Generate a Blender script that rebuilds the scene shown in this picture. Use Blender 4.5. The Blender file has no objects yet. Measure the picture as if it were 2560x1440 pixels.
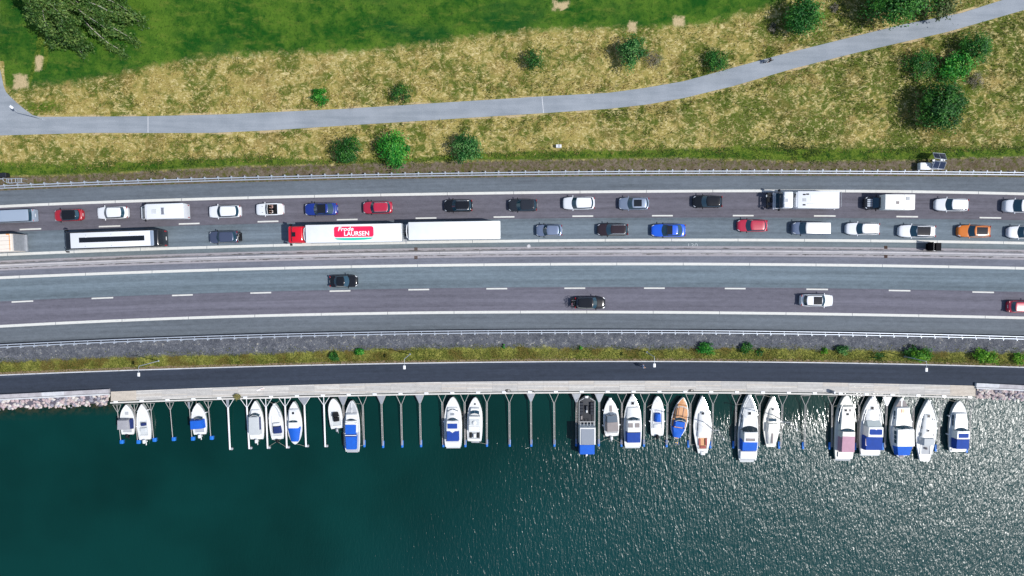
import bpy, bmesh, math, random
import numpy as np
from mathutils import Vector, Matrix

# ------------------------------------------------------------------ camera, sky, sun, exposure
scene = bpy.context.scene
H_CAM, F_PX = 103.0, 1707.0            # drone height in metres, focal length in photo pixels (2560 wide)
TILT = math.atan(55.0 / F_PX)          # almost straight down, leaning slightly towards the water
cam_d = bpy.data.cameras.new('camera')
cam_d.sensor_width = 36.0
cam_d.lens = 36.0 * F_PX / 2560.0
cam_d.clip_start = 1.0
cam_d.clip_end = 6000.0
cam = bpy.data.objects.new('camera', cam_d)
cam.location = (0, 0, H_CAM)
cam.rotation_euler = (-TILT, 0, 0)
scene.collection.objects.link(cam)
scene.camera = cam

SUN = Vector((0.70, -0.17, 1.0)).normalized()      # towards the sun, from the shadows of lorry and lamp posts
world = bpy.data.worlds.new('World')
scene.world = world
world.use_nodes = True
wn = world.node_tree
bg = wn.nodes['Background']
sky = wn.nodes.new('ShaderNodeTexSky')
sky.sky_type = 'NISHITA'
sky.sun_disc = False
sky.sun_elevation = math.asin(SUN.z)
sky.sun_rotation = math.atan2(SUN.x, SUN.y)
wn.links.new(sky.outputs[0], bg.inputs[0])
bg.inputs[1].default_value = 0.13
sun_d = bpy.data.lights.new('sun', 'SUN')
sun_d.energy = 4.4
sun_d.angle = math.radians(0.53)
sun_d.color = (1.0, 0.97, 0.93)
sun = bpy.data.objects.new('sun', sun_d)
sun.rotation_euler = (-SUN).to_track_quat('-Z', 'Y').to_euler()
sun.location = (60, -10, 90)
scene.collection.objects.link(sun)
scene.view_settings.view_transform = 'Standard'
scene.view_settings.look = 'None'
scene.view_settings.exposure = 0.0
scene.view_settings.gamma = 1.0

# ------------------------------------------------------------------ helpers
C = scene.collection
rnd = random.Random(7)
rng = np.random.default_rng(7)
ST, CT = math.sin(TILT), math.cos(TILT)
Z_WATER, Z_QUAY = -1.8, -0.6

def P(px, py, z=0.0):
    """photo pixel -> the point where its ray meets height z"""
    x = (px - 1280.0) / F_PX
    y = -(py - 720.0) / F_PX
    yy = y * CT - ST
    zz = -y * ST - CT
    t = (z - H_CAM) / zz
    return Vector((x * t, yy * t, z))

def Pn(px, py, z):
    px = np.asarray(px, float); py = np.asarray(py, float); z = np.zeros_like(px) + z
    x = (px - 1280.0) / F_PX
    y = -(py - 720.0) / F_PX
    t = (z - H_CAM) / (-y * ST - CT)
    return np.stack([x * t, (y * CT - ST) * t, z], -1)

def W2P(x, y, z):
    """world -> photo pixel (arrays)"""
    dz = z - H_CAM
    cy = y * CT - dz * ST
    cz = y * ST + dz * CT
    return 1280 + F_PX * x / -cz, 720 - F_PX * cy / -cz

class Curve:
    """smooth height-line y(x) in photo pixels"""
    def __init__(s, pts, deg=None):
        a = np.array(pts, float)
        s.x, s.y, s.deg = a[:, 0], a[:, 1], deg
        if deg:
            s.c = np.polyfit((s.x - 1280) / 1280, s.y, deg)
    def __call__(s, x):
        x = np.asarray(x, float)
        if s.deg:
            return np.polyval(s.c, (x - 1280) / 1280)
        y = np.interp(x, s.x, s.y)
        m0 = (s.y[1] - s.y[0]) / (s.x[1] - s.x[0]); m1 = (s.y[-1] - s.y[-2]) / (s.x[-1] - s.x[-2])
        y = np.where(x < s.x[0], s.y[0] + m0 * (x - s.x[0]), y)
        return np.where(x > s.x[-1], s.y[-1] + m1 * (x - s.x[-1]), y)

def link(o, parent=None):
    C.objects.link(o)
    if parent is not None:
        o.parent = parent
    return o

def tag(o, label=None, cat=None, group=None, kind=None):
    if label: o['label'] = label
    if cat: o['category'] = cat
    if group: o['group'] = group
    if kind: o['kind'] = kind
    return o

def empty(name, loc=(0, 0, 0), rz=0.0, label=None, cat=None, group=None):
    o = bpy.data.objects.new(name, None)
    o.empty_display_size = 0.3
    o.location = loc
    o.rotation_euler = (0, 0, rz)
    link(o)
    return tag(o, label, cat, group)

class MB:
    """collects shapes; build() makes ONE mesh object"""
    def __init__(s):
        s.v, s.f, s.m, s.cur = [], [], [], 0
    def add(s, v, f):
        n = len(s.v)
        s.v += [tuple(p) for p in v]
        s.f += [tuple(i + n for i in q) for q in f]
        s.m += [s.cur] * len(f)
        return s
    def box(s, c, d, taper=1.0, rz=0.0):
        x, y, z = d[0] / 2, d[1] / 2, d[2] / 2
        pts = [(-x, -y, -z), (x, -y, -z), (x, y, -z), (-x, y, -z)] + [(a * taper, b * taper, z) for a, b in ((-x, -y), (x, -y), (x, y), (-x, y))]
        ca, sa = math.cos(rz), math.sin(rz)
        pts = [(c[0] + a * ca - b * sa, c[1] + a * sa + b * ca, c[2] + h) for a, b, h in pts]
        return s.add(pts, [(3, 2, 1, 0), (4, 5, 6, 7), (0, 1, 5, 4), (1, 2, 6, 5), (2, 3, 7, 6), (3, 0, 4, 7)])
    def rbox(s, c, d, r=0.05, seg=2):
        bm = bmesh.new()
        bmesh.ops.create_cube(bm, size=1.0)
        for v in bm.verts:
            v.co = Vector((v.co.x * d[0], v.co.y * d[1], v.co.z * d[2]))
        r = min(r, 0.49 * min(d))
        bmesh.ops.bevel(bm, geom=bm.edges[:], offset=r, segments=seg, profile=0.5, affect='EDGES')
        bm.verts.index_update()
        v = [(p.co.x + c[0], p.co.y + c[1], p.co.z + c[2]) for p in bm.verts]
        f = [[q.index for q in fc.verts] for fc in bm.faces]
        bm.free()
        return s.add(v, f)
    def cyl(s, a, b, r0, r1=None, n=8, cap=True):
        a, b = Vector(a), Vector(b)
        r1 = r0 if r1 is None else r1
        d = (b - a).normalized()
        u = d.orthogonal().normalized(); w = d.cross(u)
        v, f = [], []
        for p, r in ((a, r0), (b, r1)):
            for i in range(n):
                t = 2 * math.pi * i / n
                v.append(p + u * (r * math.cos(t)) + w * (r * math.sin(t)))
        for i in range(n):
            j = (i + 1) % n
            f.append((i, j, n + j, n + i))
        if cap:
            f.append(tuple(range(n))[::-1]); f.append(tuple(range(n, 2 * n)))
        return s.add(v, f)
    def tube(s, pts, radii, n=6):
        pts = [Vector(p) for p in pts]
        rings = []
        for i, p in enumerate(pts):
            d = (pts[min(i + 1, len(pts) - 1)] - pts[max(i - 1, 0)]).normalized()
            u = d.cross(Vector((0.13, 0.21, 0.97)))
            u = u.normalized() if u.length > 1e-4 else d.orthogonal().normalized()
            w = d.cross(u)
            r = radii[i] if hasattr(radii, '__len__') else radii
            rings.append([p + u * (r * math.cos(2 * math.pi * k / n)) + w * (r * math.sin(2 * math.pi * k / n)) for k in range(n)])
        return s.loft(rings, True, True)
    def loft(s, rings, closed=False, cap=False):
        n = len(rings[0]); v = []; f = []
        for r in rings: v += list(r)
        for i in range(len(rings) - 1):
            for j in range(n if closed else n - 1):
                k = (j + 1) % n
                f.append((i * n + j, i * n + k, (i + 1) * n + k, (i + 1) * n + j))
        if cap:
            f.append(tuple(range(n))[::-1]); f.append(tuple(range((len(rings) - 1) * n, len(rings) * n)))
        return s.add(v, f)
    def quad(s, *p):
        return s.add(p, [tuple(range(len(p)))])
    def slab(s, pts, z0, z1):
        """flat polygon (x,y) between two heights"""
        n = len(pts)
        v = [(p[0], p[1], z0) for p in pts] + [(p[0], p[1], z1) for p in pts]
        f = [tuple(range(n))[::-1], tuple(range(n, 2 * n))] + [(i, (i + 1) % n, n + (i + 1) % n, n + i) for i in range(n)]
        return s.add(v, f)
    def sphere(s, c, r, nu=8, nv=6, sq=(1, 1, 1)):
        rings = []
        for i in range(nv + 1):
            t = math.pi * i / nv
            rr = max(math.sin(t), 0.02)
            rings.append([(c[0] + r * sq[0] * rr * math.cos(2 * math.pi * k / nu), c[1] + r * sq[1] * rr * math.sin(2 * math.pi * k / nu), c[2] - r * sq[2] * math.cos(t)) for k in range(nu)])
        return s.loft(rings, True, True)
    def build(s, name, mat, parent=None, loc=None, rz=0.0, smooth=False, fix=True):
        me = bpy.data.meshes.new(name)
        me.from_pydata(s.v, [], s.f)
        for m in (mat if isinstance(mat, (list, tuple)) else [mat]):
            me.materials.append(m)
        if isinstance(mat, (list, tuple)):
            me.polygons.foreach_set('material_index', s.m)
        if fix:
            bm = bmesh.new(); bm.from_mesh(me)
            bmesh.ops.recalc_face_normals(bm, faces=bm.faces)
            bm.to_mesh(me); bm.free()
        if smooth:
            me.polygons.foreach_set('use_smooth', [True] * len(me.polygons))
            me.set_sharp_from_angle(angle=math.radians(38))
        o = bpy.data.objects.new(name, me)
        if loc is not None: o.location = loc
        o.rotation_euler = (0, 0, rz)
        return link(o, parent)

def mesh_np(name, v, f, mat, parent=None, cols=None, uv=None, smooth=False, colname='tint'):
    """big mesh from arrays: v (n,3), f (m,k); cols per vertex (n,4), uv per vertex (n,2)"""
    me = bpy.data.meshes.new(name)
    v = np.asarray(v, np.float32); f = np.asarray(f, np.int32)
    me.vertices.add(len(v)); me.vertices.foreach_set('co', v.ravel())
    me.loops.add(f.size); me.loops.foreach_set('vertex_index', f.ravel())
    me.polygons.add(len(f)); me.polygons.foreach_set('loop_start', np.arange(len(f), dtype=np.int32) * f.shape[1])
    if cols is not None:
        a = me.color_attributes.new(colname, 'FLOAT_COLOR', 'POINT')
        a.data.foreach_set('color', np.asarray(cols, np.float32).ravel())
    if uv is not None:
        l = me.uv_layers.new(name='uv')
        l.data.foreach_set('uv', np.asarray(uv, np.float32)[f.ravel()].ravel())
    me.materials.append(mat)
    me.update(calc_edges=True); me.validate()
    if smooth:
        me.polygons.foreach_set('use_smooth', [True] * len(me.polygons))
    return link(bpy.data.objects.new(name, me), parent)

def grid_faces(nx, ny):
    i = np.arange(nx - 1)[:, None] * ny + np.arange(ny - 1)[None, :]
    i = i.ravel()
    return np.stack([i, i + ny, i + ny + 1, i + 1], -1)

# ------------------------------------------------------------------ materials
def S(r, g, b, k=0.78):
    """photo sRGB 0-255 -> base colour (k takes the daylight out again)"""
    return tuple(k * ((c / 255 / 12.92) if c / 255 <= 0.04045 else ((c / 255 + 0.055) / 1.055) ** 2.4) for c in (r, g, b)) + (1.0,)

MATS = {}
def mat(name, col, rough=0.6, metal=0.0, coat=0.0, spec=0.5, noise=0.0, nscale=3.0):
    if name in MATS: return MATS[name]
    m = bpy.data.materials.new(name); m.use_nodes = True
    nt = m.node_tree
    b = nt.nodes['Principled BSDF']
    b.inputs['Base Color'].default_value = col
    b.inputs['Roughness'].default_value = rough
    b.inputs['Metallic'].default_value = metal
    b.inputs['Coat Weight'].default_value = coat
    b.inputs['Coat Roughness'].default_value = 0.06
    b.inputs['Specular IOR Level'].default_value = spec
    if noise:
        n = nt.nodes.new('ShaderNodeTexNoise'); n.inputs['Scale'].default_value = nscale; n.inputs['Detail'].default_value = 5
        tc = nt.nodes.new('ShaderNodeTexCoord')
        nt.links.new(tc.outputs['Object'], n.inputs['Vector'])
        r = nt.nodes.new('ShaderNodeMapRange')
        r.inputs[1].default_value = 0.3; r.inputs[2].default_value = 0.7
        r.inputs[3].default_value = 1 - noise; r.inputs[4].default_value = 1 + noise * 0.5
        nt.links.new(n.outputs['Fac'], r.inputs[0])
        mx = nt.nodes.new('ShaderNodeMix'); mx.data_type = 'RGBA'; mx.blend_type = 'MULTIPLY'
        mx.inputs[0].default_value = 1.0
        mx.inputs[6].default_value = col
        nt.links.new(r.outputs[0], mx.inputs[7])
        nt.links.new(mx.outputs[2], b.inputs['Base Color'])
    MATS[name] = m
    return m

class NT:
    """tiny node-graph writer"""
    def __init__(s, name):
        s.m = bpy.data.materials.new(name); s.m.use_nodes = True
        s.t = s.m.node_tree; s.b = s.t.nodes['Principled BSDF']
        MATS[name] = s.m
    def set(s, sock, v):
        if hasattr(v, 'is_output') or isinstance(v, bpy.types.NodeSocket): s.t.links.new(v, sock)
        elif v is not None: sock.default_value = v
    def node(s, ty, **k):
        n = s.t.nodes.new(ty)
        for a, b in k.items(): setattr(n, a, b)
        return n
    def pos(s):
        return s.node('ShaderNodeNewGeometry').outputs['Position']
    def attr(s, name, out='Color'):
        return s.node('ShaderNodeAttribute', attribute_name=name).outputs[out]
    def uv(s):
        return s.node('ShaderNodeUVMap', uv_map='uv').outputs[0]
    def mapping(s, v, scale=(1, 1, 1), rot=(0, 0, 0), loc=(0, 0, 0)):
        n = s.node('ShaderNodeMapping')
        s.set(n.inputs[0], v); n.inputs['Scale'].default_value = scale; n.inputs['Rotation'].default_value = rot; n.inputs['Location'].default_value = loc
        return n.outputs[0]
    def noise(s, v, scale, detail=4, rough=0.55, dist=0.0, out='Fac'):
        n = s.node('ShaderNodeTexNoise')
        s.set(n.inputs['Vector'], v); n.inputs['Scale'].default_value = scale; n.inputs['Detail'].default_value = detail
        n.inputs['Roughness'].default_value = rough; n.inputs['Distortion'].default_value = dist
        return n.outputs[out]
    def voronoi(s, v, scale, out='Distance'):
        n = s.node('ShaderNodeTexVoronoi'); s.set(n.inputs['Vector'], v); n.inputs['Scale'].default_value = scale
        return n.outputs[out]
    def math(s, op, a, b=None, c=None, clamp=False):
        n = s.node('ShaderNodeMath', operation=op, use_clamp=clamp)
        s.set(n.inputs[0], a)
        if b is not None: s.set(n.inputs[1], b)
        if c is not None: s.set(n.inputs[2], c)
        return n.outputs[0]
    def rng(s, v, a, b, c=0.0, d=1.0):
        n = s.node('ShaderNodeMapRange', interpolation_type='SMOOTHSTEP'); s.set(n.inputs[0], v)
        for i, q in enumerate((a, b, c, d)): n.inputs[i + 1].default_value = q
        return n.outputs[0]
    def mix(s, f, a, b, blend='MIX'):
        n = s.node('ShaderNodeMix', data_type='RGBA', blend_type=blend)
        s.set(n.inputs[0], f); s.set(n.inputs[6], a); s.set(n.inputs[7], b)
        return n.outputs[2]
    def sep(s, v):
        n = s.node('ShaderNodeSeparateColor'); s.set(n.inputs[0], v)
        return n.outputs
    def xyz(s, v):
        n = s.node('ShaderNodeSeparateXYZ'); s.set(n.inputs[0], v)
        return n.outputs
    def comb(s, x, y, z):
        n = s.node('ShaderNodeCombineXYZ')
        for i, q in enumerate((x, y, z)): s.set(n.inputs[i], q)
        return n.outputs[0]
    def bump(s, h, strength=0.5, dist=0.1):
        n = s.node('ShaderNodeBump'); s.set(n.inputs['Height'], h)
        s.set(n.inputs['Strength'], strength); n.inputs['Distance'].default_value = dist
        s.t.links.new(n.outputs[0], s.b.inputs['Normal'])
    def out(s, col, rough=0.9, spec=0.3):
        s.set(s.b.inputs['Base Color'], col); s.set(s.b.inputs['Roughness'], rough); s.b.inputs['Specular IOR Level'].default_value = spec
        return s.m

def asphalt(name):
    n = NT(name)
    tint = n.attr('tint'); uv = n.uv(); x = n.xyz(uv)
    st = n.noise(n.comb(n.math('MULTIPLY', x[0], 0.045), n.math('MULTIPLY', x[1], 2.2), 0.0), 1.0, 5, 0.6)
    big = n.noise(n.comb(n.math('MULTIPLY', x[0], 0.05), n.math('MULTIPLY', x[1], 0.28), 3.0), 1.0, 3)
    fine = n.noise(n.pos(), 5.5, 3, 0.8)
    v = n.math('ADD', n.math('MULTIPLY', n.math('SUBTRACT', st, 0.5), 0.75), n.math('MULTIPLY', n.math('SUBTRACT', big, 0.5), 0.45))
    v = n.math('ADD', v, n.math('MULTIPLY', n.math('SUBTRACT', fine, 0.5), 0.55))
    mot = n.noise(n.mapping(n.pos(), (0.55, 1.3, 1)), 1.5, 6, 0.78)
    v = n.math('ADD', v, n.math('MULTIPLY', n.math('SUBTRACT', mot, 0.5), 0.85))
    track = n.attr('tint', 'Alpha')          # wheel tracks polished into the lanes
    v = n.math('ADD', v, n.math('MULTIPLY', track, 1.0))
    spots = n.rng(n.noise(n.pos(), 1.7, 2, 0.5), 0.74, 0.80, 0.0, -0.35)
    v = n.math('ADD', n.math('ADD', v, spots), 1.0)
    col = n.mix(1.0, tint, v, 'MULTIPLY')
    n.bump(fine, 0.25, 0.03)
    return n.out(col, 0.88, 0.25)

M_ASPH = asphalt('road_asphalt')

def concrete(name, c0, c1, sc=1.2):
    n = NT(name)
    a = n.noise(n.pos(), sc, 6, 0.65); b = n.noise(n.pos(), sc * 9, 3, 0.7)
    col = n.mix(n.rng(n.math('ADD', n.math('MULTIPLY', a, 0.7), n.math('MULTIPLY', b, 0.3)), 0.38, 0.64), c0, c1)
    n.bump(b, 0.3, 0.03)
    return n.out(col, 0.9, 0.25)

M_CONC = concrete('concrete', S(178, 174, 177), S(202, 199, 202))
M_BARR = concrete('barrier_concrete', S(192, 189, 191), S(205, 202, 204), 0.5)
M_CONC2 = concrete('pale_concrete', S(205, 206, 210), S(228, 230, 232))
M_APRON = None
def apron():
    n = NT('dirty_median_concrete')
    p = n.pos(); uv = n.xyz(n.uv())
    g = n.noise(n.mapping(p, (0.5, 2.2, 1)), 1.6, 6, 0.7)
    base = n.mix(n.noise(p, 4, 4), S(146, 143, 148), S(182, 179, 185))
    dirt = n.math('MULTIPLY', n.rng(n.math('ADD', g, n.math('MULTIPLY', n.attr('tint', 'Alpha'), 0.24)), 0.60, 0.76), 0.85)
    col = n.mix(dirt, base, S(62, 62, 58))
    return n.out(col, 0.95, 0.2)
M_APRON = apron()
M_PAINT = NT('road_paint')
def _paint(n):
    p = n.pos()
    w = n.noise(n.mapping(p, (0.6, 2, 1)), 3.0, 5, 0.7)
    n.bump(w, 0.1, 0.01)
    return n.out(n.mix(n.rng(w, 0.25, 0.5), S(200, 202, 200, 0.70), S(236, 236, 230, 0.72)), 0.75, 0.3)
M_PAINT = _paint(M_PAINT)
M_GALV = mat('galvanised_steel', S(205, 214, 226, 0.72), 0.5, 0.25, noise=0.12)
M_STEEL = mat('brushed_steel', S(188, 192, 198, 0.7), 0.45, 0.35, noise=0.15)
M_WHITEMETAL = mat('white_painted_metal', (0.78, 0.79, 0.8, 1), 0.4, noise=0.06)
M_BLACK = mat('black_plastic', (0.010, 0.011, 0.013, 1), 0.5, spec=0.15)
M_RUBBER = mat('tyre_rubber', (0.014, 0.014, 0.015, 1), 0.85)
M_RIM = mat('alloy_rim', (0.4, 0.41, 0.43, 1), 0.3, 0.8)
M_GLASS = mat('dark_car_glass', (0.016, 0.052, 0.082, 1), 0.06, 0.0, 0.0, 0.9)
M_GLASS2 = mat('black_glass_roof', (0.010, 0.012, 0.016, 1), 0.07, 0.0, 0.0, 0.6)
M_LAMP = mat('headlight_glass', (0.7, 0.73, 0.76, 1), 0.12, 0.3)
M_TAIL = mat('tail_light_red', (0.32, 0.012, 0.018, 1), 0.2)
M_AMBER = mat('amber_lens', (0.75, 0.33, 0.03, 1), 0.3)
M_PLATE = mat('number_plate', (0.75, 0.76, 0.76, 1), 0.5)
M_GEL = mat('white_gelcoat', (0.72, 0.73, 0.72, 1), 0.32, noise=0.07, nscale=2.5)
M_CREAM = mat('cream_gelcoat', (0.74, 0.73, 0.66, 1), 0.35, noise=0.05, nscale=1.5)
M_DECKGREY = mat('grey_non_slip_deck', S(190, 194, 198), 0.7, noise=0.08)
M_DECKLT = mat('pale_grey_deck', S(214, 219, 220), 0.7, noise=0.06)
M_BLUE = mat('bright_blue_canvas', S(0, 92, 200, 0.9), 0.75, noise=0.10, nscale=2)
M_NAVY = mat('navy_blue_canvas', S(14, 66, 158, 0.85), 0.8, noise=0.12, nscale=2)
M_DNAVY = mat('dark_navy_canvas', S(20, 46, 108, 0.8), 0.8, noise=0.1)
M_GREYCAN = mat('grey_canvas', S(168, 168, 174), 0.85, noise=0.08, nscale=2)
M_PALECAN = mat('pale_grey_canvas', S(205, 210, 212), 0.85, noise=0.06, nscale=2)
M_TAUPE = mat('taupe_canvas', S(160, 152, 150), 0.85, noise=0.08, nscale=2)
M_PINK = mat('faded_pink_canvas', S(205, 160, 178), 0.85, noise=0.08, nscale=2)
M_TEAK = mat('varnished_wood', S(216, 158, 106, 0.85), 0.4, noise=0.14, nscale=4)
M_RED_C = mat('weathered_red_cushion', S(176, 96, 90), 0.8, noise=0.1)
M_FLOATB = mat('blue_plastic_float', S(30, 120, 215, 0.85), 0.5, noise=0.1)
M_ROPE = mat('pale_rope', S(190, 186, 172), 0.9)
M_CHROME = mat('polished_steel_rail', (0.72, 0.74, 0.76, 1), 0.2, 0.85)
# ------------------------------------------------------------------ lines read from the photograph (pixels)
RAIL_T = Curve([(0, 470.5), (120, 466.5), (640, 448), (1280, 437.7), (1700, 434.3), (1920, 433), (2330, 434.3), (2560, 438)], 3)
EDGE_T = Curve([(0, 516), (240, 506.7), (640, 493.5), (880, 488.4), (1240, 483.3), (1680, 478), (1920, 476.8), (2140, 478), (2560, 484.8)], 4)
DASH_T = [(76, 573), (274, 566), (473, 559), (670, 553), (868, 549), (1065, 545), (1260, 543), (1457, 541), (1656, 539), (1858, 539), (2062, 539.5), (2268, 541), (2476, 545)]
MID_T = Curve(DASH_T, 3)
INN_T = Curve([(0, 637.5), (240, 626.7), (640, 615), (1280, 603), (1920, 600.5), (2140, 601), (2560, 608)], 3)
BARR = Curve([(0, 664), (640, 641.5), (1280, 629.5), (1600, 628), (1920, 628.5), (2560, 637)], 3)
INN_B = Curve([(0, 694.5), (640, 671.5), (1280, 662), (1920, 661), (2194, 663.7), (2560, 671)], 3)
DASH_B = [(56, 754), (256, 745), (456, 738), (652, 732), (850, 727), (1047, 724), (1242, 722), (1437, 721), (1636, 720.5), (1838, 721.5), (2043, 723), (2249, 726), (2458, 731)]
MID_B = Curve(DASH_B, 3)
EDGE_B = Curve([(0, 816), (640, 789.3), (1280, 780.8), (1920, 783), (2321, 789.5), (2560, 795)], 3)
RAIL_B = Curve([(0, 861), (640, 837), (950, 828), (1260, 824.3), (1600, 825), (1900, 827.3), (2230, 832.5), (2560, 841)], 3)
GRASS_B = Curve([(0, 905), (300, 893), (640, 885), (950, 873), (1280, 868), (1600, 872), (1900, 871), (2560, 884)])
KERB = Curve([(0, 937.5), (640, 917), (1280, 903.5), (1600, 903.2), (1920, 905.5), (2240, 910.6), (2560, 917.6)], 3)
DECK_T = Curve([(0, 993), (275, 979.5), (640, 965.8), (1280, 952), (1600, 952), (1920, 955), (2240, 959), (2440, 964.5)], 3)
DECK_B = Curve([(275, 1003), (640, 992.5), (1280, 977.5), (1600, 977.5), (1920, 980.5), (2440, 991)], 3)
PATH_U = Curve([(100, 292), (370, 290.6), (571, 285.5), (860, 272), (1354, 241), (1522, 232), (1610, 220), (1710, 203), (1801, 178), (1948, 137.7), (2137, 90.7), (2254, 62), (2405, 32), (2506, 0)])
PATH_L = Curve([(0, 338.6), (235, 332), (400, 332.5), (537, 332), (672, 326), (860, 314), (1102, 299), (1357, 283), (1522, 272), (1620, 261), (1710, 245), (1834, 215), (1985, 171), (2137, 132.7), (2372, 79), (2560, 25)])
LAWN = Curve([(-200, 235), (0, 226), (70, 218), (200, 205), (330, 180), (420, 160), (530, 142), (640, 135), (860, 133), (1000, 120), (1130, 100), (1230, 85), (1400, 75), (1560, 72), (1650, 70), (1760, 60), (1850, 40), (1950, 5), (2000, -15)])
GV_U = Curve([(0, 405), (200, 412), (400, 400), (640, 392), (860, 402), (1000, 398), (1200, 383), (1400, 376), (1700, 373), (1900, 366), (2100, 372), (2300, 368), (2560, 370)])
GV_L = Curve([(0, 442), (100, 440), (300, 432), (640, 415), (860, 410), (1000, 408), (1200, 402), (1400, 400), (1700, 396), (2000, 405), (2300, 400), (2560, 392)])
XS = np.arange(-420.0, 2990.0, 20.0)

def sm(a, b, x):
    t = np.clip((np.asarray(x, float) - a) / (b - a), 0, 1)
    return t * t * (3 - 2 * t)

def vnoise(x, y, seed=0):
    """cheap smooth value noise 0..1"""
    xi, yi = np.floor(x).astype(int), np.floor(y).astype(int)
    fx, fy = x - xi, y - yi
    fx, fy = fx * fx * (3 - 2 * fx), fy * fy * (3 - 2 * fy)
    def h(a, b):
        n = (a * 374761393 + b * 668265263 + seed * 974711) & 0x7fffffff
        n = ((n ^ (n >> 13)) * 1274126177) & 0x7fffffff
        return ((n ^ (n >> 16)) & 0xffff) / 65535.0
    return (h(xi, yi) * (1 - fx) + h(xi + 1, yi) * fx) * (1 - fy) + (h(xi, yi + 1) * (1 - fx) + h(xi + 1, yi + 1) * fx) * fy

def path_mask(px, py):
    """signed pixels inside the park path"""
    d = np.minimum(py - PATH_U(px), PATH_L(px) - py)
    left = np.minimum(np.interp(py, [150, 170, 200, 230, 255, 288, 292], [-6, 0, 6, 15, 40, 82, 100]) - px, PATH_L(px) - py)
    left = np.where(py > 292, np.where(px < 110, PATH_L(px) - py, d), left)
    return np.where(px < 100, np.maximum(left, np.minimum(d, 40)), d)

# ------------------------------------------------------------------ terrain far round, park ground
def make_park_material():
    n = NT('park_ground')
    p = n.pos(); z = n.sep(n.attr('tint')); edge = n.attr('tint', 'Alpha')
    big = n.noise(p, 0.16, 4, 0.6); mid = n.noise(p, 0.7, 5, 0.65, 0.6); fine = n.noise(p, 3.2, 4, 0.75, 0.4)
    tuf = n.noise(n.mapping(p, (1.0, 0.55, 1), (0, 0, 0.5)), 2.1, 5, 0.75, 1.2)
    rag = n.math('MULTIPLY', n.math('SUBTRACT', n.math('ADD', mid, n.math('MULTIPLY', fine, 0.5)), 0.75), 0.55)
    # dry meadow: olive sward, tan straw, pale curls of dead grass, dark green tufts
    ea = n.rng(n.xyz(p)[0], 5.0, 62.0, -0.015, 0.045)
    pa = n.noise(p, 0.62, 6, 0.68, 0.9); curl = n.noise(n.mapping(p, (0.62, 1.0, 1), (0, 0, 0.1)), 1.7, 6, 0.7, 2.0)
    dry = n.mix(n.rng(n.math('SUBTRACT', n.math('ADD', n.math('MULTIPLY', pa, 0.6), n.math('MULTIPLY', big, 0.4)), ea), 0.43, 0.57), S(94, 108, 40, 0.74), S(172, 157, 90, 0.76))
    dry = n.mix(n.math('MULTIPLY', n.rng(n.noise(p, 0.23, 3, 0.5), 0.54, 0.70), 0.35), dry, n.mix(tuf, S(132, 102, 60, 0.74), S(184, 148, 100, 0.74)))
    dry = n.mix(n.rng(n.math('ADD', n.math('MULTIPLY', curl, 0.75), n.math('MULTIPLY', pa, 0.25)), 0.49, 0.64), dry, S(223, 207, 150, 0.78))
    dry = n.mix(n.math('MULTIPLY', n.rng(n.math('ADD', n.noise(p, 1.15, 6, 0.75, 1.0), ea), 0.55, 0.68), 0.75), dry, n.mix(fine, S(50, 80, 22, 0.72), S(92, 108, 44, 0.72)))
    # mown lawn
    law = n.mix(n.rng(n.math('ADD', n.math('MULTIPLY', big, 0.6), n.math('MULTIPLY', mid, 0.4)), 0.38, 0.62), S(24, 80, 20, 0.78), S(88, 122, 38, 0.78))
    law = n.mix(n.math('MULTIPLY', n.rng(n.noise(n.mapping(p, (0.5, 1.0, 1), (0, 0, 0.25)), 0.085, 4, 0.55, 0.5), 0.50, 0.66), 0.8), law, S(12, 72, 30, 0.8))
    law = n.mix(n.math('MULTIPLY', n.rng(n.noise(n.mapping(p, (0.4, 1.0, 1), (0, 0, 0.25)), 0.9, 6, 0.72), 0.50, 0.72), 0.75), law, S(112, 128, 52, 0.76))
    law = n.mix(n.math('MULTIPLY', n.rng(fine, 0.50, 0.70), 0.7), law, S(16, 56, 16, 0.8))
    # green strip
    grn = n.mix(n.rng(n.math('ADD', n.math('MULTIPLY', mid, 0.5), n.math('MULTIPLY', fine, 0.5)), 0.38, 0.62), S(42, 80, 18, 0.75), S(114, 132, 48, 0.75))
    soil = n.mix(n.rng(n.math('ADD', n.math('MULTIPLY', mid, 0.5), n.math('MULTIPLY', fine, 0.5)), 0.36, 0.64), S(92, 80, 60, 0.75), S(136, 124, 110, 0.75))
    soil = n.mix(n.rng(n.noise(p, 1.4, 5, 0.72), 0.47, 0.60), soil, n.mix(fine, S(74, 82, 36, 0.72), S(112, 108, 62, 0.72)))
    sand = n.mix(fine, S(176, 154, 112, 0.78), S(218, 200, 158, 0.78))
    thr = lambda m, w=0.06: n.rng(n.math('ADD', m, rag), 0.5 - w, 0.5 + w)
    col = n.mix(thr(z[0], 0.17), dry, law)
    col = n.mix(thr(z[1], 0.10), col, grn)
    col = n.mix(thr(n.math('SUBTRACT', z[1], 0.0), 0.10) if False else thr(edge, 0.10), col, soil)
    col = n.mix(thr(z[2], 0.10), col, sand)
    n.bump(n.math('ADD', n.math('MULTIPLY', tuf, 0.7), n.math('MULTIPLY', fine, 0.5)), 0.6, 0.22)
    return n.out(col, 0.95, 0.12)

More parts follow.
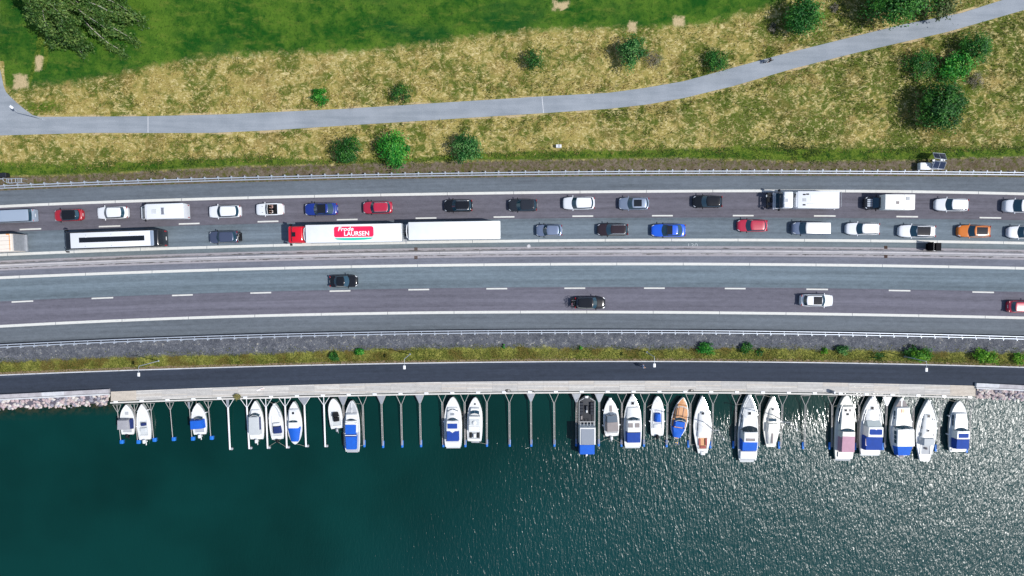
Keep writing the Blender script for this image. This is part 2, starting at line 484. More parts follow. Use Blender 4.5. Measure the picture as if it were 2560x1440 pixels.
gx = np.arange(-105, 105.01, 0.32); gy = np.arange(9.0, 66.0, 0.32)
GX, GY = np.meshgrid(gx, gy, indexing='ij')
PX, PY = W2P(GX, GY, 0.0)
relief = vnoise(GX * 0.16, GY * 0.16, 3) * 0.5 + vnoise(GX * 0.6, GY * 0.6, 4) * 0.22
pm = path_mask(PX, PY)
rel = relief * sm(-4, -60, pm) * sm(4, 40, RAIL_T(PX) - PY)
GZ = -0.03 + rel * 0.35 - 0.05 * sm(-6, 3, pm)
lawn_m = np.clip(0.5 + (LAWN(PX) - PY) / 84, 0, 1) * sm(4, 16, PX + (PY < 150) * 30)
gv = np.clip(0.5 + np.minimum(PY - GV_U(PX), GV_L(PX) - PY) / 46, 0, 1)
soil_m = np.clip(0.5 + (PY - GV_L(PX)) / 40, 0, 1)
bare = np.zeros_like(PX)
for (x0, x1, y0, y1) in ((1383, 1421, 5, 25), (1571, 1589, 56, 80), (1683, 1709, 42, 66), (91, 107, 141, 177), (106, 126, 50, 70), (34, 70, 188, 220)):
    bare = np.maximum(bare, np.clip(0.5 + np.minimum(np.minimum(PX - x0, x1 - PX), np.minimum(PY - y0, y1 - PY)) / 44, 0, 1))
verge_sand = np.clip(0.36 + 0.42 * vnoise(GX * .35, GY * .35, 51) - np.abs(pm + 2.5) / 14, 0, 1)
bare = np.maximum(bare, verge_sand)
# green edge of the dry grass by the junction on the left, wheel marks over the lawn
gv = np.maximum(gv, np.clip(0.75 - np.hypot((PX - 105) / 95, (PY - 268) / 24) * 0.45, 0, 1))
for (x0, y0, x1, y1) in ((116, 72, 72, 212), (124, 84, 112, 172), (102, 80, 92, 150)):
    dx, dy = x1 - x0, y1 - y0
    t = np.clip(((PX - x0) * dx + (PY - y0) * dy) / (dx * dx + dy * dy), 0, 1)
    gv = np.maximum(gv, np.clip(0.86 - np.hypot(PX - x0 - dx * t, PY - y0 - dy * t) / 16, 0, 1))
zone = np.stack([lawn_m, gv, bare, soil_m], -1).reshape(-1, 4)
M_PARK = make_park_material()
park = mesh_np('park_ground', np.stack([GX, GY, GZ], -1).reshape(-1, 3), grid_faces(len(gx), len(gy)), M_PARK, cols=zone, smooth=True)
tag(park, kind='structure')
far = MB()
far.quad((-2600, 0, -0.6), (2600, 0, -0.6), (2600, 2600, -0.6), (-2600, 2600, -0.6))
tag(far.build('terrain', mat('far_grass', S(84, 108, 44, 0.7), 0.95, noise=0.3, nscale=0.05)), kind='structure')

def ribbon(name, cu, cl, z0, z1, rows, m, xs=XS, tint=None, alpha=None, zf=None, parent=None, uvs=True):
    """sheet between two pixel lines; UV in metres"""
    s = np.linspace(0, 1, rows)
    X, Sg = np.meshgrid(xs, s, indexing='ij')
    Y = cu(X) * (1 - Sg) + cl(X) * Sg
    Z = (z0 + (z1 - z0) * Sg) if zf is None else zf(Sg)
    v = Pn(X, Y, Z)
    d = np.zeros(len(xs)); mid = v[:, rows // 2]
    d[1:] = np.cumsum(np.linalg.norm(np.diff(mid, axis=0), axis=1))
    w = np.linalg.norm(v[:, -1] - v[:, 0], axis=1)
    uv = np.stack([np.repeat(d[:, None], rows, 1), Sg * w[:, None]], -1).reshape(-1, 2)
    col = np.ones((v.shape[0] * rows, 4))
    if tint is not None: col[:, :3] = tint[:3]
    col[:, 3] = 0 if alpha is None else alpha(Sg, X, Y).ravel()
    return v.reshape(-1, 3), grid_faces(len(xs), rows), col, uv, X, Sg

# ------------------------------------------------------------------ the two carriageways
def off(c, d):
    return lambda x: c(x) + d
def tracks(Sg, X, Y):
    t = -0.10 * (np.exp(-((Sg - 0.30) / 0.07) ** 2) + np.exp(-((Sg - 0.72) / 0.07) ** 2)) + 0.07 * np.exp(-((Sg - 0.5) / 0.1) ** 2)
    return t - 0.16 * np.exp(-(Sg / 0.06) ** 2) - 0.10 * np.exp(-((1 - Sg) / 0.05) ** 2)
def tracks_dark_top(Sg, X, Y):
    return tracks(Sg, X, Y) - 0.16 * np.exp(-((Sg - 0.09) / 0.07) ** 2)
def tracks_dark_bot(Sg, X, Y):
    return tracks(Sg, X, Y) - 0.20 * np.exp(-((Sg - 0.86) / 0.08) ** 2)
def edges(Sg, X, Y):
    return -0.10 * np.exp(-(Sg / 0.12) ** 2) - 0.16 * np.exp(-((1 - Sg) / 0.10) ** 2)

def road(name, strips):
    V, Fc, Cc, U, n = [], [], [], [], 0
    for cu, cl, tint, al in strips:
        v, f, c, uv, _, _ = ribbon('', cu, cl, 0, 0, 21, None, tint=tint, alpha=al)
        uv[:, 1] += n * 0.001; V.append(v); Fc.append(f + n); Cc.append(c); U.append(uv); n += len(v)
    o = mesh_np(name, np.concatenate(V), np.concatenate(Fc), M_ASPH, cols=np.concatenate(Cc), uv=np.concatenate(U))
    return tag(o, kind='structure')

PURP, BLUEG = S(110, 108, 118, 0.73), S(117, 130, 140, 0.72)
road_n = road('road', [
    (off(RAIL_T, 6), EDGE_T, S(110, 119, 128, 0.72), edges),
    (EDGE_T, off(MID_T, 5), PURP, tracks),
    (off(MID_T, 5), INN_T, BLUEG, tracks_dark_top),
    (INN_T, off(BARR, -12), S(122, 134, 140, 0.72), edges)])
road_s = road('road', [
    (off(BARR, 12), INN_B, S(122, 126, 138, 0.72), edges),
    (INN_B, off(MID_B, -3), S(120, 135, 145, 0.72), tracks_dark_bot),
    (off(MID_B, -3), EDGE_B, S(115, 114, 126, 0.72), tracks),
    (EDGE_B, off(RAIL_B, -2), S(112, 120, 128, 0.72), edges)])

def strip_piece(name, curve, x0, x1, hw, z, parent, m=M_PAINT):
    xs = np.linspace(x0, x1, max(2, int((x1 - x0) / 40) + 1))
    mb = MB()
    up = Pn(xs, curve(xs) - hw, z); lo = Pn(xs, curve(xs) + hw, z)
    n = len(xs)
    mb.add(list(map(tuple, up)) + list(map(tuple, lo)), [(n + i, n + i + 1, i + 1, i) for i in range(n - 1)])
    return mb.build(name, m, parent, fix=False)

for curve, par, x0 in ((EDGE_T, road_n, 122), (INN_T, road_n, 185), (INN_B, road_s, 214), (EDGE_B, road_s, 139)):
    for k in range(-4, 18):
        a = x0 + k * 166.0
        if a > 2800: break
        strip_piece('edge_line', curve, a + 0.55, a + 165.45, 3.3, 0.004, par)
for curve, pts, par in ((MID_T, DASH_T, road_n), (MID_B, DASH_B, road_s)):
    step0 = pts[1][0] - pts[0][0]; step1 = pts[-1][0] - pts[-2][0]
    allx = [pts[0][0] - step0 * 2, pts[0][0] - step0] + [p[0] for p in pts] + [pts[-1][0] + step1]
    for x in allx:
        L = 26.0 if 300 < x < 2000 else 27.0
        strip_piece('lane_dash', curve, x - L, x + L, 1.75, 0.004, par)

# median concrete apron
v, f, c, uv, _, _ = ribbon('', off(BARR, -12.4), off(BARR, 12.6), 0.006, 0.006, 9, None, alpha=lambda s, X, Y: np.exp(-((np.abs(s - 0.5) - 0.26) / 0.07) ** 2))
tag(mesh_np('median_strip', v, f, M_APRON, cols=c, uv=uv), kind='structure')

# concrete barrier on it, segment by segment
barrier = empty('median_barrier', P(1280, float(BARR(1280)), 0), 0, 'long pale concrete barrier between the two carriageways', 'barrier')
def wbuild(mb, name, m, root, smooth=False):
    L = root.location
    mb.v = [(a - L.x, b - L.y, c_ - L.z) for a, b, c_ in mb.v]
    return mb.build(name, m, root, smooth=smooth)
prof = [(-0.34, 0.0), (-0.34, 0.10), (-0.20, 0.30), (-0.13, 0.82), (0.13, 0.82), (0.20, 0.30), (0.34, 0.10), (0.34, 0.0)]
def sweep(curve, x0, x1, prof, z=0.0, step=20.0, zc=0.0):
    """profile (across, height) swept along a pixel line lying at height zc"""
    xs = np.linspace(x0, x1, max(2, int((x1 - x0) / step) + 1))
    c_ = Pn(xs, curve(xs), zc)
    e = 2.0
    t = Pn(xs + e, curve(xs + e), zc) - Pn(xs - e, curve(xs - e), zc)
    t /= np.linalg.norm(t, axis=1)[:, None]
    nrm = np.stack([-t[:, 1], t[:, 0]], -1)
    return [[(c_[i, 0] + nrm[i, 0] * a, c_[i, 1] + nrm[i, 1] * a, z + h) for a, h in prof] for i in range(len(xs))]
seg = 100.0
xb = -300.0
while xb < 2860:
    mb = MB(); mb.loft(sweep(BARR, xb + 0.25, xb + seg - 0.25, prof, 0.008), True, True)
    wbuild(mb, 'barrier_segment', M_BARR, barrier)
    xb += seg

# ------------------------------------------------------------------ guardrails
def guardrail(curve, side, label, x_post0):
    root = empty('guardrail', P(1280, float(curve(1280)), 0), 0, label, 'guardrail', 'steel guardrails along the road edges')
    # two steel box beams; side +1: posts stand on the far (upper) side
    for o_, z in ((0.0, 0.62), (0.34 * side, 0.62)):
        pr = [(o_ - 0.075, z - 0.09), (o_ - 0.075, z + 0.08), (o_ - 0.045, z + 0.10), (o_ + 0.045, z + 0.10), (o_ + 0.075, z + 0.08), (o_ + 0.075, z - 0.09)]
        mb = MB(); mb.loft(sweep(curve, -300, 2860, pr, 0.0, 33.0, 0.6), True, True)
        wbuild(mb, 'rail', M_GALV, root)
    pm_ = MB()
    pm_.box((0, 0.50 * side, 0.33), (0.11, 0.13, 0.66 + 0.16))
    pm_.box((0, 0.17 * side, 0.52), (0.06, 0.44, 0.12))
    pm_.add([(-0.13, 0.36 * side, 0.56), (0.13, 0.36 * side, 0.56), (0.06, 0.62 * side, 0.56), (-0.06, 0.62 * side, 0.56), (-0.13, 0.36 * side, 0.70), (0.13, 0.36 * side, 0.70), (0.06, 0.62 * side, 0.70), (-0.06, 0.62 * side, 0.70)],
            [(3, 2, 1, 0), (4, 5, 6, 7), (0, 1, 5, 4), (1, 2, 6, 5), (2, 3, 7, 6), (3, 0, 4, 7)])
    first = None; x = x_post0 - 33.4 * 6
    while x < 2800:
        a = P(x, float(curve(x)), 0.6); b = P(x + 2, float(curve(x + 2)), 0.6)
        ang = math.atan2(b.y - a.y, b.x - a.x)
        if first is None:
            first = pm_.build('post', M_GALV, root); o = first
        else:
            o = link(first.copy(), root)
        o.location = Vector((a.x, a.y, 0)) - root.location
        o.rotation_euler = (0, 0, ang)
        x += 33.4 if x < 1700 else 34.2
    return root
guardrail(RAIL_T, 1, 'steel guardrail with posts between the queued traffic and the grass', 11)
guardrail(off(RAIL_B, 1.0), -1, 'steel guardrail with posts above the gravel bank by the quay', 18)

# ------------------------------------------------------------------ park path
def path_sheet():
    n = NT('path_asphalt')
    p = n.pos()
    a = n.noise(p, 0.25, 4, 0.6); b = n.noise(p, 6, 3, 0.7); c_ = n.noise(n.mapping(p, (0.12, 1.3, 1), (0, 0, 0.12)), 1.0, 4)
    v = n.math('ADD', n.math('MULTIPLY', a, 0.4), n.math('ADD', n.math('MULTIPLY', b, 0.3), n.math('MULTIPLY', c_, 0.35)))
    m = n.out(n.mix(n.rng(v, 0.34, 0.7), S(143, 152, 161, 0.72), S(174, 181, 189, 0.72)), 0.9, 0.25)
    n.bump(b, 0.2, 0.02)
    xs = np.arange(100.0, 2960.0, 12.0)
    v_, f_, c2, uv_, _, _ = ribbon('', PATH_U, PATH_L, 0.0, 0.0, 5, None, xs=xs)
    poly = [(100, 292), (82, 288), (60, 272), (40, 255), (24, 240), (15, 230), (9, 215), (6, 200), (3, 185), (-2, 165), (-10, 130), (-60, 130), (-200, 150), (-420, 330), (-420, 352)] + [(x, float(PATH_L(x))) for x in (-200, 0, 50, 100)]
    n0 = len(v_)
    pv = Pn([q[0] for q in poly], [q[1] for q in poly], 0.0)
    me = bpy.data.meshes.new('path')
    me.from_pydata([tuple(q) for q in v_] + [tuple(q) for q in pv], [], [tuple(q) for q in f_] + [tuple(range(n0, n0 + len(pv)))])
    me.materials.append(m)
    bm = bmesh.new(); bm.from_mesh(me)
    for fc in bm.faces:
        if fc.normal.z < 0: fc.normal_flip()
    bm.to_mesh(me); bm.free()
    o = link(bpy.data.objects.new('park_path', me)); tag(o, kind='structure')
    for x, sk in ((370, 0), (1356, 3)):
        a_, b_ = (x - sk * 0.4, float(PATH_U(x)) + 0.6), (x + sk, float(PATH_L(x)) - 0.6)
        w = 0.8
        mb = MB(); mb.quad(P(a_[0] - w, a_[1], 0.004), P(b_[0] - w, b_[1], 0.004), P(b_[0] + w, b_[1], 0.004), P(a_[0] + w, a_[1], 0.004))
        mb.build('path_joint', M_CONC2, o)
    return o
path_sheet()

# ------------------------------------------------------------------ gravel bank with grass, quay path
def bank_material():
    n = NT('gravel_bank')
    p = n.pos(); z = n.sep(n.attr('tint'))
    fine = n.noise(p, 5.0, 4, 0.8); mid = n.noise(p, 0.9, 5, 0.65, 0.5); tuf = n.noise(n.mapping(p, (1, 0.6, 1), (0, 0, 0.6)), 2.6, 5, 0.75, 1.0)
    rag = n.math('MULTIPLY', n.math('SUBTRACT', n.math('ADD', mid, n.math('MULTIPLY', fine, 0.5)), 0.75), 0.6)
    gra = n.mix(n.rng(n.math('ADD', n.math('MULTIPLY', fine, 0.6), n.math('MULTIPLY', mid, 0.4)), 0.36, 0.66), S(74, 78, 87, 0.76), S(124, 127, 134, 0.76))
    gra = n.mix(n.rng(n.math('ADD', n.math('MULTIPLY', n.noise(p, 3.0, 2, 0.9), 1.0), n.math('MULTIPLY', n.math('SUBTRACT', mid, 0.5), 0.5)), 0.63, 0.71), gra, S(180, 177, 166, 0.78))
    grs = n.mix(n.rng(n.math('ADD', n.math('MULTIPLY', tuf, 0.6), n.math('MULTIPLY', mid, 0.4)), 0.38, 0.64), S(92, 104, 40, 0.74), S(166, 164, 84, 0.74))
    grs = n.mix(n.rng(n.noise(p, 0.3, 3), 0.48, 0.62), grs, n.mix(tuf, S(66, 76, 30, 0.72), S(138, 116, 62, 0.72)))
    tan = n.mix(fine, S(118, 100, 78, 0.75), S(176, 154, 128, 0.75))
    brn = n.mix(fine, S(84, 70, 60, 0.75), S(124, 106, 92, 0.75))
    thr = lambda m_, w=0.09: n.rng(n.math('ADD', m_, rag), 0.5 - w, 0.5 + w)
    col = n.mix(thr(z[0]), gra, grs)
    col = n.mix(thr(z[1]), col, tan)
    col = n.mix(thr(z[2]), col, brn)
    n.bump(n.math('ADD', tuf, fine), 0.6, 0.15)
    return n.out(col, 0.95, 0.15)
xs = np.arange(-420.0, 2990.0, 7.0)
rows = 34
s = np.linspace(0, 1, rows)
X, Sg = np.meshgrid(xs, s, indexing='ij')
Y = (RAIL_B(X) - 3) * (1 - Sg) + KERB(X) * Sg
bump = vnoise(X / 18, Y / 9, 9) * 0.10 * np.sin(math.pi * Sg)
Z = -0.012 + (Z_QUAY + 0.02) * sm(0.08, 0.95, Sg) + bump
v = Pn(X, Y, Z)
bank_cols = np.stack([np.clip(0.5 + (Y - GRASS_B(X)) / 44, 0, 1), np.clip(0.5 + (Y - (KERB(X) - 7)) / 14, 0, 1), np.clip(0.62 - (Y - RAIL_B(X) - 4) / 22, 0, 1), np.ones_like(X)], -1)
M_BANK = bank_material()
tag(mesh_np('gravel_bank', v.reshape(-1, 3), grid_faces(len(xs), rows), M_BANK, cols=bank_cols.reshape(-1, 4), smooth=True), kind='structure')

v, f, c, uv, _, _ = ribbon('', KERB, off(DECK_T, 6), Z_QUAY, Z_QUAY, 17, None, tint=S(58, 66, 80, 0.72), alpha=lambda s_, X_, Y_: 0.9 * np.exp(-(s_ / 0.06) ** 2) * sm(0.35, 0.7, vnoise(X_ / 60, Y_ * 0, 5)) - 0.1 * np.exp(-((1 - s_) / 0.1) ** 2))
tag(mesh_np('quay_path', v, f, M_ASPH, cols=c, uv=uv), kind='structure')
mb = MB(); mb.loft(sweep(KERB, -400, 2960, [(-0.075, -0.2), (-0.075, 0.09), (0.075, 0.09), (0.075, -0.2)], Z_QUAY, 40, Z_QUAY), True, True)
tag(mb.build('kerb', M_CONC2), kind='structure')

# ------------------------------------------------------------------ water
def water_material():
    n = NT('harbour_water')
    p = n.pos(); at = n.sep(n.attr('tint'))
    w1 = n.noise(n.mapping(p, (1.6, 0.50, 1), (0, 0, math.radians(-24))), 1.75, 2, 0.5, 0.8)
    w2 = n.noise(n.mapping(p, (1.0, 0.6, 1), (0, 0, math.radians(-50))), 3.6, 1, 0.5, 0.5)
    w3 = n.noise(n.mapping(p, (1.0, 0.75, 1), (0, 0, math.radians(-10))), 0.32, 2, 0.5)
    h = n.math('ADD', n.math('MULTIPLY', w1, 1.0), n.math('ADD', n.math('MULTIPLY', w2, 0.36), n.math('MULTIPLY', w3, 0.8)))
    h = n.math('MULTIPLY', h, at[0])
    n.bump(h, 1.0, 0.115)
    deep = n.mix(n.rng(n.noise(p, 0.05, 3), 0.3, 0.7), (0.0008, 0.021, 0.017, 1), (0.0015, 0.033, 0.028, 1))
    bot = n.mix(n.rng(n.noise(p, 1.3, 4, 0.7), 0.4, 0.62), (0.006, 0.018, 0.010, 1), (0.045, 0.036, 0.016, 1))
    deep = n.mix(n.rng(at[0], 0.3, 1.0, 0.0, 0.75), deep, (0.0020, 0.040, 0.043, 1))
    col = n.mix(n.math('MULTIPLY', at[1], 1.0), deep, bot)
    n.b.inputs['IOR'].default_value = 1.33
    return n.out(col, n.rng(at[0], 0.1, 0.9, 0.10, 0.26), 0.5)
wx = np.concatenate([[-2600, -1200, -500, -220, -130], np.arange(-105, 105.1, 0.8), [130, 220, 500, 1200, 2600]])
wy = np.concatenate([[-2600, -1200, -500, -220, -110, -80], np.arange(-56, -13.9, 0.8)])
WX, WY = np.meshgrid(wx, wy, indexing='ij')
PX, PY = W2P(WX, WY, Z_WATER)
calm = sm(860, 2250, PX + (PY - 1000) * 1.5)
amp = 0.16 + 0.84 * calm
lee = sm(1010, 1130, PY + 25 * vnoise(WX * .12, WY * .12, 31))                       # sheltered strip under the boardwalk
amp = amp * (1 - 0.88 * (1 - lee) * (1 - sm(2060, 2330, PX)))
shore = np.where(PX < 300, 1 - sm(1016, 1052, PY + PX * 0.045), 0) * 0.9
wcol = np.stack([amp, shore, amp * 0, amp * 0 + 1], -1).reshape(-1, 4)
M_WATER = water_material()
tag(mesh_np('water', np.stack([WX, WY, np.full_like(WX, Z_WATER)], -1).reshape(-1, 3), grid_faces(len(wx), len(wy)), M_WATER, cols=wcol), kind='structure')

# ------------------------------------------------------------------ boardwalk
ZD = Z_QUAY + 0.03
bw = empty('boardwalk', P(1360, float(DECK_T(1360)), ZD - 0.6), 0, 'long pale timber boardwalk along the quay above the boats', 'boardwalk')
PLANKS = [mat('weathered_plank_%s' % nme, S(*c_, 0.84), 0.85, noise=0.10, nscale=2.5) for nme, c_ in (('warm', (214, 207, 197)), ('grey', (204, 201, 196)), ('pale', (221, 217, 210)), ('tan', (214, 203, 188)))]
X0, X1, NP, NR = 277.0, 2439.0, 34, 8
for k in range(NP):
    a, b = X0 + (X1 - X0) * k / NP, X0 + (X1 - X0) * (k + 1) / NP
    g = 0.10
    for r in range(NR):
        s0, s1 = r / NR, (r + 1) / NR
        yy = lambda x, s_: float(DECK_T(x) * (1 - s_) + DECK_B(x) * s_)
        e = 0.075
        q = [P(a + g, yy(a, s0 + e / NR), ZD), P(b - g, yy(b, s0 + e / NR), ZD), P(b - g, yy(b, s1 - e / NR), ZD), P(a + g, yy(a, s1 - e / NR), ZD)]
        mb = MB(); mb.slab([(p.x, p.y) for p in q[::-1]], ZD - 0.06, ZD + rnd.uniform(-0.008, 0.008))
        pl = PLANKS[(3 if k < 1 or k > NP - 2 else rnd.choice([0, 1, 1, 2]))]
        wbuild(mb, 'plank', pl, bw)
for side, o_ in (('stringer', 5), ('stringer', 20)):
    mb = MB(); mb.loft(sweep(off(DECK_T, o_), X0 + 1, X1 - 1, [(-0.1, -0.34), (-0.1, -0.066), (0.1, -0.066), (0.1, -0.34)], ZD, 60, ZD), True, True)
    wbuild(mb, 'stringer', mat('dark_timber', S(70, 62, 54), 0.9), bw)
mb = MB(); mb.loft(sweep(off(DECK_B, 3.8), X0 - 2, X1 - 8, [(-0.11, -0.30), (-0.11, -0.02), (0.11, -0.02), (0.11, -0.30)], ZD, 60, ZD), True, True)
wbuild(mb, 'edge_beam', PLANKS[2], bw)
pad = MB(); pad.rbox((0, 0, 0), (0.62, 0.34, 0.1), 0.03, 1)
first = None
for k in range(NP):
    x = X0 + 12 + (X1 - X0 - 26) * k / (NP - 1)
    p = P(x, float(DECK_B(x)) + 1.8, ZD + 0.02)
    o = pad.build('pad', M_WHITEMETAL, bw) if first is None else link(first.copy(), bw)
    first = first or o
    o.location = p - bw.location
pil = MB(); pil.cyl((0, 0, -2.6), (0, 0, -0.07), 0.14, n=10)
first = None
for k in range(0, NP, 1):
    x = X0 + 30 + (X1 - X0 - 60) * k / (NP - 1)
    p = P(x, float(DECK_B(x)) - 4, ZD)
    o = pil.build('pile', mat('dark_timber', S(70, 62, 54), 0.9), bw, smooth=True) if first is None else link(first.copy(), bw)
    first = first or o
    o.location = Vector((p.x, p.y, ZD)) - bw.location
mb = MB()
rw = sweep(off(DECK_T, 4.5), -400, 2960, [(-0.1, -3.2), (-0.1, -0.4), (0.1, -0.4), (0.1, -3.2)], ZD, 60, ZD)
mb.loft(rw, True, True)
tag(mb.build('quay_wall', M_CONC), 'concrete quay wall under the landward edge of the boardwalk', 'wall')

# ------------------------------------------------------------------ sea walls and stone banks at both ends
WALL_L = Curve([(-400, 1006), (0, 991.5), (272, 977.8)])
WALL_R = Curve([(2440, 962.5), (2560, 968.3), (2960, 988)])
def sea_wall(curve, x0, x1, label):
    root = empty('sea_wall', P((x0 + x1) / 2, float(curve((x0 + x1) / 2)), Z_QUAY - 0.5), 0, label, 'wall', 'concrete sea walls')
    n = max(2, int((x1 - x0) / 52)); w = (x1 - x0) / n
    for k in range(n):
        mb = MB(); mb.loft(sweep(curve, x0 + k * w + 0.15, x0 + (k + 1) * w - 0.15, [(-0.30, -0.7), (-0.30, 0.40), (0.30, 0.45), (0.30, -0.7)], Z_QUAY, 30, Z_QUAY + 0.4), True, True)
        wbuild(mb, 'wall_block', M_CONC if k % 3 else M_CONC2, root)
    mb = MB(); mb.loft(sweep(off(curve, 7.6), x0 + 0.3, x1 - 0.3, [(-0.11, -0.7), (-0.11, 0.30), (0.11, 0.30), (0.11, -0.7)], Z_QUAY, 30, Z_QUAY + 0.25), True, True)
    wbuild(mb, 'ledge', M_CONC2, root)
    return root
sea_wall(WALL_L, -400, 272, 'grey concrete sea wall above the long pink stone bank left of the boardwalk')
sea_wall(WALL_R, 2441, 2960, 'grey concrete sea wall above the stones right of the boardwalk')

def stone_mesh(i):
    r_ = random.Random(100 + i)
    bm = bmesh.new(); bmesh.ops.create_icosphere(bm, subdivisions=1, radius=0.5)
    for v_ in bm.verts:
        v_.co *= r_.uniform(0.72, 1.12); v_.co.z *= 0.75
    me = bpy.data.meshes.new('stone'); bm.to_mesh(me); bm.free()
    return me
STONE_M = [mat('granite_%s' % a, S(*c_, 0.78), 0.9, noise=0.22, nscale=5) for a, c_ in (('pink', (205, 184, 186)), ('grey', (158, 156, 168)), ('pale', (226, 220, 214)), ('rose', (212, 196, 190)), ('dark', (104, 100, 112)))]
STONES = []
for i in range(15):
    me = stone_mesh(i); me.materials.append(STONE_M[(0, 2, 3, 1, 0, 3, 2, 1, 3, 0, 4, 2, 1, 0, 3)[i]])
    STONES.append(me)
def stone_bank(name, x0, x1, top, bot, count, seed, wet):
    r_ = random.Random(seed)
    xs_ = np.arange(x0, x1 + 1, 10.0)
    v_, f_, c_, uv_, X_, S_ = ribbon('', top, bot, Z_QUAY - 0.35, Z_WATER - 0.8, 8, None, xs=xs_)
    base = tag(mesh_np(name, v_, f_, STONE_M[4]), kind='structure')
    for k in range(count):
        px = r_.uniform(x0 if x0 > 0 else -15, x1 if x1 < 2570 else 2575)
        t = (k % 12 + r_.random()) / 12
        t = t * 0.80 if not wet else t
        y = float(top(px)) * (1 - t) + float(bot(px)) * t
        z = Z_QUAY - 0.35 + (Z_WATER - 0.8 - Z_QUAY + 0.35) * t
        o = bpy.data.objects.new('stone', r_.choice(STONES))
        o.location = P(px, y, z + 0.04)
        q = r_.uniform(0.42, 0.80)
        o.scale = (q * r_.uniform(0.8, 1.4), q, q * 0.8)
        o.rotation_euler = (r_.uniform(-0.4, 0.4), r_.uniform(-0.4, 0.4), r_.uniform(0, 6.3))
        link(o, base)
stone_bank('stone_bank', -420, 273, off(WALL_L, 9.0), off(WALL_L, 48), 290, 5, False)
stone_bank('stone_bank', 2440, 2960, off(WALL_R, 9.5), off(WALL_R, 46), 170, 6, False)
# ------------------------------------------------------------------ vehicles
LANE = {  # lane centre lines: which pair of road lines the lane lies between, and driving direction (+1 to the right)
    'out': (EDGE_T, MID_T, -1), 'in': (MID_T, INN_T, -1), 'sin': (INN_B, MID_B, 1), 'sout': (MID_B, EDGE_B, 1)}
def heading(lane, px):
    a, b, d = LANE[lane]
    f_ = lambda x: float(a(x) + b(x)) / 2
    p, q = P(px - 30, f_(px - 30)), P(px + 30, f_(px + 30))
    return math.atan2(q.y - p.y, q.x - p.x) + (0 if d > 0 else math.pi)

def paint(name, col, rough=0.28):
    dk = max(col[:3]) < 0.05
    return mat('car_paint_' + name, col, 0.16 if dk else rough, 0.0, 0.3 if dk else 0.8, 0.35 if dk else 0.5)
PAINT = {
    'white': paint('white', (0.72, 0.74, 0.77, 1)), 'black': paint('black', (0.010, 0.011, 0.014, 1)), 'silver': mat('car_paint_silver', (0.46, 0.49, 0.53, 1), 0.32, 0.5, 0.6),
    'red': paint('red', (0.36, 0.012, 0.022, 1)), 'crimson': paint('crimson', (0.42, 0.02, 0.05, 1)), 'blue': paint('blue', (0.012, 0.035, 0.24, 1)), 'azure': paint('azure', (0.012, 0.10, 0.62, 1)),
    'slate': mat('car_paint_slate', (0.085, 0.105, 0.17, 1), 0.3, 0.4, 0.7), 'grey': mat('car_paint_grey', (0.20, 0.25, 0.36, 1), 0.3, 0.45, 0.7), 'brown': paint('brown', (0.030, 0.020, 0.024, 1)),
    'ice': mat('car_paint_ice_blue', (0.30, 0.36, 0.46, 1), 0.28, 0.5, 0.7), 'orange': paint('orange', (0.62, 0.17, 0.015, 1)), 'beige': mat('car_paint_pale_silver', (0.56, 0.57, 0.56, 1), 0.35, 0.25, 0.5),
    'dark': paint('dark_grey', (0.022, 0.025, 0.032, 1)), 'lightblue': mat('car_paint_pale_blue', (0.42, 0.50, 0.60, 1), 0.32, 0.35, 0.6), 'scarlet': paint('scarlet', (0.60, 0.012, 0.03, 1))}

def wheel_set(root, xs, y, r=0.33, w=0.22):
    for x in xs:
        for s_ in (-1, 1):
            mb = MB(); mb.cyl((x, s_ * (y - w), r), (x, s_ * y, r), r, n=18)
            wh = mb.build('wheel', M_RUBBER, root, smooth=True)
            mb = MB(); mb.cyl((x, s_ * (y - 0.02), r), (x, s_ * (y + 0.012), r), r * 0.62, r * 0.56, n=12)
            mb.build('rim', M_RIM, wh)

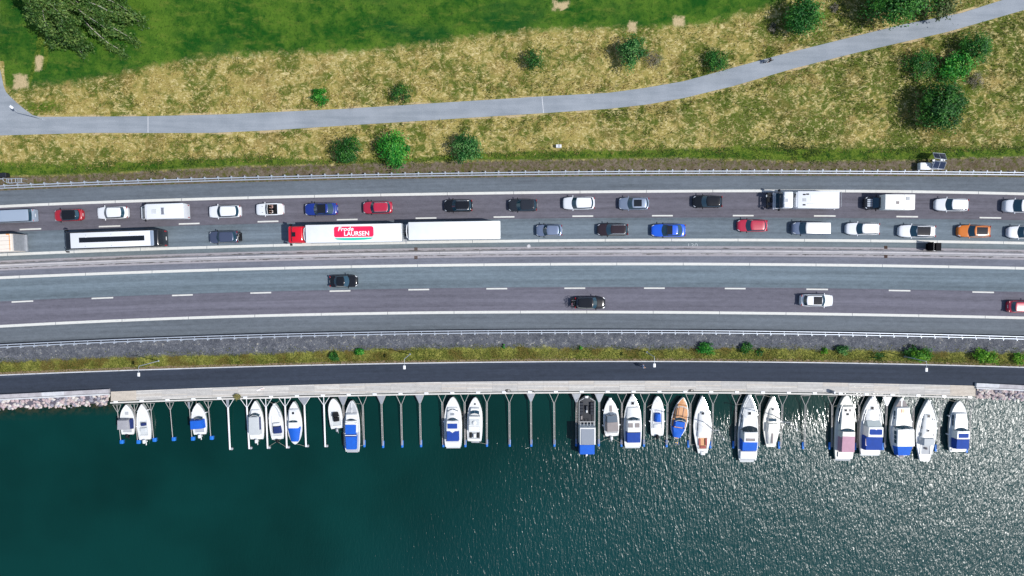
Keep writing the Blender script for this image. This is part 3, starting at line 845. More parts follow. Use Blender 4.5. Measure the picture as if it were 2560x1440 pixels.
def car(px, py, lpx, lane, label, col, kind='suv', name='parked_car', roofcol=None, sunroof=None, rails=False, cat='car', L=None, W=1.84, hgt=None, plate=True, group='cars on the motorway', hoodcol=None):
    """px,py: middle of the car in the photo; lpx: its length in photo pixels"""
    L = L or lpx / 16.72
    k = dict(hatch=(1.48, .25, .39, .86, .95), suv=(1.64, .26, .40, .88, .965), wagon=(1.50, .27, .41, .90, .975), sedan=(1.45, .28, .43, .72, .86), van=(1.95, .15, .28, .955, .99), coupe=(1.60, .28, .42, .74, .93), mini=(1.46, .22, .36, .84, .93))[kind]
    Hh, a0, a1, b1, b0 = k
    Hh = hgt or Hh
    root = empty(name, (*P(px, py, 0.7).xy, 0.0), heading(lane, px), label, cat, group)
    m = PAINT[col]; hw = W / 2
    X = lambda f_: L / 2 - f_ * L
    belt = Hh * 0.62
    nose = 0.70 if kind != 'van' else 0.95
    st = [(0, .50, nose - .16), (.008, .62, nose - .06), (.025, .72, nose), (.06, .84, nose + .06), (.12, .93, nose + .10), (a0 - .03, .985, belt - .06), (a0 + .05, 1, belt), (.5, 1, belt), (.78, .995, belt), (.90, .96, belt - .02), (.95, .90, belt - .05), (.98, .82, belt - .12), (.993, .73, belt - .2), (1, .62, belt - .3)]
    if kind == 'van':
        st = [(0, .62, nose - .25), (.01, .76, nose - .08), (.03, .86, nose), (.07, .93, nose + .08), (a0 - .01, .975, belt - .08), (a0 + .06, 1, belt), (.5, 1, belt), (.9, 1, belt), (.965, .985, belt), (.99, .95, belt - .06), (1, .90, belt - .3)]
    if kind in ('sedan', 'coupe'):
        st[9] = (.90, .97, belt - .03 if kind == 'sedan' else belt); 
    rings = []
    for f_, w, t in st:
        y = hw * w
        half = [(y * .90, .20), (y, .36), (y * 1.0, (t - .1) * .8 + .08), (y * .985, t - .10), (y * .93, t - .03), (y * .72, t + .012), (y * .35, t + .03)]
        rings.append([(X(f_), a, b) for a, b in half] + [(X(f_), -a, b) for a, b in half[::-1]])
    mb = MB(); mb.loft(rings, True, True)
    mb.build('body', m, root, smooth=True)
    # glasshouse: lower outline at the belt, upper outline under the roof
    wb, wr = hw * .93, hw * (.76 if kind != 'van' else .86)
    zb, zr = belt - .03, Hh - .05
    bowf, bowr = (.15, .12) if kind != 'van' else (.12, .04)
    T = np.linspace(-1, 1, 9)
    def outline(xf, xr, w, bf, br):
        w2 = w * (.93 if kind != 'van' else .985)
        fr = [(xf - bf * t * t, w * t) for t in T]
        rr_ = [(xr + br * t * t, -w2 * t) for t in T]
        sd = [(xf - bf + (xr + br - xf + bf) * q, (w + (w2 - w) * q * q) * (1 + .02 * math.sin(math.pi * q))) for q in (.2, .4, .6, .8)]
        sd2 = [(xr + br + (xf - bf - xr - br) * q, -(w2 + (w - w2) * (1 - (1 - q) ** 2)) * (1 + .02 * math.sin(math.pi * q))) for q in (.2, .4, .6, .8)]
        return fr + sd + rr_ + sd2
    lo = outline(X(a0), X(b0), wb, bowf * 1.8, bowr * 2)
    up = outline(X(a1), X(b1), wr, bowf, bowr)
    r0 = [(x, y, zb) for x, y in lo]; r1 = [(x, y, zr) for x, y in up]
    cx_ = (X(a1) + X(b1)) / 2
    ins = lambda q: [(cx_ + (x - cx_) * (1 - q * .45), y * (1 - q)) for x, y in up]
    open_top = kind == 'open'
    mb = MB(); mb.loft([r0, r1], True, False)
    mb.build('cabin_frame', M_BLACK if (roofcol == 'black' or col in ('black', 'dark')) else m, root, smooth=True)
    rings = [r1] + [[(x, y, zr + .05 * math.sin(math.acos(1 - q)) if q < 1 else zr + .05) for x, y in ins(q)] for q in (.04, .12, .3, .6, .97)]
    mb = MB(); mb.loft(rings, True, True)
    rf = mb.build('roof', PAINT[roofcol] if roofcol else m, root, smooth=True)
    def pane(nm, base, top, f0, f1, t0, t1, off_=.012, mt=M_GLASS):
        """glass between two edges: base[i]->top[i], trimmed to t0..t1 in height"""
        n_ = len(base); i0, i1 = f0, f1
        g = []
        for q in np.linspace(t0, t1, 4):
            row = []
            for i in range(i0, i1 + 1):
                a, b = Vector((*base[i], zb)), Vector((*top[i], zr))
                p = a.lerp(b, q)
                c_ = Vector((cx_, 0, p.z)); d = (p - c_); d.z = .35 * d.length; d.normalize()
                row.append(p + d * off_)
            g.append(row)
        mb = MB(); mb.loft(g, False, False)
        return mb.build(nm, mt, root, smooth=True)
    pane('windscreen', lo, up, 0, 8, .05, .97)
    pane('rear_window', lo, up, 13, 21, .22 if kind != 'van' else .3, .95)
    pane('side_window', lo, up, 8, 13, .16, .92)
    pane('side_window', lo + lo[:1], up + up[:1], 21, 26, .16, .92)
    for s_ in (-1, 1):
        mb = MB(); mb.rbox((X(a0 + .045), s_ * (hw + .10), belt + .02), (.13, .22, .15), .04, 1)
        mb.box((X(a0 + .04), s_ * (hw - .01), belt - .01), (.07, .16, .05))
        mb.build('mirror', m if col in ('white', 'orange', 'silver', 'ice') else M_BLACK, root, smooth=True)
        mb = MB()
        ff = [(.010, .665), (.035, .80), (.075, .895), (.075, .80), (.04, .69), (.016, .60)]
        pts = []
        for f_, w in ff:
            t = np.interp(f_, [q[0] for q in st], [q[2] for q in st])
            pts.append((X(f_), s_ * hw * w, t + .012))
        mb.quad(*pts)
        mb.build('headlight', M_LAMP, root)
        mb = MB(); mb.rbox((X(.982), s_ * hw * .76, belt - .10), (.10, .30, .16), .03, 1)
        mb.build('tail_light', M_TAIL, root, smooth=True)
        if rails:
            mb = MB(); mb.tube([(X(a1 + .03), s_ * wr * .90, zr + .02), (X(a1 + .07), s_ * wr * .90, zr + .075), (X(b1 - .06), s_ * wr * .90, zr + .075), (X(b1 - .02), s_ * wr * .90, zr + .02)], .032)
            mb.build('roof_rail', M_CHROME, root)
    if sunroof:
        f0, f1, w = sunroof
        mb = MB(); n_ = 8
        pts = []
        for fx in np.linspace(f0, f1, 5):
            pts.append([(X(fx), wr * w * t, zr + .062 - .018 * abs(t) ** 3) for t in np.linspace(-1, 1, 7)])
        mb.loft(pts, False, False)
        mb.build('glass_roof', M_GLASS2, root, smooth=True)
    if plate:
        mb = MB(); mb.box((X(1) - .012, 0, .62 if kind != 'van' else .8), (.02, .46, .10))
        mb.build('number_plate', M_PLATE, root)
    mb = MB()
    for s_ in (-1, 1):
        mb.cyl((X(.995), s_ * .30, Hh * .56), (X(.995) - .02, s_ * .30, Hh * .56), .02, n=6)
    wheel_set(root, (X(.19), X(.81)), hw - .01, .33 if kind not in ('suv', 'coupe', 'van') else .36)
    root['_dims'] = (L, W, Hh, belt)
    return root, X

cars = [
    # px, py, length px, lane, label, colour, kind, extras
    (34, 541, 112, 'out', 'pale blue panel van cut by the left edge of the picture', 'lightblue', 'van', dict(hgt=1.98, W=1.92, name='van', cat='van')),
    (171, 538, 71, 'out', 'small red hatchback with a black roof at the left', 'red', 'mini', dict(roofcol='black', W=1.76)),
    (281, 532, 77, 'out', 'white hatchback just ahead of the white motorhome', 'white', 'hatch', {}),
    (562, 529, 80, 'out', 'white estate car behind the motorhome, above the dark car with bicycles', 'white', 'wagon', dict(rails=False)),
    (803, 523, 82, 'out', 'dark blue crossover with a black glass roof front', 'blue', 'coupe', dict(sunroof=(.43, .68, .94))),
    (944, 519, 73, 'out', 'crimson car with pale roof rails above the lorry', 'crimson', 'suv', dict(rails=True)),
    (1146, 514, 70, 'out', 'black estate with silver roof rails above the white trailer', 'black', 'wagon', dict(rails=True)),
    (1307, 513, 71, 'out', 'black estate car without roof rails, above the grey hatchback', 'dark', 'wagon', {}),
    (1447, 508, 79, 'out', 'white off-road car in the upper queue, right of two black estates', 'white', 'suv', dict(W=1.9)),
    (1585, 509, 75, 'out', 'ice blue car with a dark rectangular sunroof', 'ice', 'suv', dict(sunroof=(.46, .72, .72), W=1.86)),
    (1769, 504, 72, 'out', 'black car just behind the white service lorry', 'black', 'suv', {}),
    (2379, 512, 82, 'out', 'white car following the pick-up camper', 'white', 'suv', dict(W=1.9)),
    (2562, 516, 104, 'out', 'white van with a dark windscreen at the right edge, upper lane', 'white', 'van', dict(hgt=2.0, W=1.95, name='van', cat='van')),
    (559, 593, 72, 'in', 'slate blue estate carrying bicycles on its tail', 'slate', 'wagon', {}),
    (1373, 576, 65, 'in', 'grey blue hatchback right behind the white trailer', 'grey', 'hatch', dict(W=1.78)),
    (1532, 574, 77, 'in', 'dark brown car with silver roof rails', 'brown', 'wagon', dict(rails=True)),
    (1671, 576, 85, 'in', 'bright azure blue coupe with a black glass roof', 'azure', 'coupe', dict(sunroof=(.42, .58, .95), W=1.92)),
    (1881, 564, 75, 'in', 'scarlet hatchback in front of the silver van', 'crimson', 'hatch', {}),
    (2026, 571, 92, 'in', 'silver van with a pale ribbed roof and dark bonnet', 'grey', 'van', dict(roofcol='beige', hgt=1.95, W=1.92, name='van', cat='van')),
    (2157, 572, 84, 'in', 'white estate with roof rails behind the silver van', 'white', 'wagon', dict(rails=True)),
    (2293, 578, 92, 'in', 'long white estate with a black glass roof', 'white', 'wagon', dict(sunroof=(.42, .78, .88), W=1.88)),
    (2435, 578, 80, 'in', 'orange car with a pale glass roof', 'orange', 'suv', dict(sunroof=(.46, .80, .80))),
    (2560, 581, 80, 'in', 'white hatchback at the right edge, lower queue lane', 'white', 'hatch', {}),
    (859, 703, 70, 'sin', 'lone black saloon driving right under the lorry', 'black', 'sedan', dict(W=1.80)),
    (1475, 757, 77, 'sout', 'black estate with silver bonnet glare carrying bicycles, driving right', 'black', 'wagon', {}),
    (2042, 751, 82, 'sout', 'white car with glass roof driving right in the near lane', 'white', 'suv', dict(sunroof=(.42, .68, .84))),
    (2556, 767, 72, 'sout', 'red car leaving at the right edge in the near lane', 'crimson', 'hatch', {}),
]
CARS = {}
for px, py, lp, lane, lab, col, kind, ex in cars:
    ex = dict(ex)
    ex.setdefault('name', 'car')
    CARS[(px, lane)], _ = car(px, py, lp, lane, lab, col, kind, **ex)
    if kind == 'van':
        X_ = _
        for i_ in range(5):
            mb = MB(); mb.box((X_(.62), -.6 + .3 * i_, 1.965 if px != 2026 else 1.945), (lp / 16.72 * .52, .03, .03))
            mb.build('roof_rib', PAINT[ex.get('roofcol', col)], CARS[(px, lane)])

# bicycles on tail racks
def bike_parts(root, scale=1.0, frame=None):
    frame = frame or mat('bike_frame_black', (0.02, 0.02, 0.024, 1), 0.4)
    for x in (-.52, .52):
        mb = MB(); R = .33
        ring = [(x + R * math.cos(t), 0, .34 + R * math.sin(t)) for t in np.linspace(0, 2 * math.pi, 19)]
        mb.tube(ring, .022, 5)
        for k in range(6):
            t = math.pi * k / 6
            mb.cyl((x - R * math.cos(t), 0, .34 - R * math.sin(t)), (x + R * math.cos(t), 0, .34 + R * math.sin(t)), .004, n=3, cap=False)
        mb.build('wheel', M_RUBBER, root)
    mb = MB()
    pts = dict(bb=(-.05, 0, .32), st=(-.2, 0, .82), hd=(.36, 0, .80), ra=(-.52, 0, .34), fa=(.52, 0, .34), hb=(.34, 0, .98))
    for a, b in (('bb', 'st'), ('st', 'hd'), ('bb', 'hd'), ('bb', 'ra'), ('ra', 'st'), ('hd', 'fa'), ('hd', 'hb')):
        mb.cyl(pts[a], pts[b], .022, n=6)
    mb.build('frame', frame, root)
    mb = MB(); mb.tube([(.30, -.30, 1.0), (.36, -.12, 1.0), (.36, .12, 1.0), (.30, .30, 1.0)], .016, 5)
    mb.build('handlebar', M_CHROME, root)
    mb = MB(); mb.rbox((-.22, 0, .90), (.26, .14, .06), .025, 1)
    mb.build('saddle', M_BLACK, root)
    mb = MB(); mb.cyl((-.05, -.09, .32), (-.05, .09, .32), .02, n=6); mb.box((-.05 + .12, .12, .24), (.10, .09, .03)); mb.box((-.05 - .12, -.12, .40), (.10, .09, .03))
    mb.build('pedals', M_BLACK, root)
def carried_bikes(car_root, labels, cols):
    L = car_root['_dims'][0]
    for i, (lab, c_) in enumerate(zip(labels, cols)):
        off_ = Vector((-(L / 2 + .22 + .24 * i), .06 * (-1) ** i, .62))
        rz = car_root.rotation_euler.z
        loc = car_root.location + Matrix.Rotation(rz, 3, 'Z') @ off_
        b = empty('bicycle', loc, rz + math.pi / 2 + (0.05 if i else -.06) + (math.pi if i else 0), lab, 'bicycle', 'bicycles carried behind cars')
        bike_parts(b, 1, c_)
    mb = MB(); mb.box((-(L / 2 + .25), 0, .56), (.62, 1.2, .06)); mb.box((-(L / 2 + .02), 0, .5), (.2, .12, .12))
    for y in (-.5, .5): mb.cyl((-(L / 2 + .08), y * .4, .56), (-(L / 2 + .08), y * .4, 1.3), .02)
    mb.build('bike_rack', M_BLACK, car_root)
carried_bikes(CARS[(559, 'in')], ['pale bicycle nearest the tail of the slate blue estate', 'dark bicycle outermost behind the slate blue estate'], [mat('bike_frame_white', (.7, .7, .68, 1), .4), None])
carried_bikes(CARS[(1475, 'sout')], ['dark bicycle nearest the tail of the black estate', 'pinkish bicycle outermost behind the black estate'], [None, mat('bike_frame_pink', (.42, .10, .20, 1), .4)])
for r_ in CARS.values():
    if '_dims' in r_: del r_['_dims']

# convertible with two people
def convertible():
    px, py, lane = 675, 523.5, 'out'
    L, W = 4.15, 1.80
    rz = heading(lane, px)
    root = empty('convertible_car', (*P(px, py, .6).xy, 0), rz, 'white open convertible with two people in the upper queue', 'car', 'cars on the motorway')
    m = PAINT['white']; hw = W / 2; X = lambda f_: L / 2 - f_ * L
    st = [(0, .55, .52), (.01, .68, .62), (.03, .79, .68), (.07, .89, .74), (.14, .96, .80), (.30, .99, .88), (.40, 1, .90)]
    st2 = [(.79, .99, .92), (.88, .96, .92), (.94, .90, .88), (.975, .80, .82), (1, .64, .60)]
    def ring(f_, w, t):
        y = hw * w
        half = [(y * .9, .18), (y, .34), (y, t * .75), (y * .985, t - .09), (y * .93, t - .02), (y * .7, t + .01), (y * .35, t + .025)]
        return [(X(f_), a, b) for a, b in half] + [(X(f_), -a, b) for a, b in half[::-1]]
    mb = MB(); mb.loft([ring(*q) for q in st], True, True); mb.loft([ring(*q) for q in st2], True, True)
    for s_ in (-1, 1):
        mb.rbox((X(.595), s_ * hw * .90, .55), (L * .40, .16, .70), .05, 2)
    mb.box((X(.595), 0, .24), (L * .40, W * .86, .10))
    mb.build('body', m, root, smooth=True)
    mb = MB(); mb.box((X(.595), 0, .315), (L * .385, W * .78, .05))
    mb.build('floor_carpet', M_BLACK, root)
    mb = MB()
    g = [[(X(.345) - .10 * t * t, .78 * hw * t * 1.1, .90) for t in np.linspace(-1, 1, 7)], [(X(.445) - .08 * t * t, .72 * hw * t * 1.05, 1.24) for t in np.linspace(-1, 1, 7)]]
    mb.loft(g); mb.build('windscreen', M_GLASS, root, smooth=True)
    mb = MB(); mb.tube([(X(.345) - .10, -.86 * hw, .9), (X(.445) - .08, -.76 * hw, 1.24), (X(.445), 0, 1.26), (X(.445) - .08, .76 * hw, 1.24), (X(.345) - .10, .86 * hw, .9)], .035)
    mb.build('windscreen_frame', m, root)
    mb = MB(); mb.box((X(.43), 0, .80), (.36, W * .76, .18)); mb.build('dashboard', M_BLACK, root)
    for s_ in (-1, 1):
        mb = MB(); mb.rbox((X(.57), s_ * .37, .47), (.5, .48, .2), .06, 2); mb.rbox((X(.645), s_ * .37, .76), (.16, .48, .56), .06, 2)
        mb.build('seat', mat('dark_leather', (.03, .028, .028, 1), .6), root, smooth=True)
        mb = MB(); mb.rbox((X(.35), s_ * (hw + .09), .88), (.12, .2, .13), .04, 1); mb.box((X(.345), s_ * (hw - .02), .85), (.06, .14, .05)); mb.build('mirror', m, root, smooth=True)
        mb = MB(); mb.quad((X(.012), s_ * hw * .62, .645), (X(.04), s_ * hw * .80, .70), (X(.085), s_ * hw * .88, .745), (X(.06), s_ * hw * .72, .735)); mb.build('headlight', M_LAMP, root)
        mb = MB(); mb.box((X(.25), s_ * hw * .5, .90), (.20, .05, .012)); mb.build('bonnet_vent', M_BLACK, root)
        mb = MB(); mb.rbox((X(.975), s_ * hw * .66, .74), (.12, .34, .12), .03, 1); mb.build('tail_light', M_TAIL, root)
    mb = MB(); mb.rbox((X(.725), 0, .84), (.42, W * .74, .10), .04, 1); mb.build('folded_hood', M_BLACK, root)
    wheel_set(root, (X(.19), X(.81)), hw - .01, .32)
    return root, X
conv, convX = convertible()

# white motorhome
def motorhome():
    x0 = P(352, 528, .9).x; x1 = P(457, 526, 2.9).x; L = x1 - x0; W = 2.26
    c_ = P(412, 529, 2.2); px = 412
    root = empty('motorhome', ((x0 + x1) / 2, c_.y, 0), heading('out', px), 'white motorhome with a roof hatch and roof rack in the upper queue', 'motorhome')
    X = lambda f_: L / 2 - f_ * L
    mw = PAINT['white']
    mb = MB(); mb.rbox((X(.62), 0, 1.68), (L * .76, W, 2.34), .16, 3); mb.build('living_box', mw, root, smooth=True)
    mb = MB()
    rings = []
    for f_, w, z1 in ((0, .70, .75), (.01, .82, .95), (.05, .90, 1.12), (.12, .94, 1.32), (.20, .95, 1.5), (.26, .95, 1.6)):
        y = W / 2 * w
        rings.append([(X(f_), y, .3), (X(f_), y, z1 - .12), (X(f_), y * .9, z1), (X(f_), -y * .9, z1), (X(f_), -y, z1 - .12), (X(f_), -y, .3)])
    mb.loft(rings, True, True); mb.build('bonnet', mw, root, smooth=True)
    mb = MB(); mb.rbox((X(.255), 0, 2.42), (L * .09, W * .95, .66), .16, 3); mb.build('cab_roof', mw, root, smooth=True)
    mb = MB(); mb.quad((X(.055), -W * .40, 1.22), (X(.055), W * .40, 1.22), (X(.225), W * .41, 2.25), (X(.225), -W * .41, 2.25)); mb.build('windscreen', M_GLASS, root)
    for s_ in (-1, 1):
        mb = MB(); mb.rbox((X(.145), s_ * (W / 2 + .1), 1.6), (.12, .22, .34), .04, 1); mb.box((X(.15), s_ * (W / 2 - .08), 1.6), (.06, .2, .06)); mb.build('mirror', M_BLACK, root)
        mb = MB(); mb.box((X(.55), s_ * (W / 2 + .004), 1.9), (.9, .03, .5)); mb.build('side_window', M_GLASS, root)
    mb = MB(); mb.rbox((X(.42), 0, 2.88), (.72, .62, .08), .03, 1); mb.build('roof_hatch', M_DECKLT, root)
    mb = MB()
    for i in range(4): mb.box((X(.61) + .1 * i, 0, 2.91), (.05, 1.0, .05))
    for y in (-.45, .45): mb.box((X(.61) + .15, y, 2.88), (.5, .05, .06))
    mb.build('roof_rack', mat('rack_grey', (.15, .17, .22, 1), .5), root)
    mb = MB(); mb.box((X(1) - .02, 0, .8), (.03, W * .8, .18)); mb.build('rear_bumper', M_DECKGREY, root)
    for s_ in (-1, 1):
        mb = MB(); mb.box((X(1) - .015, s_ * .9, 1.1), (.03, .14, .4)); mb.build('tail_light', M_TAIL, root)
    wheel_set(root, (X(.16), X(.76)), W / 2 - .06, .34)
motorhome()

# coach: white roof with a long dark glass strip
def coach():
    px, py = 280, 598
    x0, x1 = P(161, 598, 3.5).x, P(395, 598, 3.5).x
    L, W = x1 - x0, 2.52
    root = empty('coach', ((x0 + x1) / 2, P(px, py + 0.4, 3.5).y, 0), heading('in', px), 'black coach with a white roof and a long dark glass strip', 'bus')
    X = lambda f_: L / 2 - f_ * L
    mk = mat('coach_black', (.012, .014, .018, 1), .25, 0, .6)
    mb = MB(); mb.rbox((X(.50), 0, 1.90), (L, W, 3.05), .22, 3); mb.build('body', mk, root, smooth=True)
    mb = MB(); mb.rbox((X(.505), 0, 3.44), (L * .885, 2.22, .10), .04, 2); rf = mb.build('roof_panel', PAINT['white'], root, smooth=True)
    mb = MB(); mb.box((X(.505), -.04, 3.502), (L * .70, .74, .016)); gl = mb.build('glass_strip', M_GLASS2, rf)
    for f_, y in ((.23, -.45), (.78, -.45)):
        mb = MB(); mb.box((X(f_), y, 3.515), (.16, .12, .05)); mb.build('vent', PAINT['white'], rf)
    for f_, y in ((.22, .9), (.23, -.75), (.5, .9), (.5, -.75), (.7, -.75)):
        mb = MB(); mb.cyl((X(f_), y, 3.49), (X(f_), y, 3.53), .07, n=8); mb.build('vent', M_DECKGREY, rf)
    mb = MB(); mb.rbox((X(.935), 0, 3.42), (.5, 2.2, .2), .08, 2); mb.build('air_conditioner', mat('coach_grey_panel', S(150, 166, 186), .5), root, smooth=True)
    mb = MB(); mb.quad((X(0) + .012, -1.05, 1.5), (X(0) + .012, 1.05, 1.5), (X(0) + .012, 1.05, 3.1), (X(0) + .012, -1.05, 3.1)); mb.build('windscreen', M_GLASS, root)
    mb = MB(); mb.box((X(1) - .012, 0, 2.6), (.02, 1.9, .9)); mb.build('rear_window', M_GLASS2, root)
    mb = MB(); mb.box((X(1) - .015, 0, 1.1), (.03, .52, .14)); mb.build('number_plate', M_PLATE, root)
    for s_ in (-1, 1):
        mb = MB(); mb.box((X(.48), s_ * (W / 2 + .006), 2.3), (L * .8, .02, .9)); mb.build('side_window', M_GLASS, root)
        mb = MB(); mb.tube([(X(.02), s_ * (W / 2 - .15), 3.2), (X(-.01), s_ * (W / 2 + .12), 3.2), (X(-.015), s_ * (W / 2 + .28), 2.9)], .05); mb.rbox((X(-.01), s_ * (W / 2 + .30), 2.65), (.2, .22, .62), .06, 2)
        mb.build('mirror_arm', M_BLACK, root, smooth=True)
        mb = MB(); mb.box((X(1) - .012, s_ * 1.05, 1.3), (.02, .18, .6)); mb.build('tail_light', M_TAIL, root)
    wheel_set(root, (X(.19), X(.66), X(.76)), W / 2 - .02, .5, .3)
coach()

def text_mesh(body, size, m, parent, loc, rz=0.0, shear=0.0, extrude=.004, bold=0.0, align='CENTER', name='lettering', sx=1.0):
    cu = bpy.data.curves.new('lettering', 'FONT')
    cu.body = body; cu.size = size; cu.shear = shear; cu.extrude = extrude; cu.offset = bold
    cu.align_x = align; cu.align_y = 'CENTER'; cu.resolution_u = 3
    tmp = bpy.data.objects.new('tmp', cu); C.objects.link(tmp)
    dg = bpy.context.evaluated_depsgraph_get()
    me = bpy.data.meshes.new_from_object(tmp.evaluated_get(dg))
    me.name = name
    bpy.data.objects.remove(tmp); bpy.data.curves.remove(cu)
    me.materials.clear(); me.materials.append(m)
    o = bpy.data.objects.new(name, me)
    o.location = loc; o.rotation_euler = (0, 0, rz); o.scale = (sx, 1, 1)
    return link(o, parent)

def rounded_poly(w, h, r, n=5):
    out = []
    for cx, cy, a in ((w / 2 - r, h / 2 - r, 0), (-w / 2 + r, h / 2 - r, 90), (-w / 2 + r, -h / 2 + r, 180), (w / 2 - r, -h / 2 + r, 270)):
        for k in range(n + 1):
            t = math.radians(a + 90 * k / n)
            out.append((cx + r * math.cos(t), cy + r * math.sin(t)))
    return out

# red lorry with white box and lettering, and the white trailer behind it
def lorry():
    rz = heading('in', 860)
    zt = 3.95
    a, b = P(764, 585, zt), P(1003, 580.6, zt)
    mid = (a + b) / 2; LB = (b - a).length; W = 2.6
    rz = math.atan2(a.y - b.y, a.x - b.x)
    root = empty('lorry', (mid.x, mid.y, 0), rz, 'white box lorry with a red cab and red logo on its roof', 'lorry')
    mw = mat('lorry_box_white', (.76, .78, .79, 1), .45, noise=.06, nscale=.8)
    F = LB / 2
    mb = MB(); mb.rbox((0, 0, 2.55), (LB, W, 2.8), .05, 2); bx = mb.build('cargo_box', mw, root, smooth=True)
    mb = MB(); mb.box((0, 0, .95), (LB + .6, .9, .34)); mb.build('chassis', M_BLACK, root)
    # rear doors with bars and hinges
    for s_ in (-1, 1):
        mb = MB(); mb.box((-F - .03, s_ * .64, 2.5), (.05, 1.24, 2.6)); dr = mb.build('rear_door', M_DECKLT, root)
        for y in (.25, .95):
            mb = MB(); mb.cyl((-F - .09, s_ * y, 1.3), (-F - .09, s_ * y, 3.8), .03, n=6); mb.build('lock_bar', M_STEEL, dr)
    mb = MB(); mb.box((-F - .10, 0, 3.7), (.10, W, .12)); mb.build('door_frame', M_STEEL, root)
    mb = MB(); mb.box((-F - .22, 0, 1.0), (.3, W, .14)); mb.build('underrun_bar', M_STEEL, root)
    # roof logo: red rounded plate, green foot, white lettering
    lx = F - (973 - 764) / (1003 - 764) * LB * 1.0
    lx = F - (884.5 - 764) / 239.0 * LB
    PL = 99 / 239.0 * LB
    red = mat('logo_red', (.78, .008, .075, 1), .5); grn = mat('logo_green', (.01, .52, .36, 1), .5); wht = mat('logo_white', (.88, .88, .88, 1), .5)
    zz = 3.957
    def R(pts, z0, z1, nm, m_, par):
        mb_ = MB(); mb_.slab([(lx + p[0], p[1]) for p in pts], z0, z1); return mb_.build(nm, m_, par)
    # in the photo the text is read with the lorry's front to the left, so its top faces the lorry's right-hand side
    top = rounded_poly(PL, 1.56, .34, 6)
    plate = R([(x, y - .19) for x, y in top], zz, zz + .006, 'logo_plate', red, bx)
    gpoly = [(-PL / 2 + .08, .68), (PL / 2 - .08, .68), (PL / 2 - .40, .90), (PL / 4, .99), (0, 1.02), (-PL / 4, .99), (-PL / 2 + .40, .90)]
    R(gpoly, zz + .008, zz + .013, 'logo_foot', grn, bx)
    mb = MB(); mb.box((lx, .62, zz + .012), (PL + .02, .10, .012)); mb.build('logo_line', wht, bx)
    text_mesh('Frode', .84, wht, bx, (lx + 1.19, -.60, zz + .014), math.pi, .22, .004, .016, name='lettering', sx=1.12)
    text_mesh('LAURSEN', .90, wht, bx, (lx - .41, .10, zz + .014), math.pi, 0.0, .004, .018, name='lettering', sx=.98)
    # cab
    red2 = paint('lorry_red', (.62, .006, .02, 1))
    cl = (P(765, 585, 3.4).x - P(716, 585, 3.4).x)
    cx_ = F + .52 + cl * .40
    mb = MB(); mb.rbox((cx_, 0, 1.75), (cl * .82, 2.46, 2.5), .2, 3); mb.rbox((cx_ - .25, 0, 3.05), (cl * .60, 2.3, .8), .25, 3)
    cab = mb.build('cab', red2, root, smooth=True)
    mb = MB(); mb.box((cx_ - .05 + cl * .10, 0, 3.46), (.50, .66, .03)); mb.build('roof_hatch', M_GLASS2, cab)
    for s_ in (-1, 1):
        mb = MB(); mb.box((cx_ - .25 - cl * .25, s_ * 1.02, 2.9), (cl * .30, .10, 1.2)); mb.build('side_deflector', red2, cab)
        mb = MB(); mb.rbox((cx_ + cl * .34, s_ * 1.46, 2.35), (.2, .3, .7), .06, 2); mb.box((cx_ + cl * .34, s_ * 1.3, 2.5), (.08, .3, .06)); mb.build('mirror', M_BLACK, cab)
        mb = MB(); mb.box((cx_ + .2, s_ * 1.235, 2.2), (.8, .02, .6)); mb.build('side_window', M_GLASS, cab)
        mb = MB(); mb.box((cx_ + cl * .41, s_ * .95, .95), (.05, .4, .2)); mb.build('headlight', M_LAMP, cab)
    mb = MB(); mb.box((cx_ + cl * .41 + .005, 0, 2.25), (.03, 2.1, .85)); mb.build('windscreen', M_GLASS, cab)
    mb = MB(); mb.rbox((cx_ + cl * .36, 0, 2.85), (.34, 2.2, .09), .04, 1); mb.build('sun_visor', red2, cab, smooth=True)
    mb = MB(); mb.tube([(F + .03, -1.12, 3.6), (F + .30, -.75, 3.62), (F + .36, 0, 3.62), (F + .30, .75, 3.62), (F + .03, 1.12, 3.6)], .06); mb.build('front_rail', mw, root)
    mb = MB(); mb.rbox((F + .14, 0, 3.1), (.26, 1.4, .8), .05, 1); mb.build('cooling_unit', mat('cooling_unit_blue', (.12, .18, .42, 1), .5), root)
    wheel_set(root, (cx_ + .5, F - 1.2, -F + 3.2, -F + 1.9), 1.24, .5, .3)
    # trailer
    a, b = P(1021, 577.8, zt), P(1250, 574.2, zt)
    mid = (a + b) / 2; LB = (b - a).length; F = LB / 2
    tr = empty('lorry_trailer', (mid.x, mid.y, 0), math.atan2(a.y - b.y, a.x - b.x), 'plain white box trailer coupled behind the red lorry', 'trailer')
    mb = MB(); mb.rbox((0, 0, 2.55), (LB, W, 2.8), .07, 2); mb.build('cargo_box', mw, tr, smooth=True)
    mb = MB(); mb.box((0, 0, .95), (LB, .9, .34)); mb.build('chassis', M_BLACK, tr)
    mb = MB(); mb.tube([(F + .03, -1.12, 3.6), (F + .26, -.85, 3.62), (F + .34, 0, 3.62), (F + .26, .85, 3.62), (F + .03, 1.12, 3.6)], .07); mb.build('front_rail', mw, tr)
    mb = MB(); mb.box((F + .55, -.12, 1.15), (1.5, .16, .16)); mb.build('drawbar', M_STEEL, tr)
    for s_ in (-1, 1):
        mb = MB(); mb.box((-F - .03, s_ * .64, 2.5), (.05, 1.24, 2.6)); mb.build('rear_door', M_DECKLT, tr)
    mb = MB(); mb.box((-F - .05, .95, 3.5), (.08, .2, .5)); mb.build('lamp_box', M_BLACK, tr)
    wheel_set(tr, (F - 2.0, -F + 3.6, -F + 2.3), 1.24, .5, .3)
lorry()

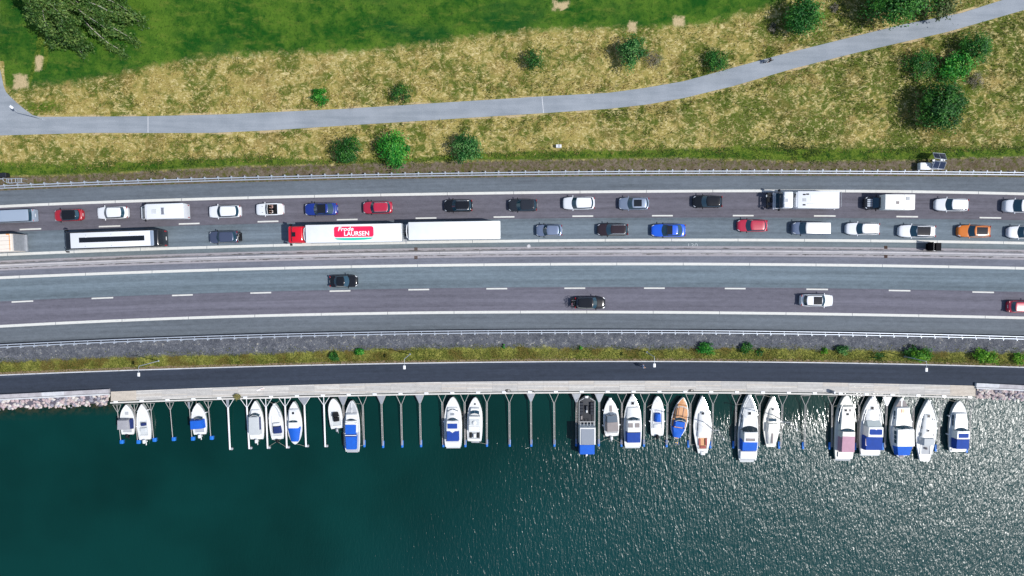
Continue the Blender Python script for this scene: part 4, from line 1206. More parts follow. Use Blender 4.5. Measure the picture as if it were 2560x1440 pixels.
def box_trailer_left():
    xr = P(29, 612, 3.9).x; L = 12.0; W = 2.55
    root = empty('curtain_trailer', (xr - L / 2, P(15, 610.5, 3.9).y, 0), heading('in', 10), 'beige roofed lorry trailer cut by the left edge', 'trailer')
    mb = MB(); mb.rbox((0, 0, 2.5), (L, W, 2.76), .05, 2); mb.build('cargo_box', mat('trailer_cream', S(236, 226, 214, .8), .6, noise=.05), root, smooth=True)
    for k in range(4):
        mb = MB(); mb.box((0, -.9 + .6 * k, 3.885), (L * .98, .03, .02)); mb.build('roof_seam', mat('seam_grey', S(170, 160, 154), .7), root)
    mb = MB(); mb.box((-L / 2 + .5, -1.2, 3.885), (.5, .12, .02)); mb.box((-L / 2 + .3, .0, 3.885), (.1, 2.3, .02)); mb.build('warning_strip', mat('warning_orange', (.75, .30, .06, 1), .5), root)
    mb = MB(); mb.box((-L / 2 - .06, 0, 2.4), (.1, 2.4, 2.4)); mb.box((-L / 2 - .2, 0, 1.1), (.3, 2.5, .2)); mb.build('tail_lift', M_STEEL, root)
    mb = MB(); mb.box((0, 0, .95), (L, .9, .34)); mb.build('chassis', M_BLACK, root)
    wheel_set(root, (-L / 2 + 2.2, -L / 2 + 3.5), 1.24, .5, .3)
box_trailer_left()

# white service lorry with an implement carried at the front
def service_lorry():
    x0, x1 = P(1932, 499, .6).x, P(2103, 499, 3.2).x
    L = x1 - x0; W = 2.5
    root = empty('service_lorry', ((x0 + x1) / 2, P(2020, 499.5, 3.0).y, 0), heading('out', 2020), 'white service lorry with roof vents and a dark front attachment', 'lorry')
    X = lambda f_: L / 2 - f_ * L
    mw = PAINT['white']
    mb = MB(); mb.rbox((X(.145), 0, 1.75), (L * .16, W * .98, 2.3), .12, 3); mb.rbox((X(.15), 0, 2.95), (L * .15, W * .94, .42), .14, 3); mb.rbox((X(.05), 0, 1.0), (L * .09, W * .96, .9), .12, 2); cab = mb.build('cab', mw, root, smooth=True)
    mb = MB(); mb.quad((X(.012), -1.12, 1.42), (X(.012), 1.12, 1.42), (X(.066), 1.08, 2.9), (X(.066), -1.08, 2.9)); mb.build('windscreen', M_GLASS, cab)
    mb = MB(); mb.box((X(.12), .1, 3.17), (.36, .46, .03)); mb.build('roof_hatch', M_DECKGREY, cab)
    for s_ in (-1, 1):
        mb = MB(); mb.rbox((X(.03), s_ * 1.42, 2.3), (.18, .3, .6), .05, 2); mb.box((X(.04), s_ * 1.25, 2.5), (.06, .3, .05)); mb.build('mirror', M_BLACK, cab)
        mb = MB(); mb.cyl((X(.07), s_ * .5, 3.16), (X(.07), s_ * .5, 3.30), .06); mb.build('horn', M_CHROME, cab)
        mb = MB(); mb.box((X(.02) + .1, s_ * .9, .8), (.06, .4, .2)); mb.build('headlight', M_LAMP, cab)
    mb = MB(); mb.rbox((X(0) + .02, 0, .75), (.3, W, .5), .08, 2); mb.tube([(X(0) + .12, -1.2, 1.3), (X(0) + .2, 0, 1.35), (X(0) + .12, 1.2, 1.3)], .05); mb.build('bumper', M_CHROME, root, smooth=True)
    mb = MB(); mb.rbox((X(.635), 0, 2.0), (L * .68, W, 2.36), .08, 2); tank = mb.build('box_body', mw, root, smooth=True)
    mb = MB(); mb.rbox((X(.30), 0, 2.5), (.5, W * .9, 1.2), .1, 2); mb.build('front_bulkhead', mw, root, smooth=True)
    for f_, y in ((.40, -.75), (.40, .75), (.455, .80)):
        mb = MB(); mb.rbox((X(f_), -y, 3.20), (.42, .20, .06), .03, 1); mb.build('vent', M_GLASS2, tank)
    mb = MB(); mb.box((X(.405), .02, 3.195), (.5, .46, .05)); mb.build('roof_hatch', M_DECKGREY, tank)
    mb = MB(); mb.box((X(.72), -.25, 3.19), (L * .44, .9, .03)); mb.build('roof_walkway', mw, tank)
    mb = MB(); mb.box((X(.70), .55, 3.19), (L * .5, .04, .03)); mb.build('roof_seam', M_DECKGREY, tank)
    mb = MB()
    for y in (-1.15, .6): mb.cyl((X(1) - .12, y, .6), (X(1) - .12, y, 3.1), .03)
    mb.cyl((X(1) - .12, -1.15, 3.0), (X(1) - .12, 1.0, 3.0), .04); mb.box((X(1) - .1, 0, .8), (.2, W, .2)); mb.build('rear_ladder', M_STEEL, root)
    mb = MB(); mb.tube([(X(.245), -.35, 3.0), (X(.26), -.75, 3.1), (X(.245), -.95, 2.7)], .08); mb.build('hose', M_RUBBER, root)
    # implement: arms, cross beam, wheel, lamp
    ar = MB()
    for y in (-.8, .8): ar.cyl((X(0) + .1, y, .8), (X(0) + 1.0, y * .9, 1.1), .09)
    ar.cyl((X(0) + 1.05, -1.2, 1.1), (X(0) + 1.05, 1.1, 1.1), .11)
    ar.cyl((X(0) + 1.05, -1.0, .3), (X(0) + 1.05, -1.0, 1.7), .06); ar.cyl((X(0) + 1.05, .9, .3), (X(0) + 1.05, .9, 1.5), .06); ar.box((X(0) + .6, -.1, .9), (.5, .6, .4))
    at_ = ar.build('front_attachment', mat('implement_black', (.012, .013, .015, 1), .5, spec=.15), root)
    mb = MB(); mb.cyl((X(0) + .80, -.85, 1.1), (X(0) + .80, -.85, 1.3), .36, n=16); mb.build('attachment_wheel', M_RUBBER, at_, smooth=True)
    mb = MB(); mb.rbox((X(0) + 1.22, -.72, 1.3), (.14, .34, .2), .04, 1); mb.build('attachment_lamp', M_LAMP, at_, smooth=True)
    wheel_set(root, (X(.13), X(.70), X(.84)), W / 2 - .02, .5, .3)
    mb = MB(); mb.box((X(.5), 0, .8), (L * .95, .9, .3)); mb.build('chassis', M_BLACK, root)
service_lorry()

# pick-up with a white camper box
def pickup_camper():
    x0, x1 = P(2160, 505, .7).x, P(2288, 505, 2.9).x
    L = x1 - x0; W = 1.92
    root = empty('pickup_camper', ((x0 + x1) / 2, P(2220, 505.5, 2.4).y, 0), heading('out', 2225), 'black pick-up with striped bonnet under a white camper box', 'camper')
    X = lambda f_: L / 2 - f_ * L
    mk = PAINT['dark']; hw = W / 2
    rings = []
    for f_, w, t in ((0, .60, .75), (.01, .76, .9), (.03, .86, .98), (.08, .94, 1.03), (.17, .98, 1.08), (.25, 1, 1.12), (.6, 1, 1.12), (.95, 1, 1.12), (1, .95, .95)):
        y = hw * w
        half = [(y * .92, .3), (y, .5), (y, t - .18), (y * .96, t - .06), (y * .8, t), (y * .4, t + .02)]
        rings.append([(X(f_), a, b) for a, b in half] + [(X(f_), -a, b) for a, b in half[::-1]])
    mb = MB(); mb.loft(rings, True, True); mb.build('body', mk, root, smooth=True)
    mb = MB()
    for y in (-.45, -.16, .16, .45): mb.quad((X(.05), y - .10, 1.075), (X(.165), y - .115, 1.125), (X(.165), y + .10, 1.125), (X(.05), y + .09, 1.075))
    mb.build('bonnet_stripe', mat('stripe_silver', (.30, .34, .40, 1), .35, .4), root)
    mb = MB(); mb.rbox((X(.40), 0, 1.38), (L * .26, W * .86, .62), .14, 2); mb.build('cab', mk, root, smooth=True)
    mb = MB(); mb.quad((X(.175), -.80, 1.12), (X(.175), .80, 1.12), (X(.285), .70, 1.68), (X(.285), -.70, 1.68)); mb.build('windscreen', M_GLASS, root)
    mb = MB(); mb.rbox((X(.655), 0, 2.05), (L * .69, 2.24, 1.72), .08, 2); bx = mb.build('camper_box', mat('camper_white', (.80, .80, .76, 1), .5, noise=.04), root, smooth=True)
    for f_, y, s_ in ((.60, 0.1, .42), (.83, -.5, .5)):
        mb = MB(); mb.box((X(f_), y, 2.93), (s_, s_, .06)); mb.build('roof_hatch', M_DECKGREY if s_ > .45 else M_TAUPE, bx)
    mb = MB(); mb.box((X(.745), 0, 2.915), (.03, 2.2, .02)); mb.build('roof_seam', M_DECKGREY, bx)
    for s_ in (-1, 1):
        mb = MB(); mb.quad((X(.012), s_ * hw * .66, .93), (X(.035), s_ * hw * .86, .99), (X(.06), s_ * hw * .90, 1.0), (X(.04), s_ * hw * .70, 1.0)); mb.build('headlight', M_LAMP, root)
        mb = MB(); mb.rbox((X(.24), s_ * (hw + .14), 1.2), (.14, .26, .2), .05, 1); mb.box((X(.245), s_ * (hw - .02), 1.16), (.06, .2, .05)); mb.build('mirror', M_BLACK, root)
    wheel_set(root, (X(.16), X(.74)), hw - .01, .38)
pickup_camper()
# ------------------------------------------------------------------ mooring booms
BOOMS = [  # root px, end px, kind: 'y' small with centre tube, 'p' long white pipe, 'v' slim twin pipe; plate = grating in the fork
    ((292, 1012), (302, 1103), 'y', 0), ((335, 1010), (344, 1103), 'y', 0), ((376, 1008), (384, 1098), 'y', 0), ((424, 1006), (432, 1096), 'y', 0), ((472, 1004), (480, 1095), 'y', 1), ((520, 1003), (527, 1093), 'y', 0),
    ((569, 998), (575, 1124), 'p', 1), ((616, 997), (623, 1122), 'p', 0), ((664, 996), (669, 1121), 'p', 0), ((712, 995), (717, 1120), 'p', 0), ((760, 992), (765, 1117), 'p', 2), ((809, 991), (813, 1117), 'p', 0),
    ((857, 990), (862, 1115), 'v', 1), ((906, 989), (910, 1112), 'v', 0), ((953, 987), (957, 1114), 'v', 1), ((1002, 987), (1005, 1113), 'v', 0), ((1049, 985), (1052, 1112), 'v', 1), ((1105, 982), (1108, 1112), 'v', 0),
    ((1161, 982), (1163, 1112), 'v', 0), ((1217, 981), (1217, 1111), 'v', 0), ((1273, 981), (1274, 1111), 'v', 0), ((1327, 981), (1328, 1111), 'v', 1), ((1385, 983), (1386, 1111), 'v', 0), ((1441, 983), (1441, 1110), 'v', 1),
    ((1498, 983), (1497, 1110), 'v', 1), ((1555, 984), (1554, 1111), 'v', 0), ((1612, 984), (1610, 1111), 'v', 0), ((1669, 984), (1667, 1112), 'v', 0), ((1726, 985), (1725, 1113), 'v', 0), ((1783, 985), (1780, 1115), 'v', 0),
    ((1841, 986), (1838, 1115), 'v', 0), ((1899, 987), (1897, 1115), 'v', 0), ((1957, 988), (1952, 1116), 'v', 0), ((2014, 989), (2012, 1117), 'v', 0), ((2081, 990), (2079, 1118), 'v', 0), ((2149, 991), (2143, 1119), 'v', 0),
    ((2218, 992), (2212, 1119), 'v', 1), ((2285, 995), (2280, 1123), 'v', 0), ((2353, 999), (2344, 1123), 'v', 0), ((2428, 998), (2422, 1126), 'v', 0)]
ORD = 'first second third fourth fifth sixth seventh eighth ninth tenth eleventh twelfth thirteenth fourteenth fifteenth sixteenth seventeenth eighteenth nineteenth twentieth twenty-first twenty-second twenty-third twenty-fourth twenty-fifth twenty-sixth twenty-seventh twenty-eighth twenty-ninth thirtieth thirty-first thirty-second thirty-third thirty-fourth thirty-fifth thirty-sixth thirty-seventh thirty-eighth thirty-ninth fortieth'.split()
M_BOOM = mat('boom_galvanised', S(196, 192, 188, .75), .55, .15, noise=.12)
M_BOOMW = mat('boom_white_pipe', (.78, .78, .79, 1), .5, noise=.06)
for i, (r0, r1, kd, pl) in enumerate(BOOMS):
    a = P(r0[0], r0[1], Z_QUAY - .25); b = P(r1[0], r1[1], Z_WATER + .30)
    d = b - a; L = d.length; dn = d.normalized(); sd = Vector((-dn.y, dn.x, 0)).normalized()
    look = {'y': 'short mooring boom with square blue float', 'p': 'thick white mooring boom with grey float', 'v': 'slim mooring boom with blue float'}[kd]
    root = empty('mooring_boom', b, 0, '%s, %s from the left boardwalk end' % (look, ORD[i]), 'boom', 'mooring booms under the boardwalk')
    wdt, fork = {'y': (.63, 1.15), 'p': (.92, 1.35), 'v': (.72, 1.55)}[kd]
    if pl == 2: wdt = .98
    J = a + dn * fork - b; A = a - b
    m_ = M_BOOMW if kd == 'p' else M_BOOM
    rr = {'y': .035, 'p': .045, 'v': .04}[kd]
    mb = MB()
    for s_ in (-1, 1): mb.cyl(A + sd * (s_ * wdt), J + sd * (s_ * .06), rr, n=6)
    mb.cyl(A + sd * wdt, A - sd * wdt, rr, n=6)
    if kd != 'v': mb.cyl(A, J, rr * 1.3, n=6)
    mb.build('fork', m_, root)
    mb = MB()
    if kd == 'v':
        for s_ in (-1, 1): mb.cyl(J + sd * (s_ * .085), Vector((0, 0, 0)) + sd * (s_ * .085), .044, n=6)
        for q in (.2, .5, .8): mb.box(J * (1 - q), (.22, .07, .03))
    else:
        mb.cyl(J, (0, 0, 0), .055 if kd == 'y' else .13, n=8)
    mb.build('pipe', m_, root, smooth=True)
    if pl:
        mb = MB(); w2 = wdt * (.93 if pl == 2 or kd == 'v' else .28); w3 = .12
        q0, q1 = A + dn * .06, A.lerp(J, .92)
        pts = [q0 + sd * w2, q0 - sd * w2, q1 - sd * w3, q1 + sd * w3]
        mb.add([p + Vector((0, 0, .05)) for p in pts] + [p + Vector((0, 0, .075)) for p in pts], [(3, 2, 1, 0), (4, 5, 6, 7), (0, 1, 5, 4), (1, 2, 6, 5), (2, 3, 7, 6), (3, 0, 4, 7)])
        mb.build('grating', M_STEEL, root)
    mb = MB()
    if kd == 'y':
        mb.rbox((.12, -.1, -.15), (.55, .62, .5), .08, 2); mb.build('float', M_FLOATB, root, smooth=True)
    elif kd == 'p':
        mb.sphere((.2, .1, -.2), .26, 8, 6); mb.build('float', M_STEEL, root, smooth=True)
    else:
        off_ = -.25 if r0[0] > 1700 else .02
        mb.rbox((off_ * .8, .15, -.26), (.34, 1.15, .34), .08, 2); mb.build('float', M_FLOATB, root, smooth=True)

# ------------------------------------------------------------------ boats
PLAN = {
    'motor': [(0, .84), (.05, .90), (.2, .97), (.4, 1), (.55, .95), (.68, .84), (.78, .68), (.87, .47), (.94, .26), (.98, .12), (1, .03)],
    'small': [(0, .78), (.06, .86), (.25, .97), (.45, 1), (.6, .93), (.72, .80), (.82, .62), (.90, .40), (.96, .18), (1, .04)],
    'blunt': [(0, .86), (.05, .92), (.2, .99), (.45, 1), (.62, .95), (.74, .84), (.84, .66), (.91, .47), (.96, .29), (.985, .16), (1, .04)],
    'double': [(0, .06), (.02, .24), (.06, .46), (.12, .66), (.2, .83), (.32, .96), (.45, 1), (.6, .95), (.72, .82), (.83, .62), (.91, .40), (.97, .18), (1, .04)],
    'sail': [(0, .50), (.06, .58), (.2, .80), (.35, .95), (.48, 1), (.6, .93), (.72, .76), (.83, .52), (.92, .27), (.97, .12), (1, .03)],
    'barge': [(0, .98), (.02, 1), (.5, 1), (.85, 1), (.93, .95), (.97, .62), (1, .34)]}
class Boat:
    def __init__(s, bow, stern, beam, plan, label, hull=None, deck=None, fb=.75, cat='boat', name='motor_boat'):
        zd = Z_WATER + fb
        a, b = P(*bow, zd), P(*stern, zd)
        s.L = (a - b).length; s.hb = beam / 16.4 / 2; s.fb = fb; s.plan = PLAN[plan]
        c_ = (a + b) / 2
        s.root = empty(name, (c_.x, c_.y, Z_WATER), math.atan2(a.y - b.y, a.x - b.x), label, cat, 'boats moored at the boardwalk')
        hull = hull or M_GEL
        s.hull_m = hull
        rings = []; dk = []
        for u, w in s.plan:
            x = -s.L / 2 + u * s.L; y = s.hb * w; z = s.zs(u)
            kz = -.35 + .75 * max(0, u - .75) / .25 * .9
            half = [(0.0, kz), (y * .62, kz + .2), (y * .93, .25), (y, z - .08), (y, z), (max(y - .10, .005), z + .015), (max(y - .13, .004), z - .05)]
            rings.append([(x, p, q) for p, q in half[::-1]] + [(x, -p, q) for p, q in half[1:]])
            dk.append([(x, max(y - .11, .003) * t, z - .035 + .03 * (1 - t * t)) for t in (-1, -.5, 0, .5, 1)])
        mb = MB(); mb.loft(rings, False, False)
        n = len(rings[0]); mb.quad(*rings[0])
        mb.build('hull', hull, s.root, smooth=True)
        mb = MB(); mb.loft(dk); mb.build('deck', deck or hull, s.root, smooth=True)
    def zs(s, u): return s.fb + .22 * max(0, u - .35) / .65
    def X(s, t): return s.L / 2 - t * s.L                 # t: 0 at the bow, 1 at the stern
    def bw(s, t): return s.hb * float(np.interp(1 - t, [p[0] for p in s.plan], [p[1] for p in s.plan]))
    def zt(s, t): return s.zs(1 - t)
    def block(s, name, t0, t1, w0, w1, h0, h1, m, y=0.0, inset=.10, z=None, parent=None, round_=.5, front=0.0):
        """raised trapezoid with rounded shoulders; w as share of half beam, h above deck at front / back; front: rake of the front face in metres"""
        rings = []
        ts = [t0, t0 + (t1 - t0) * .06, t0 + (t1 - t0) * .35, t0 + (t1 - t0) * .7, t1 - (t1 - t0) * .05, t1]
        for k, t in enumerate(ts):
            q = (t - t0) / (t1 - t0)
            w = (w0 + (w1 - w0) * q) * s.hb
            h = h0 + (h1 - h0) * q
            if k == 0: h *= .25 if front else .55
            if k == len(ts) - 1: h *= .55
            zb = (s.zt(t) if z is None else z) - .06
            ww = w * (.94 if k in (0, len(ts) - 1) else 1)
            i_ = min(inset, w * .5)
            x = s.X(t)
            rings.append([(x, y - ww, zb), (x, y - ww + i_ * .35, zb + h * .75), (x, y - ww + i_ * 1.3, zb + h), (x, y, zb + h * 1.03), (x, y + ww - i_ * 1.3, zb + h), (x, y + ww - i_ * .35, zb + h * .75), (x, y + ww, zb)])
        mb = MB(); mb.loft(rings, True, True)
        return mb.build(name, m, parent or s.root, smooth=True)
    def panel(s, name, t0, t1, y0, y1, z, m, parent=None, th=.03, y0b=None, y1b=None):
        y0b = y0 if y0b is None else y0b; y1b = y1 if y1b is None else y1b
        mb = MB(); mb.slab([(s.X(t1), y0b * s.hb), (s.X(t0), y0 * s.hb), (s.X(t0), y1 * s.hb), (s.X(t1), y1b * s.hb)], z, z + th)
        return mb.build(name, m, parent or s.root)
    def glass(s, t0, t1, w0, w1, z0, z1, bow=.04, n=3, name='windscreen', m=None, frame=None, ysh=0.0):
        """raked windscreen of n panes, t0 foot, t1 head, bowed forwards in the middle"""
        m = m or M_GLASS
        for k in range(n):
            g = []
            for t, w, z in ((t0, w0, z0), (t1, w1, z1)):
                row = []
                for q in (0.04, .5, .96):
                    v_ = -1 + 2 * (k + q) / n
                    row.append((s.X(t + bow * v_ * v_), ysh * s.hb + v_ * w * s.hb, z))
                g.append(row)
            mb = MB(); mb.loft(g)
            o = mb.build(name, m, s.root)
        if frame:
            mb = MB()
            for t, w, z in ((t1, w1, z1),):
                mb.tube([(s.X(t + bow * v_ * v_), ysh * s.hb + v_ * w * s.hb, z) for v_ in np.linspace(-1, 1, 7)], .03)
            mb.build('windscreen_frame', frame, s.root)
    def coaming(s, t0, t1, w0, w1, m, floor=None, h=.10):
        """open cockpit: sunken-looking floor inside a raised rim"""
        z = s.zt((t0 + t1) / 2)
        pts = lambda e: [(s.X(t1) - e, -(w1 * s.hb + e)), (s.X(t0) + e, -(w0 * s.hb + e)), (s.X(t0) + e, w0 * s.hb + e), (s.X(t1) - e, w1 * s.hb + e)]
        i_, o_ = pts(0), pts(.09)
        v_ = [(x, y, z - .05) for x, y in o_] + [(x, y, z + h) for x, y in o_] + [(x, y, z + h) for x, y in i_] + [(x, y, z - .02) for x, y in i_]
        f_ = []
        for k in range(4):
            j = (k + 1) % 4
            f_ += [(k, j, 4 + j, 4 + k), (4 + k, 4 + j, 8 + j, 8 + k), (8 + k, 8 + j, 12 + j, 12 + k)]
        mb = MB(); mb.add(v_, f_); rim = mb.build('cockpit_rim', m, s.root)
        mb = MB(); mb.slab(i_, z - .03, z + .012); mb.build('cockpit_floor', floor or M_DECKGREY, s.root)
    def outboard(s, m, t=1.0, y=0.0, size=1.0, rz=0.0):
        mb = MB(); x = s.X(t) - .22 * size
        mb.rbox((x, y, s.fb + .15), (.52 * size, .36 * size, .5 * size), .12 * size, 3); mb.rbox((x - .12, y, s.fb - .25), (.24 * size, .20 * size, .7), .05, 1); mb.rbox((x - .38 * size, y + .02, s.fb - .35), (.5 * size, .12, .18), .05, 1)
        mb.build('outboard_motor', m, s.root, smooth=True)
    def fenders(s, lst):
        for t, sd in lst:
            y = sd * (s.bw(t) + .10)
            mb = MB(); mb.cyl((s.X(t), y, s.fb - .55), (s.X(t), y, s.fb - .05), .10, n=8); mb.build('fender', M_WHITEMETAL, s.root, smooth=True)
    def rail(s, t0, t1, h=.55, both=True):
        for sd in ((-1, 1) if both else (1,)):
            mb = MB(); pts = []
            for t in np.linspace(t0, t1, 8):
                pts.append((s.X(t), sd * max(s.bw(t) - .08, .02), s.zt(t) + h))
            mb.tube(pts, .02, 5)
            for p in pts[::2]: mb.cyl((p[0], p[1], p[2] - h), p, .014, n=5)
            mb.build('rail', M_CHROME, s.root)
    def side_windows(s, ts, w, z0, z1, ins=.12, sides=(-1, 1)):
        for sd in sides:
            for t0, t1 in ts:
                y0, y1 = sd * (w * s.hb + .012), sd * (w * s.hb - ins * .35 + .012)
                mb = MB(); mb.quad((s.X(t0), y0, z0), (s.X(t1), y0, z0), (s.X(t1), y1, z1), (s.X(t0), y1, z1)); mb.build('side_window', M_GLASS, s.root)
    def hatch(s, t, size=.5, z=None, y=0, m=None, parent=None):
        z = s.zt(t) + .0 if z is None else z
        mb = MB(); mb.rbox((s.X(t), y, z + .03), (size, size, .06), .02, 1); h = mb.build('hatch', M_DECKLT, s.root)
        mb = MB(); mb.box((s.X(t), y, z + .066), (size * .78, size * .78, .012)); mb.build('hatch_glass', m or M_GLASS2, h)
    def mast(s, t, h, spreader=.55, boom=None):
        z0 = s.zt(t) + .3; x = s.X(t)
        mb = MB(); mb.cyl((x, 0, z0 - .3), (x, 0, z0 + h), .075, .05, n=8); ms = mb.build('mast', M_STEEL, s.root, smooth=True)
        mb = MB(); mb.cyl((x, -.75, z0 + h * spreader), (x, .75, z0 + h * spreader), .03, n=6); mb.build('spreader', M_WHITEMETAL, ms)
        mb = MB()
        for p in ((s.X(.02), 0, s.zt(0) + .05), (s.X(.98), 0, s.fb + .05)): mb.cyl(p, (x, 0, z0 + h), .012, n=4)
        for sd in (-1, 1):
            mb.cyl((x, sd * (s.bw(t) - .1), s.zt(t)), (x, sd * .75, z0 + h * spreader), .012, n=4); mb.cyl((x, sd * .75, z0 + h * spreader), (x, 0, z0 + h * .97), .012, n=4)
        mb.build('rigging', M_STEEL, ms)
        mb = MB(); mb.cyl((x, 0, z0 + h), (x, 0, z0 + h + .5), .015, n=4); mb.box((x - .12, 0, z0 + h + .1), (.3, .1, .04)); mb.build('masthead', M_WHITEMETAL, ms)
        if boom:
            mb = MB(); mb.cyl((x - .1, 0, z0 + .9), (s.X(boom), 0, z0 + .9), .06, n=8); mb.rbox(((x + s.X(boom)) / 2, 0, z0 + 1.0), (abs(x - s.X(boom)) * .9, .26, .26), .1, 2); mb.build('boom_with_sail_cover', M_PALECAN, s.root, smooth=True)
    def ropes(s, *prs):
        for (t, yy), q in prs:
            a = Vector((s.X(t), yy * s.bw(t), s.zt(t) + .02))
            b = P(q[0], q[1], Z_QUAY - .2 if q[1] < 1020 else Z_WATER + .35)
            loc = s.root.matrix_basis.inverted() @ b
            mb = MB(); mid = (a + loc) / 2; mid.z -= .12
            mb.tube([a, mid, loc], .02, 4); mb.build('mooring_rope', M_ROPE, s.root)

# 1
b = Boat((317, 1011), (319, 1086), 37, 'small', 'small white boat with a grey folding top, leftmost of all boats')
b.coaming(.45, .92, .62, .62, M_GEL); b.panel('foredeck_hatch', .24, .34, -.25, .2, b.zt(.3) + .01, M_DECKGREY)
b.block('canopy', .46, .80, .80, .86, 1.15, 1.2, M_GREYCAN, y=.15, inset=.16); b.block('console', .46, .80, .18, .18, .75, .7, M_DNAVY, y=-.80, inset=.06)
b.outboard(M_BLACK, 1.0)
# 2
b = Boat((355, 1010), (362, 1099), 35, 'small', 'open white boat with a navy seat, beside the leftmost boat')
b.coaming(.22, .86, .48, .62, M_GEL, M_DECKLT); b.block('console', .52, .60, .34, .34, .55, .6, M_DNAVY, y=-.12, inset=.08); b.block('bench', .66, .76, .5, .5, .35, .35, M_DECKLT)
b.outboard(M_GEL, 1.0, size=1.15); b.fenders([(.18, -1), (.2, 1), (.62, 1)]); b.panel('transom_seat', .88, .97, -.6, .6, b.fb + .05, M_GEL, th=.12)
# 3
b = Boat((494, 1008), (500, 1086), 38, 'small', 'white boat with a square bright blue top, alone between two short booms')
b.coaming(.42, .92, .6, .62, M_GEL); b.glass(.40, .47, .6, .55, b.zt(.4), b.zt(.4) + .5, .05, 3, frame=M_CHROME)
b.block('canopy', .50, .79, .84, .88, 1.1, 1.15, M_BLUE, inset=.15, y=.06); b.outboard(M_GEL, 1.0, size=1.1); b.fenders([(.3, 1), (.75, 1), (.32, -1)])
b.ropes(((.03, 1), (490, 1001)))
# 4
b = Boat((639, 1002), (642, 1098), 38, 'motor', 'white boat with a long pale grey canvas top, left in the trio of small boats')
b.block('cuddy', .22, .40, .55, .72, .3, .5, M_GEL); b.glass(.27, .345, .66, .62, b.zt(.3) + .15, b.zt(.3) + .75, .05, 3, frame=M_GEL)
b.block('canopy', .36, .86, .74, .80, 1.0, 1.15, M_PALECAN, inset=.15, y=.06); b.panel('window_strip', .40, .72, -.78, -.68, b.fb + .55, M_DNAVY, th=.3)
b.outboard(M_GEL, 1.0, size=1.15); b.panel('bathing_step', .93, 1.0, -.7, .7, b.fb - .1, M_GEL, th=.06)
# 5
b = Boat((686, 1008), (694, 1098), 36, 'small', 'white bow-rail boat with a small dark navy cover, middle of the trio')
b.coaming(.34, .90, .42, .62, M_GEL, M_DECKLT); b.block('cover', .62, .83, .50, .60, .7, .6, M_DNAVY, y=-.16, inset=.14); b.block('seat', .54, .62, .5, .5, .45, .5, M_GEL, y=-.1)
b.block('pulpit', 0.0, .08, .16, .2, .12, .12, M_GEL); b.rail(.06, .42, .4); b.outboard(M_BLACK, 1.0); b.ropes(((.06, 1), (702, 1000)), ((.06, -1), (664, 999)), ((.97, -1), (669, 1118)), ((.97, 1), (716, 1118)))
# 6
b = Boat((735, 1004), (738, 1111), 38, 'double', 'pointed-stern white boat with a rounded bright blue cover, right of the trio')
b.block('cabin', .16, .60, .66, .74, .45, .6, M_GEL, inset=.12); b.glass(.17, .20, .5, .5, b.zt(.2) + .28, b.zt(.2) + .42, .02, 2, 'window'); b.glass(.415, .45, .58, .56, b.zt(.45) + .5, b.zt(.45) + .78, .02, 2)
b.hatch(.25, .42, b.zt(.25) + .40); b.block('cockpit_cover', .58, .93, .84, .50, .62, .35, M_BLUE, inset=.2); b.block('wheelhouse', .45, .60, .66, .7, .85, .85, M_GEL, inset=.1)
b.ropes(((.97, 1), (764, 1116)))
# 7
b = Boat((833, 996), (843, 1071), 34, 'blunt', 'white open boat with black seat cover and wheel console')
b.coaming(.44, .90, .62, .66, M_GEL, M_DECKLT); b.block('console', .45, .60, .40, .50, .6, .65, M_BLACK, inset=.14, y=-.06); b.block('seat', .62, .76, .42, .42, .55, .5, M_BLACK, inset=.1, y=-.08); b.outboard(M_STEEL, 1.0, size=1.0)
# 8
b = Boat((880, 1001), (881, 1129), 39, 'blunt', 'long grey-decked boat with two bright blue roof covers', deck=M_DECKGREY)
b.block('cabin', .24, .62, .74, .80, .5, .9, M_GEL, inset=.10); b.glass(.325, .38, .76, .70, b.zt(.35) + .45, b.zt(.35) + 1.0, .04, 3, frame=M_GEL)
b.panel('deck_stripe', .03, .33, -.06, .06, b.zt(.15) + .02, M_GEL, th=.03); b.hatch(.16, .36, b.zt(.16) + .02, m=M_DECKGREY); b.block('front_deckhouse_roof', .365, .45, .74, .78, 1.0, 1.05, M_GEL)
b.block('roof_cover', .43, .64, .70, .72, 1.10, 1.12, M_BLUE, inset=.08, y=.04); b.block('cockpit_cover', .665, .945, .74, .66, 1.0, .85, M_BLUE, inset=.1, y=.06); b.panel('white_bar', .645, .66, -.74, .72, b.fb + .98, M_GEL, th=.05)
b.panel('bathing_platform', .97, 1.02, -.7, .7, b.fb - .2, M_DECKGREY, th=.06); b.ropes(((.05, 1), (905, 1010)), ((.98, 1), (910, 1112)))
# 9
b = Boat((1132, 992), (1133, 1117), 45, 'blunt', 'white cabin cruiser with two navy covers and a white spade emblem')
b.block('foredeck_cabin', .20, .50, .60, .72, .35, .55, M_GEL, inset=.15); b.glass(.205, .24, .62, .58, b.zt(.2) + .2, b.zt(.2) + .4, .05, 2, 'window'); b.glass(.40, .46, .66, .62, b.zt(.4) + .45, b.zt(.4) + .95, .05, 3)
b.block('wheelhouse', .44, .66, .70, .74, 1.15, 1.2, M_GEL, inset=.10); b.block('roof_cover', .495, .605, .58, .58, 1.25, 1.25, M_NAVY, inset=.05); cv = b.block('cockpit_cover', .635, .865, .68, .70, 1.12, 1.05, M_NAVY, inset=.08)
mb = MB()
for k in range(4): mb.box((b.X(.315 + .012 * k), 0, b.zt(.32) + .50), (.05, .62, .03))
mb.build('vent_grill', M_DECKGREY, b.root)
zz = b.fb + 1.12
mb = MB()
xx = b.X(.655)
mb.slab([(xx + .42, 0), (xx + .1, .30), (xx - .08, .30), (xx - .12, .12), (xx - .04, .06), (xx - .22, .10), (xx - .22, -.10), (xx - .04, -.06), (xx - .12, -.12), (xx - .08, -.30), (xx + .1, -.30)], zz, zz + .012)
